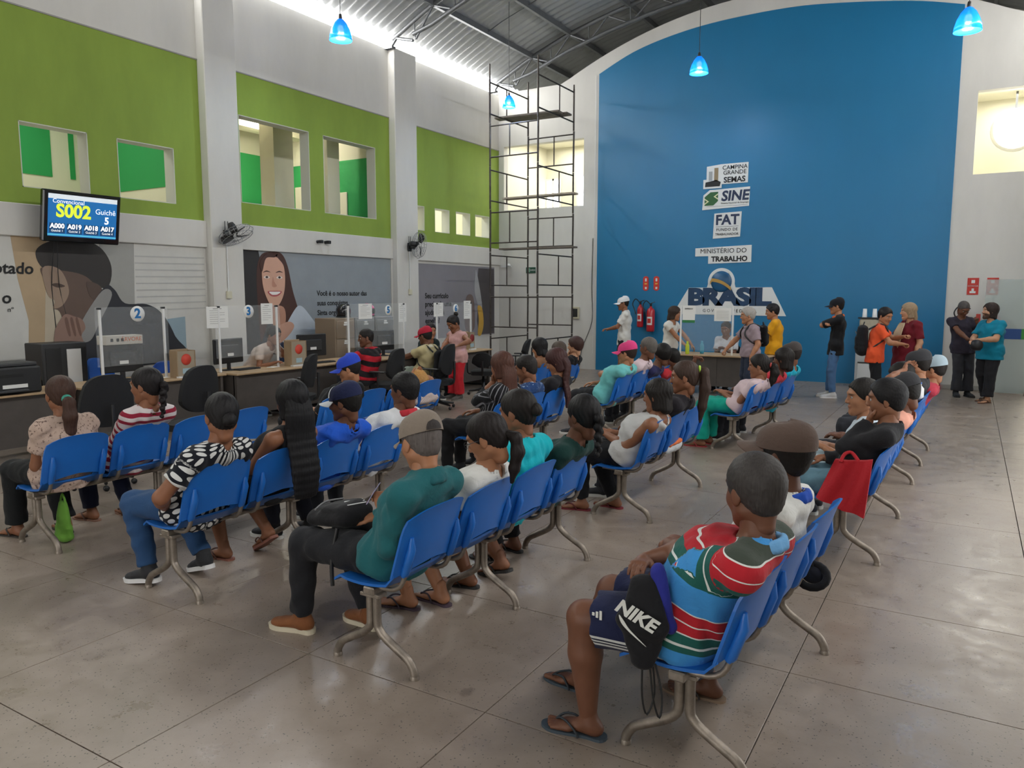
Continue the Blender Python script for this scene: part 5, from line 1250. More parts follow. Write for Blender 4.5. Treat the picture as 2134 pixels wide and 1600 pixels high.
    # ---- top garment
    def torso_pat(v, arms_on):
        r = v-(P+sp*.5); u = np.arctan2(r@lf, -(r@back))*.17*B; rc = v-C3; hr = np.sqrt((rc@lf)**2+(rc@fw)**2); cl_ = np.clip((v[:, 2]-C3[2]+.10)/.10, 0, 1); w = v[:, 2]-.02+(v-C3)@back*.32; seg = v[:, 2]-hr*.75*cl_
        pat = np.stack([u, w, seg], 1)
        if arms_on:
            for i in (0, 1):
                ax = unit(El[i]-Sh[i]); rel = v-Sh[i]; t = rel@ax; dist = np.linalg.norm(rel-t[:, None]*ax, axis=1)
                m = (t > .045) & (dist < .085*af) & (np.abs((v-C2)@lf) > .13*B)
                if sleeve > 1.1:
                    ax2 = unit(Wr[i]-El[i]); rel2 = v-El[i]; t2 = rel2@ax2; d2 = np.linalg.norm(rel2-t2[:, None]*ax2, axis=1); m2 = (t2 > 0) & (d2 < .07*af)
                    pat[m2] = np.stack([np.arctan2(rel2[m2]@up, rel2[m2]@lf)*.05, -t2[m2]-l1, -t2[m2]-l1], 1)
                    m = m & ~m2
                pat[m] = np.stack([np.arctan2(rel[m]@up, rel[m]@np.cross(ax, up))*.06, Sh[i][2]-t[m], Sh[i][2]-t[m]], 1)
        return pat
    if shirt:
        e = .016; g = []
        lowc = P-upb*(.06+hem) if sit else P-up*(.10+hem)
        lowp = P-upb*(.03+hem) if sit else P-up*(.07+hem)
        el = e+(.010 if sit else .016)
        g += [Ell(lowp, C1, .162*B+el, .118*B+el, .140*B+e, .106*B+e, lf), Ell(C1, C2, .140*B+e, .106*B+e, .158*B+e, .116*B+e, lf), Ell(C2, C3, .158*B+e, .113*B+e, .125*sh+e, .078+e*.6, lf)]
        for i in (0, 1): g.append(Ball(Hp[i]+(Kn[i]-Hp[i])*.04, .098*B+.030, k=.03))
        if belly: g += [Ell(P+sp*.12+fw*belly*1.2, C1+fw*belly*1.4, .135*B, .105*B, .14*B, .11*B, lf, k=.06), Ell(C1+fw*belly*1.4, C2+fw*belly*.7, .14*B, .11*B, .14*B, .10*B, lf, k=.06)]
        if neck != 'strap':
            g.append(Cone(C3, N, .075, .066, .03))
            for i in (0, 1):
                g.append(Cone(C3+upb*.02, Sh[i], .064, .068*af, .04))
        if sleeve > 0:
            for i in (0, 1):
                if sleeve <= 1: b_ = Sh[i]+(El[i]-Sh[i])*sleeve; g.append(Cone(Sh[i], b_, .067*af, .066*af+.004, .03, cut=True))
                else:
                    g.append(Cone(Sh[i], El[i], .067*af, .058*af, .03)); b_ = El[i]+(Wr[i]-El[i])*min(sleeve-1, 1); g.append(Cone(El[i], b_, .058*af, .045, .025, cut=True))
        ax_n = unit(Hc-N)
        subs = [Cone(N-ax_n*.012+fw*.012, N+ax_n*.2, .063*hs if neck != 'wide' else .085, .12, .01)] if neck != 'high' else []
        if neck == 'high': g.append(Cone(N, N+ax_n*.035, .082, .080, .02, cut=True))
        if neck == 'strap':
            g.append(Cone(C3-up*.05+lf*.085, C3+up*.035+lf*.075, .035, .026, .03)); g.append(Cone(C3-up*.05-lf*.085, C3+up*.035-lf*.075, .035, .026, .03))
            for i in (0, 1): subs.append(Cone(Sh[i]+up*.03, Sh[i]-up*.10, .062, .06, .01))
        cuts = [(lowc, -upb if sit else -up)]
        v, f = field(g, res, cuts=cuts, subs=subs, fold=.0045, seed=seed)
        sh_o = link('shirt', np_mesh('shirt', [(v, f, 0)], cloth(*shirt) if isinstance(shirt, tuple) else cloth(shirt), pat=torso_pat(v, sleeve > 0)), root)
        if collar:
            cq = []; rr = .079*hs; nn = 12
            for k in range(nn):
                a0, a1 = 2*math.pi*k/nn, 2*math.pi*(k+1)/nn
                pt = lambda a: N+fw*(rr*math.cos(a)+.008)+lf*rr*math.sin(a)+ax_n*(.016-.040*(math.cos(a)+1)*.5)
                cq.append(Cone(pt(a0), pt(a1), .015, .015, .006)); cq.append(Cone(pt(a0)-ax_n*.020, pt(a1)-ax_n*.020, .018, .018, .008))
            v, f = field(cq, .009); link('collar', np_mesh('collar', [(v, f, 0)], cloth(collar)), sh_o)
    # ---- lower garment
    if dress:
        g = [Ell(C2, P, .165*B, .13*B, .20*B, .17*B, lf), Ell(P, Lc(0, 0, dress[1]), .20*B, .17*B, dress[2], dress[2]*.8, lf, cut=True)]
        v, f = field(g, res*1.2, fold=.006, seed=seed+1); link('dress_skirt', np_mesh('dress_skirt', [(v, f, 0)], cloth(dress[0])), root)
    if pants:
        e = .013; g = [Ell(P-upb*.02, P+sp*.14, .162*B+e*.4, .118*B+e*.4, .146*B+e*.4, .110*B, lf, k=.03)]
        for i in (0, 1):
            if leg == 'long':
                en = An[i]+(Kn[i]-An[i])*.06
                g += [Cone(Hp[i], Kn[i], .090*B+e, .063*af+e+.004, .03), Cone(Kn[i], en, .063*af+e+.002, .046+e+flare, .02, cut=True)]
            elif leg == 'capri':
                en = Kn[i]+(An[i]-Kn[i])*.62; g += [Cone(Hp[i], Kn[i], .093*B+e, .062*af+e, .03), Cone(Kn[i], en, .062*af+e, .055*af, .02, cut=True)]
            else:
                en = Hp[i]+(Kn[i]-Hp[i])*(.86 if leg == 'short' else .6); g += [Cone(Hp[i], en, .096*B+e, .080*af+e*1.4, .03, cut=True)]
        v, f = field(g, res, fold=.004, seed=seed+2)
        pz = np.zeros((len(v), 3)); pz[:, 0] = v@lf; pz[:, 1] = v[:, 2]; pz[:, 2] = v@fw
        link('trousers' if leg in ('long', 'capri') else 'shorts', np_mesh('trousers', [(v, f, 0)], cloth(*pants) if isinstance(pants, tuple) else cloth(pants), pat=pz), root)
    # ---- footwear
    for i, sg in enumerate((1, -1)):
        if feet[0] == 'shoe':
            v, f = shoe_geo(); so = link('shoe', np_mesh('shoe', [(v@FM[i]+An[i], f, 0)], cloth(feet[1], rough=.7)), root)
            b = MB(); n = len(SOLE); lo = [(p[0]*1.04, p[1]*1.08, -.086) for p in SOLE]; hi = [(p[0]*1.06, p[1]*1.10, -.058) for p in SOLE]
            V_ = np.array(lo+hi)@FM[i]+An[i]; b.add(V_, [tuple(range(n))[::-1], tuple(range(n, 2*n))]+[(k, (k+1) % n, n+(k+1) % n, n+k) for k in range(n)], 0, False); b.build('sole', mat('sole_'+feet[2][1:], feet[2], .6), so)
        elif feet[0] == 'flip':
            b = MB(); n = len(SOLE); my = -1 if sg == 1 else 1
            lo = [(p[0]*1.05, p[1]*1.05*my, -.092) for p in SOLE]; hi = [(p[0]*1.05, p[1]*1.05*my, -.073) for p in SOLE]
            V_ = np.array(lo+hi)@FM[i]+An[i]; fs = [tuple(range(n))[::-1], tuple(range(n, 2*n))]+[(k, (k+1) % n, n+(k+1) % n, n+k) for k in range(n)]
            if my == -1: fs = [q_[::-1] for q_ in fs]
            b.add(V_, fs, 0, False); fo = b.build('flip_flop', mat('rubber_'+feet[1][1:], feet[1], .7), root)
            st = MB(); toe = (.15, .018*my, -.055)
            for sd in (1, -1): st.tube(np.array([toe, (.12, (.018+.02*sd)*my, -.034), (.07, .040*sd*my, -.030), (.035, .046*sd*my, -.062), (.03, .045*sd*my, -.078)])@FM[i]+An[i], .005, 6, sub=3)
            st.build('strap', mat('rubber_'+feet[2][1:], feet[2], .7), fo)
    # ---- hair
    def hw(*a): return HR@(V3(*a)*hs)+Hc
    if hair:
        kind, hcol = hair[0], hair[1]; opt = hair[2] if len(hair) > 2 else {}
        th = opt.get('th', {'buzz': .005, 'short': .012, 'pony': .010, 'bun': .010, 'long': .014, 'bob': .018, 'braid': .012}.get(kind, .012))
        g = [Ball(hw(-.012, 0, .034), np.array((.098+th, .077+th*.9, .088+th))*hs, HR, k=.012), Ball(hw(-.048, 0, -.026), np.array((.048+th*.5, .054+th*.5, .056))*hs, HR, k=.03)]
        if kind in ('long', 'bob'):
            for sg in (1, -1): g.append(Ell(hw(-.01, sg*.062, .03), hw(-.02, sg*.066, -.09), .05, .026, .05, .022, HR[:, 0], k=.03))
        nape = -.070 if kind in ('short', 'buzz') else -.095
        cuts = [(hw(.0410, 0, 0), HR@unit((.85, 0, -.50))), (hw(0, 0, nape), -HR[:, 2])] if kind not in ('long', 'bob') else []
        if kind in ('short', 'buzz'): cuts = list(cuts)+[(hw(.0, 0, -.030), HR@unit((.55, 0, -.83)))]
        if cap: cuts = list(cuts)+[(hw(0, 0, .040), HR[:, 2])]
        hsub = []
        if kind in ('long', 'bob'): hsub = [Ball(hw(.085, 0, -.045), np.array((.075, .062, .115))*hs, HR), Cone(hw(.06, 0, -.1), hw(.03, 0, -.26), .07, .09)]
        hv, hf = field(g, .0075 if res < .016 else .010, cuts=cuts, subs=hsub, pad=.02, extra=lambda PP, D: D+f32(.0020)*np.sin(f32(24)*np.arctan2((PP-Hc.astype(f32))@HR[:, 1].astype(f32), (PP-Hc.astype(f32))@HR[:, 0].astype(f32))+f32(3)*np.sin(f32(40)*(PP-Hc.astype(f32))@HR[:, 2].astype(f32))) if kind not in ('buzz', 'short') else D+f32(.0022)*np.sin(PP[..., 0]*f32(260)+f32(2)*np.sin(PP[..., 1]*f32(190)))*np.sin(PP[..., 2]*f32(230)+f32(2)*np.sin(PP[..., 0]*f32(170))))
        parts = [(hv, hf, 0)]
        g = []; lat = HR[:, 1]
        tl = opt.get('len', .30); dn = V3(0, 0, -1); hb = -HR[:, 0]; hb = unit(V3(hb[0], hb[1], 0)); side = opt.get('side', 0.0)
        if kind == 'pony':
            zt = opt.get('z', .03); a = hw(-.112, side*.5, zt); sc = opt.get('fat', 1.0)
            pts = [a, a+hb*.045+dn*.02+lat*side*.2, a+hb*.055+dn*tl*.35+lat*side*.5, a+hb*.035+dn*tl*.7+lat*side*.8, a+hb*.02+dn*tl+lat*side]
            rr = [.022, .032*sc, .038*sc, .030*sc, .010]
            for a_, b_, r0, r1 in zip(pts[:-1], pts[1:], rr[:-1], rr[1:]): g.append(Cone(a_, b_, r0, r1, .02))
        elif kind in ('bun',):
            zt = opt.get('z', .06); a = hw(-.115, 0, zt); g += [Ball(a, (.040, .042, .036), HR, k=.02), Ball(a+HR[:, 2]*.02, .028, k=.02)]
        elif kind == 'long':
            y0 = hw(-.075, 0, .0); wd = opt.get('w', .085)
            bk = back
            pts = [hw(-.06, 0, .03), hw(-.08, 0, -.08), N+bk*.07-upb*.02+lat*side*.4, N+bk*.095+dn*(tl-.16)*.6+lat*side*.8, N+bk*.085+dn*(tl-.14)+lat*side]
            ww = [.075, wd, wd*1.06, wd*1.02, wd*.80]; dd = [.05, .042, .034, .030, .014]
            pts = catmull(np.array(pts), 4); tt = np.linspace(0, 4, len(pts)); ww = np.interp(tt, range(5), ww); dd = np.interp(tt, range(5), dd)
            for k in range(len(pts)-1): g.append(Ell(pts[k], pts[k+1], ww[k], dd[k], ww[k+1], dd[k+1], lat, k=.012))
        elif kind == 'bob':
            g += [Ell(hw(-.05, 0, .02), hw(-.06, 0, -.10), .078, .06, .078, .045, lat, k=.03)]
        elif kind == 'braid':
            zt = opt.get('z', -.02); a = hw(-.108, 0, zt)
            for k in range(9): g.append(Ball(a+hb*(.03 if k < 2 else .025)+dn*(.030*k)+lat*(.010*(-1)**k+side*k/8), (.032-.0018*k)*np.ones(3), k=.010))
        if g:
            av, af_ = field(g, .0075 if res < .016 else .010, pad=.02, extra=lambda PP, D: D+f32(.0022)*np.sin((PP@lat.astype(f32))*f32(2*math.pi/.019))); parts.append((av, af_, 0))
        hm = hair_mat(hcol); ho = link('hair', np_mesh('hair', parts, hm), root)
        if 'tie' in opt:
            a = hw(-.118, side*.5, opt.get('z', .03)); MB().tube([a+lat*.026*math.cos(t)+HR[:, 2]*.026*math.sin(t) for t in np.linspace(0, 6.283, 13)[:-1]], .011, 6, closed=True).build('hair_tie', mat('tie_'+opt['tie'][1:], opt['tie'], .6), ho)
    # ---- cap
    if cap:
        cc = cap['col']; back_w = cap.get('yaw', 0); CR = HR@np.array(Matrix.Rotation(R(back_w), 3, 'Z'))
        def cw(*a): return CR@(V3(*a)*hs)+Hc
        Pg = np.zeros((10, 25, 3))
        for i in range(10):
            ph = (math.pi/2)*i/9
            for j in range(25):
                a = 2*math.pi*j/24; r = math.cos(ph)**.62
                seam = 1+.010*abs(math.cos(3*a)); Pg[i, j] = cw(-.012+.114*r*math.cos(a)*seam, .092*r*math.sin(a)*seam, .030+.012*math.cos(a)*(-1)+.098*math.sin(ph)**.9)
        m_ = cloth(cc); co = MB().slab(Pg, (0, 0, 1), .003).build('cap', m_, root)
        if cap.get('front'):
            Fg = np.array([[Pg[i, j]*1.0+unit(Pg[i, j]-cw(-.012, 0, .03))*.003 for j in list(range(-3, 4))] for i in range(1, 9)]); MB().grid(Fg).build('front_panel', cloth(cap['front']), co)
        if cap.get('hole'):
            Hg = np.array([[cw(-.012+(.114*math.cos(ph)**.62*math.cos(a)-.003)*1.012, .092*math.cos(ph)**.62*math.sin(a)*1.02, .042+.098*math.sin(ph)**.9) for a in np.linspace(math.pi-.42, math.pi+.42, 9)] for ph in np.linspace(.0, .42, 5)])
            for k_ in range(5):
                for j_ in range(9):
                    w_ = math.sqrt(max(0, 1-(k_/4)**2)); Hg[k_, j_] = Hg[k_, 4]+(Hg[k_, j_]-Hg[k_, 4])*w_
            MB().grid(Hg).build('strap_opening', hair_mat('#2b2523'), co)
        Bg = np.zeros((6, 13, 3))
        for i in range(6):
            t = i/5
            for j in range(13):
                a = (j/12-.5)*2*1.05; x0, y0 = -.012+.112*math.cos(a), .092*math.sin(a); ext = .078*math.cos(a*1.25)**.6 if abs(a*1.25) < 1.5 else 0
                Bg[i, j] = cw(x0+ext*t, y0*(1+.06*t), .022-.012*t-.22*abs(math.sin(a))**2.2*.10*(.4+t))
        MB().slab(Bg, CR[:, 2], .005).build('brim', cloth(cap.get('brim', cc)), co)
        MB().lathe([(0, .006), (.008, .004), (.009, 0)], 10, center=cw(-.012, 0, .127)).build('button', m_, co)
    if glasses:
        gl_ = MB()
        for sg in (1, -1):
            gl_.tube([hw(.105, sg*.033+.021*math.cos(t), .002+.016*math.sin(t)) for t in np.linspace(0, 6.283, 15)[:-1]], .0016, 5, closed=True); gl_.tube([hw(.100, sg*.055, .005), hw(.05, sg*.078, .006), hw(-.02, sg*.083, .004)], .0017, 5)
        gl_.tube([hw(.105, .012, .004), hw(.108, 0, .006), hw(.105, -.012, .004)], .0016, 5); gl_.build('glasses', mat('glasses_dark', '#23252e', .3), root)
    info = dict(root=root, Hc=Hc+O, N=N+O, P=P+O, Wr=[w+O for w in Wr], El=[w+O for w in El], Sh=[w+O for w in Sh], Kn=[w+O for w in Kn], An=[w+O for w in An], fw=fw, lf=lf, back=back, C2=C2+O, upb=upb, C1=C1+O, B=B)
    info['spine'] = float(np.linalg.norm(sp)); INFO.append((label, info['spine']))
    return info
INFO = []
def seat_of(key, i, dx=0, dy=0):
    x, y, rz = SEATS[(key, i)]; return (x+.035+dx, y+dy)
# ================================================================= the people in the hall (crown position, seat or feet position)
J = '#23252b'
# --- row at the right
p1 = person('heavy-set person with short grey hair in a striped polo shirt and navy shorts', (-0.676, 2.916, 1.252), seat_of('1a', 0), 142, 6, 176.5, skin='deep', build=1.36, sh=1.13, belly=.05,
    arms=('cross', 'cross'), shirt=('#3f8fd0', ('h', 1.1, [(0.0000, '#b3232e'), (0.3818, '#3f8fd0'), (0.4545, '#1f5a52'), (0.4755, '#d9dcd8'), (0.4818, '#1f5a52'), (0.5091, '#d9dcd8'), (0.5155, '#b3232e'), (0.5391, '#d9dcd8'), (0.5455, '#b3232e'), (0.5755, '#d9dcd8'), (0.5818, '#3f8fd0'), (0.6682, '#1f5a52'), (0.6936, '#d9dcd8'), (0.7000, '#1f5a52'), (0.7364, '#b3232e'), (0.7664, '#d9dcd8'), (0.7727, '#b3232e'), (0.8091, '#d9dcd8'), (0.8155, '#40483f'), (0.8409, '#3f8fd0')])), sleeve=.80, collar='#6ea6d6',
    pants=('#1b2140', ('h', 1.0, [(0, '#1b2140'), (.452, '#d0d3d0'), (.461, '#14182e'), (.470, '#d0d3d0'), (.479, '#14182e'), (.488, '#d0d3d0'), (.497, '#1b2140')])), leg='short', feet=('flip', '#3c4852', '#2c3238'), footx=(-.02, .16), kneey=(.19, .13), knee_x=(.03, .06), hair=('short', '#35312f', {'th': .011}), res=.011, hres=.0045, hs=1.17)
p2 = person('person in a white polo shirt with blue collar and brown cap', (-0.657, 3.427, 1.311), seat_of('1a', 1), 172, -6, 176.5, skin='dark', build=1.12, sh=1.05, arms=('lap', 'lap'), shirt='#d6d6d2', sleeve=.7, collar='#2450b4',
    pants='#3a3f4c', feet=('flip', '#7b6653', '#2a2522'), footx=(-.30, .05), hair=('short', '#14110f'), cap=dict(col='#5a4a42'), res=.012, hres=.0045, hs=1.15)
p3 = person('person in a black long-sleeved top holding a hand to the face', (-0.471, 5.776, 1.272), seat_of('1b', 0), 182, 4, 178, skin='brown', arms=('face', 'lap'), shirt='#232326', sleeve=1.95, pants='#5d7f8e', feet=('shoe', '#3a3c40', '#c8c8c4'), footx=(.05, .05), hair=('short', '#131113', {'th': .016}))
p4 = person('person with dark tied hair and pale jeans turning toward the aisle', (-0.673, 6.288, 1.219), seat_of('1b', 1, -.06), 205, 4, 178, skin='tan', arms=('lap', 'lap'), shirt='#c3cfd8', sleeve=.6, pants='#a9bcc4', feet=('flip', '#2c2c30', '#2c2c30'), knee_x=(.03, .03), hair=('bun', '#17130f', {'z': -.03}))
p5 = person('person in a peach shirt and dark cap with a white brim edge', (-0.463, 6.800, 1.221), seat_of('1b', 2), 170, 16, 178, skin='deep', build=1.1, arms=('lap', 'lap'), shirt='#e5a48f', sleeve=.65, pants='#2b2d33', feet=('shoe', J, '#c8c8c4'), hair=('short', '#15120f'), cap=dict(col='#38383b', brim='#cfcfce'))
p6 = person('person in a grey and pink chevron shirt with an arm over the head', (-0.604, 8.476, 1.165), seat_of('1c', 0), 180, 22, 178, skin='brown', build=1.15, arms=('headback', 'lap'), shirt=('#b9b7bb', ('h', .13, [(0, '#b9b7bb'), (.40, '#9a5c74'), (.60, '#b9b7bb'), (.72, '#2c2a30'), (.80, '#b78a9a')])), sleeve=.5, pants='#2b2d33', hair=('short', '#17130f'), res=.016)
p7 = person('person in a dark shirt and dark grey cap on the far right bench', (-0.452, 8.988, 1.283), seat_of('1c', 1), 172, 2, 178, skin='tan', arms=('lap', 'lap'), shirt='#303033', sleeve=.6, pants='#2b2d33', hair=('short', '#1b1613'), cap=dict(col='#3a3a3d'), res=.016)
p8 = person('person in a red shirt and pale cap at the far end of the right benches', (-0.321, 9.500, 1.189), seat_of('1c', 2, .04), 170, 4, 178, skin='tan', build=1.1, arms=('lap', 'lap'), shirt='#b73c4c', sleeve=.6, pants='#2b2d33', hair=('short', '#1b1613'), cap=dict(col='#a9bcc6'), res=.016)
# --- second row
p9 = person('person in a dark teal jacket and taupe cap with a black bag on the lap', (-2.319, 2.956, 1.276), seat_of('2a', 0), 160, 14, 180, skin='tan', build=1.12, sh=1.08, arms=('hold', 'lap'), hands=('grip', 'relax'), shirt='#1f5f64', sleeve=1.9, neck='high', collar='#1f5a60', pants='#1d1e22', feet=('shoe', '#7d4d2c', '#cdc3ab'), footx=(.05, -.16), knee_x=(.17, .10), kneey=(.10, .15),
    hair=('short', '#5a5350', {'th': .008}), cap=dict(col='#85796d', hole=1), res=.011, hres=.0045)
p10 = person('person with glasses, white top and a low dark ponytail', (-2.294, 3.468, 1.194), seat_of('2a', 1, -.04), 193, 22, 180, skin='tan', build=.92, sh=.9, arms=('hold', 'hold'), shirt='#dcdcd8', sleeve=.55, pants='#1c1d24', leg='capri', feet=('flip', '#4a3b47', '#3a3340'), footx=(-.12, -.25), kneey=(.06, .10), hair=('pony', '#1d1716', {'z': -.015, 'len': .27, 'fat': .95}), glasses=True, res=.012, hres=.0045)
p11 = person('person in a bright turquoise top with hair held by a clip', (-2.365, 3.980, 1.270), seat_of('2a', 2), 180, 10, 180, skin='brown', build=1.26, sh=1.08, arms=('lap', 'lap'), shirt='#12b3c0', sleeve=.6, neck='crew', pants='#1b1d2b', leg='capri', feet=('flip', '#2c2c2c', '#2c2c2c'), footx=(-.20, -.30), heel=(0, .05), hair=('bun', '#17120f', {'z': .0}), res=.012, hres=.0045)
p12 = person('person in a dark green top with a long dark braid', (-2.157, 4.492, 1.197), seat_of('2a', 3), 158, 8, 180, skin='deep', arms=('lap', 'lap'), shirt='#173a36', sleeve=.65, pants='#17181c', feet=('flip', '#2c2c2c', '#2c2c2c'), footx=(-.1, -.1), hair=('braid', '#100e0f', {'z': -.01}), res=.012)
p13 = person('person in a grey tank top and black leggings with red flip-flops', (-2.167, 5.916, 1.169), seat_of('2b', 0), 178, 6, 180, skin='brown', build=1.12, arms=('lap', 'lap'), shirt='#c3c3c2', sleeve=0, neck='strap', pants='#15161a', feet=('flip', '#7a2a33', '#5c1c22'), footx=(.0, -.22), kneey=(.10, .12), hair=('bob', '#17120f', {'th': .008}), res=.012)
p14 = person('person in black with a long brown ponytail and neon hair tie', (-2.110, 6.428, 1.275), seat_of('2b', 1), 196, 4, 180, skin='brown', build=1.05, arms=('lap', 'lap'), shirt='#232025', sleeve=.3, pants='#2a2c34', hair=('pony', '#3a2a22', {'z': .055, 'len': .46, 'fat': 1.25, 'tie': '#b5e04a'}), res=.012)
p15 = person('person in a pale pink shirt and wide teal trousers', (-2.101, 9.114, 1.154), seat_of('2c', 0), 186, 6, 172, skin='brown', arms=('lap', 'lap'), shirt='#cfb9bd', sleeve=.55, pants='#0f9a86', flare=.05, feet=('flip', '#a03238', '#b8444a'), hair=('pony', '#17120f', {'z': .0, 'len': .24, 'fat': 1.3, 'tie': '#b4423c'}), res=.014)
p16 = person('person in a red shirt seated beside the pale pink shirt', (-1.925, 9.621, 1.208), seat_of('2c', 1), 176, 4, 172, skin='deep', arms=('face', 'lap'), shirt='#c9333f', sleeve=.55, pants='#2b2d33', hair=('bob', '#17120f', {'th': .010}), res=.016)
p17 = person('person in a cyan shirt with a grey cap at the bench end', (-1.941, 10.128, 1.251), seat_of('2c', 2), 170, 4, 172, skin='brown', arms=('lap', 'lap'), shirt='#1aa7c2', sleeve=.55, hem=.10, pants='#2b2d33', hair=('short', '#241d1a', {'th': .016}), cap=dict(col='#4a4442'), res=.016)
# --- third row
p18 = person('person in a white-on-black polka dot blouse and jeans', (-3.862, 3.016, 1.260), seat_of('3a', 0), 160, 6, 180, skin='brown', build=1.08, arms=('hip', 'lap'), shirt=('#14161f', ('dots', .068, .0175, '#d4d4d2')), sleeve=.62, pants='#2c4c74', feet=('shoe', '#2f3033', '#dedede'), footx=(-.10, -.28), heel=(.02, .05), kneey=(.17, .12), hair=('bun', '#131113', {'z': -.02}), res=.011, hres=.0045, hem=.04)
p19 = person('person with very long straight black hair in a black top', (-3.880, 3.593, 1.279), seat_of('3a', 1), 168, 4, 180, skin='brown', arms=('lap', 'lap'), shirt='#141418', sleeve=0, neck='strap', pants='#20222c', leg='capri', feet=('flip', '#8b5a4c', '#5a3a32'), footx=(-.12, -.30), heel=(0, .10), hair=('long', '#121114', {'len': .56, 'w': .105}), res=.011)
p20 = person('person in a bright blue shirt and navy cap with a white front', (-3.900, 4.100, 1.218), seat_of('3a', 2), 198, 8, 180, skin='deep', build=1.08, arms=('lap', 'lap'), shirt='#1f58c8', sleeve=.7, pants='#20222c', feet=('shoe', '#1c1d20', '#d8d8d4'), footx=(-.05, -.2), hair=('short', '#14110f'), cap=dict(col='#1f2546', brim='#d0d4d8', front='#d0d4d8'), res=.012)
p21 = person('person in a white shirt with a red collar and short black hair', (-3.860, 4.755, 1.230), seat_of('3a', 3), 186, 4, 180, skin='deep', build=1.05, arms=('lap', 'lap'), shirt='#d8dadd', sleeve=.8, collar='#c23540', pants='#2b2d33', feet=('shoe', '#1c1d20', '#d8d8d4'), hair=('short', '#121011'), res=.012)
p22 = person('person with long brown hair in a black striped top', (-3.923, 6.336, 1.290), seat_of('3b', 0), 172, 6, 180, skin='brown', arms=('face', 'lap'), shirt=('#17171b', ('v', .035, [(0, '#17171b'), (.80, '#8d8d92')])), sleeve=1.6, pants='#18181b', hair=('long', '#4b2d22', {'len': .48, 'w': .10}), res=.014)
p23 = person('person with cropped hair in a navy shirt with white print', (-3.965, 6.848, 1.221), seat_of('3b', 1), 190, 14, 180, skin='brown', arms=('lap', 'lap'), shirt=('#24406e', ('print', '#9db4cf', 26., .60)), sleeve=.6, pants='#2b2d33', hair=('short', '#1f1a18', {'th': .007}), res=.014)
p24 = person('person with reddish-brown hair in a black top looking down', (-3.898, 7.360, 1.252), seat_of('3b', 2), 200, 22, 180, skin='tan', arms=('lap', 'lap'), shirt='#232226', sleeve=.7, pants='#2b2d33', hair=('long', '#3c211f', {'len': .42, 'w': .09}), res=.014)
p25 = person('person in a mint shirt and bright pink cap', (-3.763, 9.136, 1.258), seat_of('3c', 0), 186, 4, 180, skin='tan', build=1.22, arms=('cross', 'lap'), shirt='#6fc0c0', sleeve=.7, pants='#1b1b1f', hair=('short', '#2a1d18', {'th': .014}), cap=dict(col='#d8447e'), res=.015)
p26 = person('grey-haired person in a pale pink shirt beside the mint shirt', (-3.667, 9.648, 1.285), seat_of('3c', 1), 170, 4, 180, skin='deep', build=1.05, arms=('lap', 'lap'), shirt='#d9c3c8', sleeve=.6, pants='#2b2d33', hair=('short', '#5c5752', {'th': .008}), res=.017)
p27 = person('child-sized person in a dark purple shirt with curly black hair', (-3.649, 10.159, 1.161), seat_of('3c', 2), 150, 4, 180, skin='deep', build=.92, arms=('lap', 'lap'), shirt='#2f2f55', sleeve=.6, pants='#2b2d33', hair=('short', '#14110f', {'th': .024}), res=.017)
p28 = person('person in a red shirt pointing an arm toward the front desk', (-3.683, 10.620, 1.072), seat_of('3c', 3), 160, 10, 180, skin='deep', arms=('lap', ((-.50, -.32, .93), (0, -.3, -1), (-1, -.3, -.1))), hands=('relax', 'grip'), shirt='#bf2f38', sleeve=.9, pants='#2b2d33', hair=('short', '#14110f'), res=.017)
# --- fourth row
p29 = person('person in a beige floral blouse with a long brown ponytail', (-5.729, 3.076, 1.254), seat_of('4a', 0), 168, 6, 180, skin='brown', build=1.08, arms=('lap', 'lap'), shirt=('#b9a294', ('print', '#6e5a52', 48., .585)), sleeve=.62, hem=.05, pants='#191b1d', flare=.015, feet=('flip', '#35302d', '#35302d'), footx=(.02, -.18), kneey=(.15, .12), hair=('pony', '#3d281f', {'z': -.03, 'len': .34, 'fat': 1.25, 'tie': '#3f9a86'}), res=.012)
p30 = person('person in a red and white striped top with dark braided hair', (-5.500, 3.606, 1.282), seat_of('4a', 1), 205, 4, 180, skin='brown', arms=('lap', 'lap'), shirt=('#c9c3c4', ('h', .052, [(0, '#cfc6c6'), (.52, '#8c2036')])), sleeve=1.5, pants='#1d2238', feet=('flip', '#8d6a5a', '#5c4238'), footx=(-.05, -.2), hair=('braid', '#161213', {'z': .0, 'side': .04}), res=.012)
p31 = person('person in black with a bright blue cap looking aside', (-5.470, 5.803, 1.240), seat_of('4b', 0), 215, 14, 180, skin='tan', arms=('lap', ((.1, -.52, .78), (-.3, -.2, -1))), shirt='#17181b', sleeve=1.0, pants='#1b1b1f', hair=('short', '#1a1514'), cap=dict(col='#2c48b8'), res=.014)
p32 = person('person in a cream ribbed shirt bent forward with a straw hat', (-5.752, 7.250, 0.876), seat_of('4b', 3, -.02), 180, 55, 180, skin='tan', arms=('headback', 'headback'), shirt=('#d9c9c3', ('v', .03, [(0, '#d9c9c3'), (.7, '#b9a39e')])), sleeve=.55, pants='#2b2d33', hair=('short', '#b5854a', {'th': .022}), res=.015)
p33 = person('person with black bobbed hair in a tan top by the scaffold', (-5.472, 9.876, 1.202), seat_of('4c', 0), 180, 14, 180, skin='tan', arms=('lap', 'lap'), shirt='#7d5a43', sleeve=.2, pants='#2b2d33', hair=('bob', '#121012', {'th': .016}), res=.016)
p34 = person('grey-haired person in a brown jacket over red by the scaffold', (-5.419, 10.388, 1.126), seat_of('4c', 1), 180, 16, 180, skin='tan', arms=('lap', 'lap'), shirt='#7a3432', sleeve=1.8, pants='#2b2d33', hair=('short', '#4c4138'), res=.016)
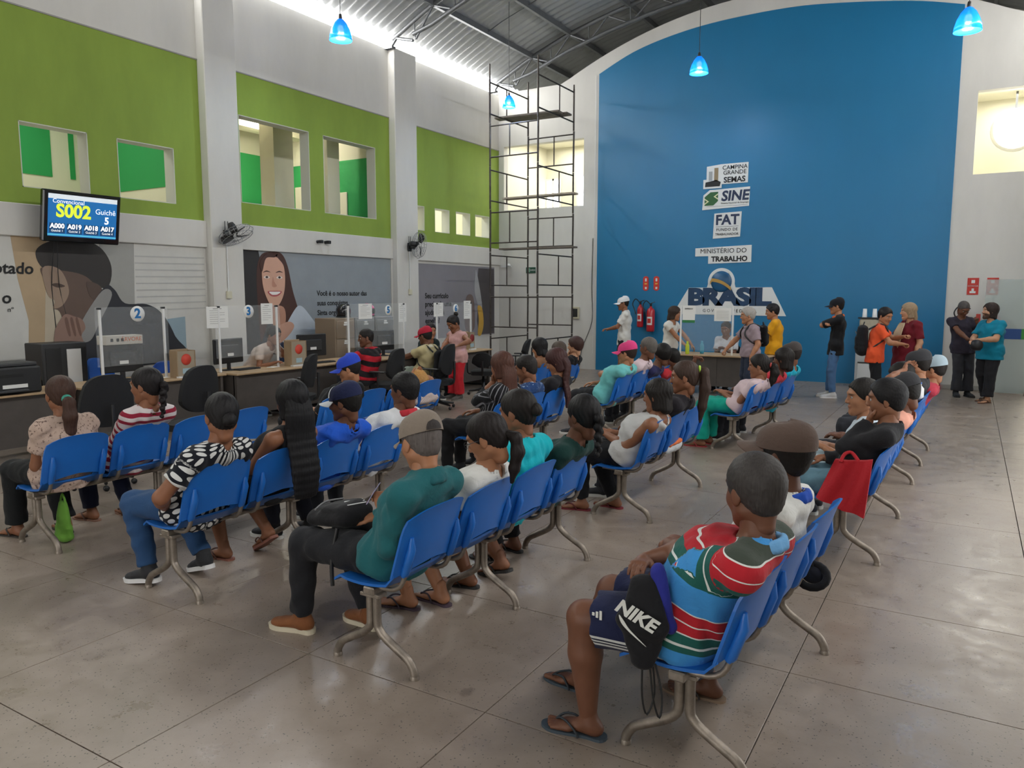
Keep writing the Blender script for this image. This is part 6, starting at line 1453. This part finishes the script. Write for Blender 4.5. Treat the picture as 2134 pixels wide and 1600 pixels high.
p35 = person('child in a black shirt with brown hair and hand at the chin', (-5.362, 10.900, 1.177), seat_of('4c', 2), 186, 2, 180, skin='fair', build=.88, arms=('face', 'lap'), shirt='#17171b', sleeve=.7, pants='#2b2d33', hair=('short', '#3c2722', {'th': .022}), res=.016)
# --- at the service desks
p36 = person('person in a red and black striped shirt seated at the desk', (-8.005, 8.950, 1.321), (-7.95, 8.95), 230, 6, 182, skin='deep', build=1.08, seat_z=.50, bench_back=False, arms=(((.38, .20, .80), (-.2, 1, -.4)), 'hold'), shirt=('#b3202e', ('h', .17, [(0, '#b3202e'), (.5, '#201a1d')])), sleeve=.6, pants='#2b2d33', hair=('short', '#191412', {'th': .006}), res=.015)
p37 = person('person in a beige shirt and red cap seated at the desk', (-7.603, 9.900, 1.332), (-7.60, 9.92), 186, 10, 182, skin='deep', build=1.05, seat_z=.50, bench_back=False, arms=(((.42, .12, .80), (-.2, 1, -.4)), 'hold'), shirt='#b5a87f', sleeve=.6, collar='#d0cbb8', pants='#8f9a8f', hair=('short', '#15120f'), cap=dict(col='#ab2237'), res=.015)
p38 = person('attendant with dark hair facing the hall behind the screen numbered five', (-8.275, 11.000, 1.338), (-8.45, 11.05), -30, 6, -10, skin='tan', seat_z=.50, bench_back=False, arms=('lap', 'lap'), shirt='#2a3a3c', sleeve=.6, pants='#2b2d33', hair=('bun', '#191412'), res=.017)
p39 = person('attendant leaning on a hand behind the screen numbered three', (-9.227, 8.280, 1.355), (-9.75, 8.15), 10, 16, 0, skin='brown', seat_z=.48, bench_back=False, arms=('face', 'hold'), shirt='#c9b9ae', sleeve=.6, pants='#2b2d33', hair=('short', '#1b1512', {'th': .014}), res=.016)
p40 = person('standing person in a pale pink sleeveless blouse and red trousers', (-7.853, 11.000, 1.464), (-7.72, 11.0), 250, 28, 255, sit=False, skin='brown', build=1.05, arms=(((.16, .26, .98), (-.4, 1, -.2)), 'front'), shirt='#c99c98', sleeve=.12, hem=.04, pants='#c22a33', flare=.03, feet=('shoe', '#55514e', '#7d7872'), hair=('bun', '#1b1614', {'z': .10}), res=.014)
# --- before the blue wall
p41 = person('standing person in a white football shirt and white cap', (-6.281, 15.000, 1.810), (-6.28, 15.05), 205, 6, 200, sit=False, skin='brown', arms=('front', 'front'), shirt='#d3d1cb', sleeve=.75, hem=.10, pants='#23252c', leg='short', feet=('shoe', '#2b2c30', '#c9c9c6'), hair=('short', '#1a1614', {'th': .006}), cap=dict(col='#dcdcdd'), res=.015)
p42 = person('standing person with long dark hair in a white top leaning at the front desk', (-4.952, 14.500, 1.617), (-5.05, 14.55), 10, 6, 350, sit=False, skin='tan', build=.95, arms=(((.40, .22, .80), (-.2, 1, -.2)), ((.42, -.02, .78), (-.2, -1, -.2))), shirt='#d8d5cd', sleeve=.4, pants='#17181c', feet=('shoe', '#2b2c30', '#c9c9c6'), hair=('long', '#33261f', {'len': .40, 'w': .08}), res=.015)
p43 = person('grey-haired standing person in a mauve shirt with a backpack', (-3.279, 13.300, 1.630), (-3.22, 13.3), 205, 6, 215, sit=False, skin='tan', build=1.12, arms=(((.06, .24, .80), (-1, .4, 0), (.1, 0, -1)), ((.42, -.28, .78), (-.2, -1, -.2))), hands=('relax', 'grip'), shirt='#96858c', sleeve=.75, collar='#96858c', pants='#2b3344', feet=('shoe', '#2b2c30', '#4c4c4c'), hair=('short', '#9a958e', {'th': .016}), res=.014)
p44 = person('standing person in a mustard yellow shirt by the front desk', (-3.166, 14.600, 1.674), (-3.12, 14.65), 200, 10, 190, sit=False, skin='tan', build=1.08, arms=('front', 'front'), shirt='#d99a1a', sleeve=.75, hem=.06, pants='#1d1e24', feet=('shoe', '#2b2c30', '#c9c9c6'), hair=('short', '#161213', {'th': .014}), res=.015)
p45 = person('attendant in a white and blue shirt seated behind the front desk', (-4.064, 14.850, 1.323), (-4.06, 14.95), 265, 14, 270, skin='deep', seat_z=.48, bench_back=False, arms=('hold', 'hold'), shirt='#c9ccd2', sleeve=.7, pants='#2b2d33', hair=('short', '#191412', {'th': .008}), res=.016)
p46 = person('standing person in a black and orange shirt, dark cap and ripped jeans', (-2.072, 14.690, 1.791), (-2.06, 14.69), 195, 6, 190, sit=False, skin='tan', build=.92, arms=('cross', 'cross'), shirt='#17171a', sleeve=.95, hem=.10, collar='#e0662c', pants='#4f719a', feet=('shoe', '#d5d5d3', '#e2e2e0'), footx=(.0, .06), hair=('short', '#1a1614'), cap=dict(col='#15161c'), res=.014)
p47 = person('standing person in an orange shirt carrying a black backpack', (-1.173, 14.000, 1.630), (-1.32, 14.0), -35, 16, 5, sit=False, skin='tan', build=1.0, arms=(((.42, .10, 1.16), (0, 1, -.8)), ((.40, -.06, 1.04), (-.2, -1, -.8))), hands=('grip', 'grip'), shirt='#e2572f', sleeve=.65, hem=.06, pants='#17181c', feet=('shoe', '#2b2c30', '#4c4c4c'), hair=('short', '#161213'), res=.014)
p48 = person('standing person in a long maroon dress with fair hair over the shoulder', (-0.900, 14.400, 1.707), (-.90, 14.45), 195, 4, 215, sit=False, skin='fair', build=1.2, arms=(((.02, .28, .82), (-1, .6, 0), (.1, 0, -1)), 'front'), shirt='#6d1a26', sleeve=.8, pants='#6d1a26', dress=('#6d1a26', .14, .30), feet=('flip', '#3a302c', '#3a302c'), hair=('long', '#8f7a60', {'len': .30, 'w': .07}), res=.014)
p49 = person('standing person in a dark shirt looking down at a phone held up', (-0.074, 16.000, 1.705), (-.06, 16.05), 300, 34, 290, sit=False, skin='deep', build=1.05, arms=(((.24, .10, 1.34), (-.1, 1, -1), (.3, -.3, .8)), 'front'), hands=('grip', 'relax'), shirt='#2f2a35', sleeve=.6, hem=.04, pants='#35353a', flare=.03, feet=('shoe', '#2b2c30', '#2c2c2c'), hair=('buzz', '#4a4542'), res=.014)
p50 = person('standing bearded person with shoulder-length dark hair in a teal shirt', (0.295, 15.390, 1.704), (.31, 15.4), 205, -4, 225, sit=False, skin='fair', build=1.26, arms=(((.30, .06, 1.08), (-.4, 1, -.4), (.3, -1, 0)), 'front'), shirt='#0f7f9a', sleeve=.75, hem=.08, pants='#232327', flare=.03, feet=('flip', '#6d5040', '#3a302c'), footx=(.06, -.12), hair=('bob', '#2a1e1a', {'th': .016}), beard='#2a1c17', res=.014)
# ================================================================= carried things and loose items
def soft(prims, nm, m, par, h=.012, fold=.003, seed=5, cuts=()):
    v, f = field(prims, h, fold=fold, seed=seed, cuts=cuts); O = np.array(par.location)
    return link(nm, np_mesh(nm, [(v-O, f, 0)], m), par)
def tube_w(pts, r, nm, m, par, n=7, sub=4):
    O = np.array(par.location); return MB().tube(np.array(pts)-O, r, n, sub=sub).build(nm, m, par)
M_bagblk = cloth('#17171a', rough=.75)
# drawstring bag on the lap of the striped polo
t = thing('drawstring_bag', 'black drawstring bag with a white swoosh lying against the striped polo shirt', 'bag', (-1.0, 2.62, .44))
by_ = p1['Kn'][0][1]*0+2.615
BG = [(-1.02, .79), (-.95, .80), (-.895, .66), (-.93, .47), (-.985, .43), (-1.05, .50), (-1.085, .62)]
soft([Ell((-1.00, by_+.03, .76), (-.99, by_, .62), .055, .035, .095, .045, (1, 0, 0), k=.04), Ell((-.99, by_, .62), (-.985, by_-.005, .47), .095, .045, .050, .032, (1, 0, 0), k=.04)], 'sack', M_bagblk, t, .010)
soft([Ell((-.955, by_+.055, .81), (-.895, by_+.05, .60), .025, .035, .018, .03, (1, 0, 0), k=.03)], 'blue_lining', cloth('#2a2f86'), t, .010)
fy = by_-.052
mk_w = mat('bag_print_white', '#d5d6d0', .7)
def pl(poly, nm): MB().prism([(a, b-.0) for a, b in poly], (-t.location[0], fy-t.location[1], -t.location[2]), (1, 0, 0), (0, 0, 1), (0, -.002, 0)).build(nm, mk_w, t)
text('NIKE', 'brand_lettering', mk_w, t, (-1.0, fy-.002, .665), (.93, 0, -.36), (.36, 0, .93), .075, .001, .003, shear=.25)
sw_ = catmull(np.array([(-1.065, 0, .655), (-1.055, 0, .625), (-1.02, 0, .595), (-.955, 0, .555), (-1.02, 0, .605), (-1.045, 0, .635)]), 4, True)
pl([(q[0], q[2]) for q in sw_], 'swoosh')
for k in (0, 1): tube_w([(-.985+.03*k, by_-.01, .46), (-.985+.045*k, by_-.005, .33), (-.97+.05*k, by_+.01, .255), (-.945+.03*k, by_+.02, .34), (-.955+.01*k, by_+.02, .46)], .004, 'cord', M_black, t, 6)
# small mark on the shorts: three slanted bars, worn, so a part of the person
r_ = p1['root']; o_p = np.array(r_.location)
K0 = p1['Kn'][0]; H0 = p1['P']-np.array((0, .12, 0)); mk = K0+(H0-K0)*.22; rad_ = .080*1.18+.033
for k in range(3):
    c = mk+np.array((.016*k, -rad_*.86, rad_*.52)); b = MB().box(tuple(c-np.array((.005, .002, .006+.006*k))), tuple(c+np.array((.005, .002, .006+.006*k)))); b.v = [tuple(np.array(q)-o_p) for q in b.v]; b.build('logo_bar', mk_w, r_)
# black backpack on the lap of the teal jacket
def backpack(t, c, dx, up_, w, h, d, strap=True):
    """c centre, dx unit pointing away from the wearer, up_ axis"""
    dx = unit(dx); up_ = unit(up_); lt = unit(np.cross(up_, dx))
    soft([Ell(c-up_*h*.36, c+up_*h*.30, w*.5, d*.5, w*.44, d*.42, lt, k=.04), Ell(c-up_*h*.34+dx*d*.42, c+up_*h*.02+dx*d*.42, w*.38, d*.16, w*.36, d*.14, lt, k=.02)], 'pack_body', M_bagblk, t, .013)
    tube_w([c+up_*h*.42-lt*w*.08, c+up_*h*.55-dx*d*.1, c+up_*h*.42+lt*w*.08], .010, 'top_handle', M_black, t)
    tube_w([c+up_*h*.12-lt*w*.40+dx*d*.46, c+up_*h*.20+dx*d*.56, c+up_*h*.12+lt*w*.40+dx*d*.46], .005, 'zip', mat('zip_grey', '#6a6a6c', .5), t)
    return lt
t = thing('backpack', 'black backpack lying on the lap of the teal jacket', 'backpack', (-2.85, 2.95, .62))
c = np.array((-2.86, 2.95, .675)); backpack(t, c, (-.25, -.05, .95), (-.95, 0, -.12), .27, .34, .12)
tube_w([(-2.72, 2.80, .66), (-2.74, 2.775, .50), (-2.735, 2.77, .36)], .011, 'hanging_strap', M_black, t)
for k in range(3): tube_w([(-2.74-.03*k, 2.90+.02*k, .752), (-2.70-.03*k, 3.0+.02*k, .752)], .003, 'white_tab', M_whitep, t)
t = thing('note_card', 'pale lilac paper held by the person in the teal jacket', 'paper', tuple(p9['Wr'][0]))
hx = p9['Wr'][0]+np.array((-.07, .02, .03)); MB().box((-.045, -.05, -.002), (.045, .05, .002), rot=Matrix.Rotation(R(-55), 4, 'Y')@Matrix.Rotation(R(25), 4, 'X'), piv=(0, 0, 0)).build('sheet', mat('lilac_paper', '#a9a4c4', .8), t, loc=(-.06, .01, .055))
MB().box((-.045, -.05, .002), (-.02, .05, .003), rot=Matrix.Rotation(R(-55), 4, 'Y')@Matrix.Rotation(R(25), 4, 'X'), piv=(0, 0, 0)).build('pink_strip', mat('pink_paper', '#c58fa6', .8), t, loc=(-.06, .01, .055))
# red shopping bag
t = thing('shopping_bag', 'red cloth shopping bag hanging beside the black top', 'bag', (-.66, 5.48, .36))
P = np.zeros((12, 15, 3))
for i in range(12):
    u = i/11
    for j in range(15):
        s_ = j/14; a = np.array((-.73, .735))*(1-s_)+np.array((-.50, .755))*s_; b = np.array((-.84, .46))*(1-s_)+np.array((-.53, .36))*s_
        q = a*(1-u)+b*u; P[i, j] = (q[0]+.66, .02*math.sin(s_*14+u*3)*(.4+.6*u)+.03*math.sin(math.pi*s_)*-1, q[1]-.36)
MB().slab(P, (0, -1, 0), .05).build('sack', cloth('#b3202a', rough=.7), t)
MB().tube([(-.03, -.03, .37), (-.01, .01, .42), (.03, .03, .43), (.08, -.01, .385)], .012, 7, sub=4).build('handle', cloth('#b3202a', rough=.7), t)
# small loose things around the benches
t = thing('knit_hat', 'dark rolled knit hat dangling behind the striped polo bench', 'hat', (-.60, 3.92, .40))
MB().tube([(.07*math.cos(a), .055*math.sin(a)*.6, .055+.05*math.sin(a)) for a in np.linspace(0, 6.283, 17)[:-1]], .020, 8, closed=True).build('rolled_rim', M_bagblk, t)
soft([Ball((-.60, 3.95, .455), (.06, .035, .05))], 'crown', cloth('#23252e'), t, .009)
tube_w([(-.60, 3.93, .50), (-.62, 3.93, .56)], .006, 'loop', M_black, t, 5, 0)
t = thing('tote_bag', 'white and orange tote bag showing under the empty blue seat back', 'bag', (-2.2, 6.45, .44))
soft([Ell((-2.22, 6.36, .50), (-2.20, 6.60, .51), .03, .055, .03, .06, (1, 0, 0), k=.03)], 'sack', cloth('#cfd3d6'), t, .012)
soft([Ell((-2.205, 6.36, .535), (-2.185, 6.60, .545), .028, .022, .028, .022, (1, 0, 0), k=.02)], 'orange_band', cloth('#dd7440'), t, .010)
t = thing('cloth_bag', 'green cloth bag standing on the floor under the floral blouse', 'bag', (-5.75, 3.05, 0))
soft([Ell((-5.75, 3.05, .05), (-5.74, 3.05, .30), .10, .05, .05, .02, (1, 0, 0), k=.03)], 'sack', cloth('#5f8f35'), t, .012)
tube_w([(-5.78, 3.05, .29), (-5.74, 3.05, .37), (-5.70, 3.05, .29)], .008, 'handle', cloth('#5f8f35'), t)
t = thing('water_bottle', 'small white bottle lying on the seat back of the far right bench', 'bottle', (-.40, 8.72, .80))
MB().lathe([(0, -.02), (.04, -.02), (.045, 0), (.045, .10), (.02, .13), (.02, .15), (0, .15)], 16).build('body', M_whitep, t)
MB().lathe([(.022, .148), (.022, .165), (0, .168)], 12).build('cap', mat('cap_blue', '#3a66b0', .4), t)
# packs worn by standing and seated people
def worn(pp, lab, w=.30, h=.42, d=.16, drop=.02):
    bk = unit(pp['back']); c = pp['C2']+bk*(.116*pp['B']+.03+d*.5)-np.array((0, 0, drop))
    t = thing('backpack', lab, 'backpack', tuple(c)); lt = backpack(t, c, bk, (0, 0, 1), w, h, d)
    for i, sg in enumerate((1, -1)):
        S_ = pp['Sh'][i]*.55+(pp['N'])*.45; f_ = pp['fw']
        tube_w([c+np.array((0, 0, h*.34))+pp['lf']*sg*.09-bk*d*.45, S_+np.array((0, 0, .062)), S_+f_*.10*pp['B']-np.array((0, 0, .03)), pp['C2']+f_*(.125*pp['B'])+pp['lf']*sg*.115-np.array((0, 0, .03)), pp['C1']+pp['lf']*sg*.165*pp['B'], c-np.array((0, 0, h*.32))+pp['lf']*sg*.11-bk*d*.45], .013, 'shoulder_strap', M_black, t)
worn(p47, 'black backpack worn over the orange shirt', .32, .52, .20, .12)
worn(p43, 'dark backpack worn over the mauve shirt', .28, .40, .12)
worn(p37, 'black backpack worn over the beige shirt at the desk', .30, .48, .16, .06)
t = thing('hair_cloth', 'cream scarf hanging over the shoulder of the maroon dress', 'scarf', (-.95, 14.05, 1.0))
P = np.zeros((14, 9, 3)); c0 = p48['N']
for i in range(14):
    u = i/13
    for j in range(9):
        s_ = j/8-.5; wv = .012*math.sin(s_*22+u*9); x = c0+p48['fw']*(.10+.075*math.sin(u*2.2))*1.2+p48['lf']*(-.05+s_*(.10+.14*math.sin(math.pi*min(1, u*1.1))))+np.array((0, 0, -.02-.42*u+.02*math.cos(s_*30)*u))
        P[i, j] = x+p48['fw']*wv-np.array(t.location)
MB().slab(P, p48['fw'], .012).build('cloth', cloth('#c9b595'), t)
t = thing('mobile_phone', 'mobile phone held before the face of the dark-shirted person', 'phone', tuple(p49['Wr'][0]+p49['fw']*.02+np.array((0, 0, .09))))
MB().box((-.006, -.036, -.075), (.006, .036, .075), bev=.004, rot=Matrix.Rotation(R(290), 4, 'Z'), piv=(0, 0, 0)).build('case', mat('phone_case', '#b9453f', .4), t)
MB().box((-.008, -.032, -.068), (-.006, .032, .068), rot=Matrix.Rotation(R(290), 4, 'Z'), piv=(0, 0, 0)).build('display', mat('phone_glass', '#15171c', .15), t)
t = thing('motorcycle_helmet', 'dark helmet carried under the arm of the bearded person in teal', 'helmet', tuple(p50['Wr'][0]+p50['fw']*.03-np.array((0, 0, .09))))
P = np.array([[(.10*math.cos(a)*math.cos(b), .09*math.sin(a)*math.cos(b), .10*math.sin(b)) for a in np.linspace(0, 6.283, 21)] for b in np.linspace(-.9, 1.57, 10)]); MB().grid(P).build('shell', mat('helmet_black_matt', '#1a1a1d', .5), t)
MB().tube([(.062*math.cos(a), .056*math.sin(a), -.08) for a in np.linspace(0, 6.283, 17)[:-1]], .008, 6, closed=True).build('rim', M_dgrey, t)
for (x, y, w, d, l) in ((-9.05, 8.05, .12, .17, 'open papers lying on the desk behind the screen numbered three'), (-8.75, 9.62, .2, .28, 'white papers lying on the desk before the beige shirt'), (-9.15, 6.25, .10, .2, 'small white papers lying on the desk beside the leaflet box')):
    t = thing('paper_sheet', l, 'paper', (x, y, .75)); MB().box((-w/2, -d/2, .0), (w/2, d/2, .003), rot=Matrix.Rotation(R(12), 4, 'Z'), piv=(0, 0, 0)).build('sheet', M_paper, t); MB().box((-w/2.4, -d/2.2, .003), (w/2.2, d/2.6, .006), rot=Matrix.Rotation(R(-5), 4, 'Z'), piv=(0, 0, 0)).build('sheet', M_paper, t)
for (x, y, l, a) in ((-9.1, 7.6, 'black keyboard on the desk behind the screen numbered three', 5), (-8.95, 9.0, 'black keyboard before the monitor with white sticker', -4), (-9.1, 5.75, 'black keyboard on the desk behind the screen numbered two', 3)):
    t = thing('keyboard', l, 'keyboard', (x, y, .75), R(a)); MB().box((-.07, -.21, 0), (.07, .21, .018), bev=.005).build('case', M_black, t)
    k_ = MB()
    for i in range(5):
        for j in range(14): k_.box((-.058+.024*i, -.20+.0285*j, .018), (-.040+.024*i, -.178+.0285*j, .024))
    k_.build('keys', M_dgrey, t, kind='stuff')
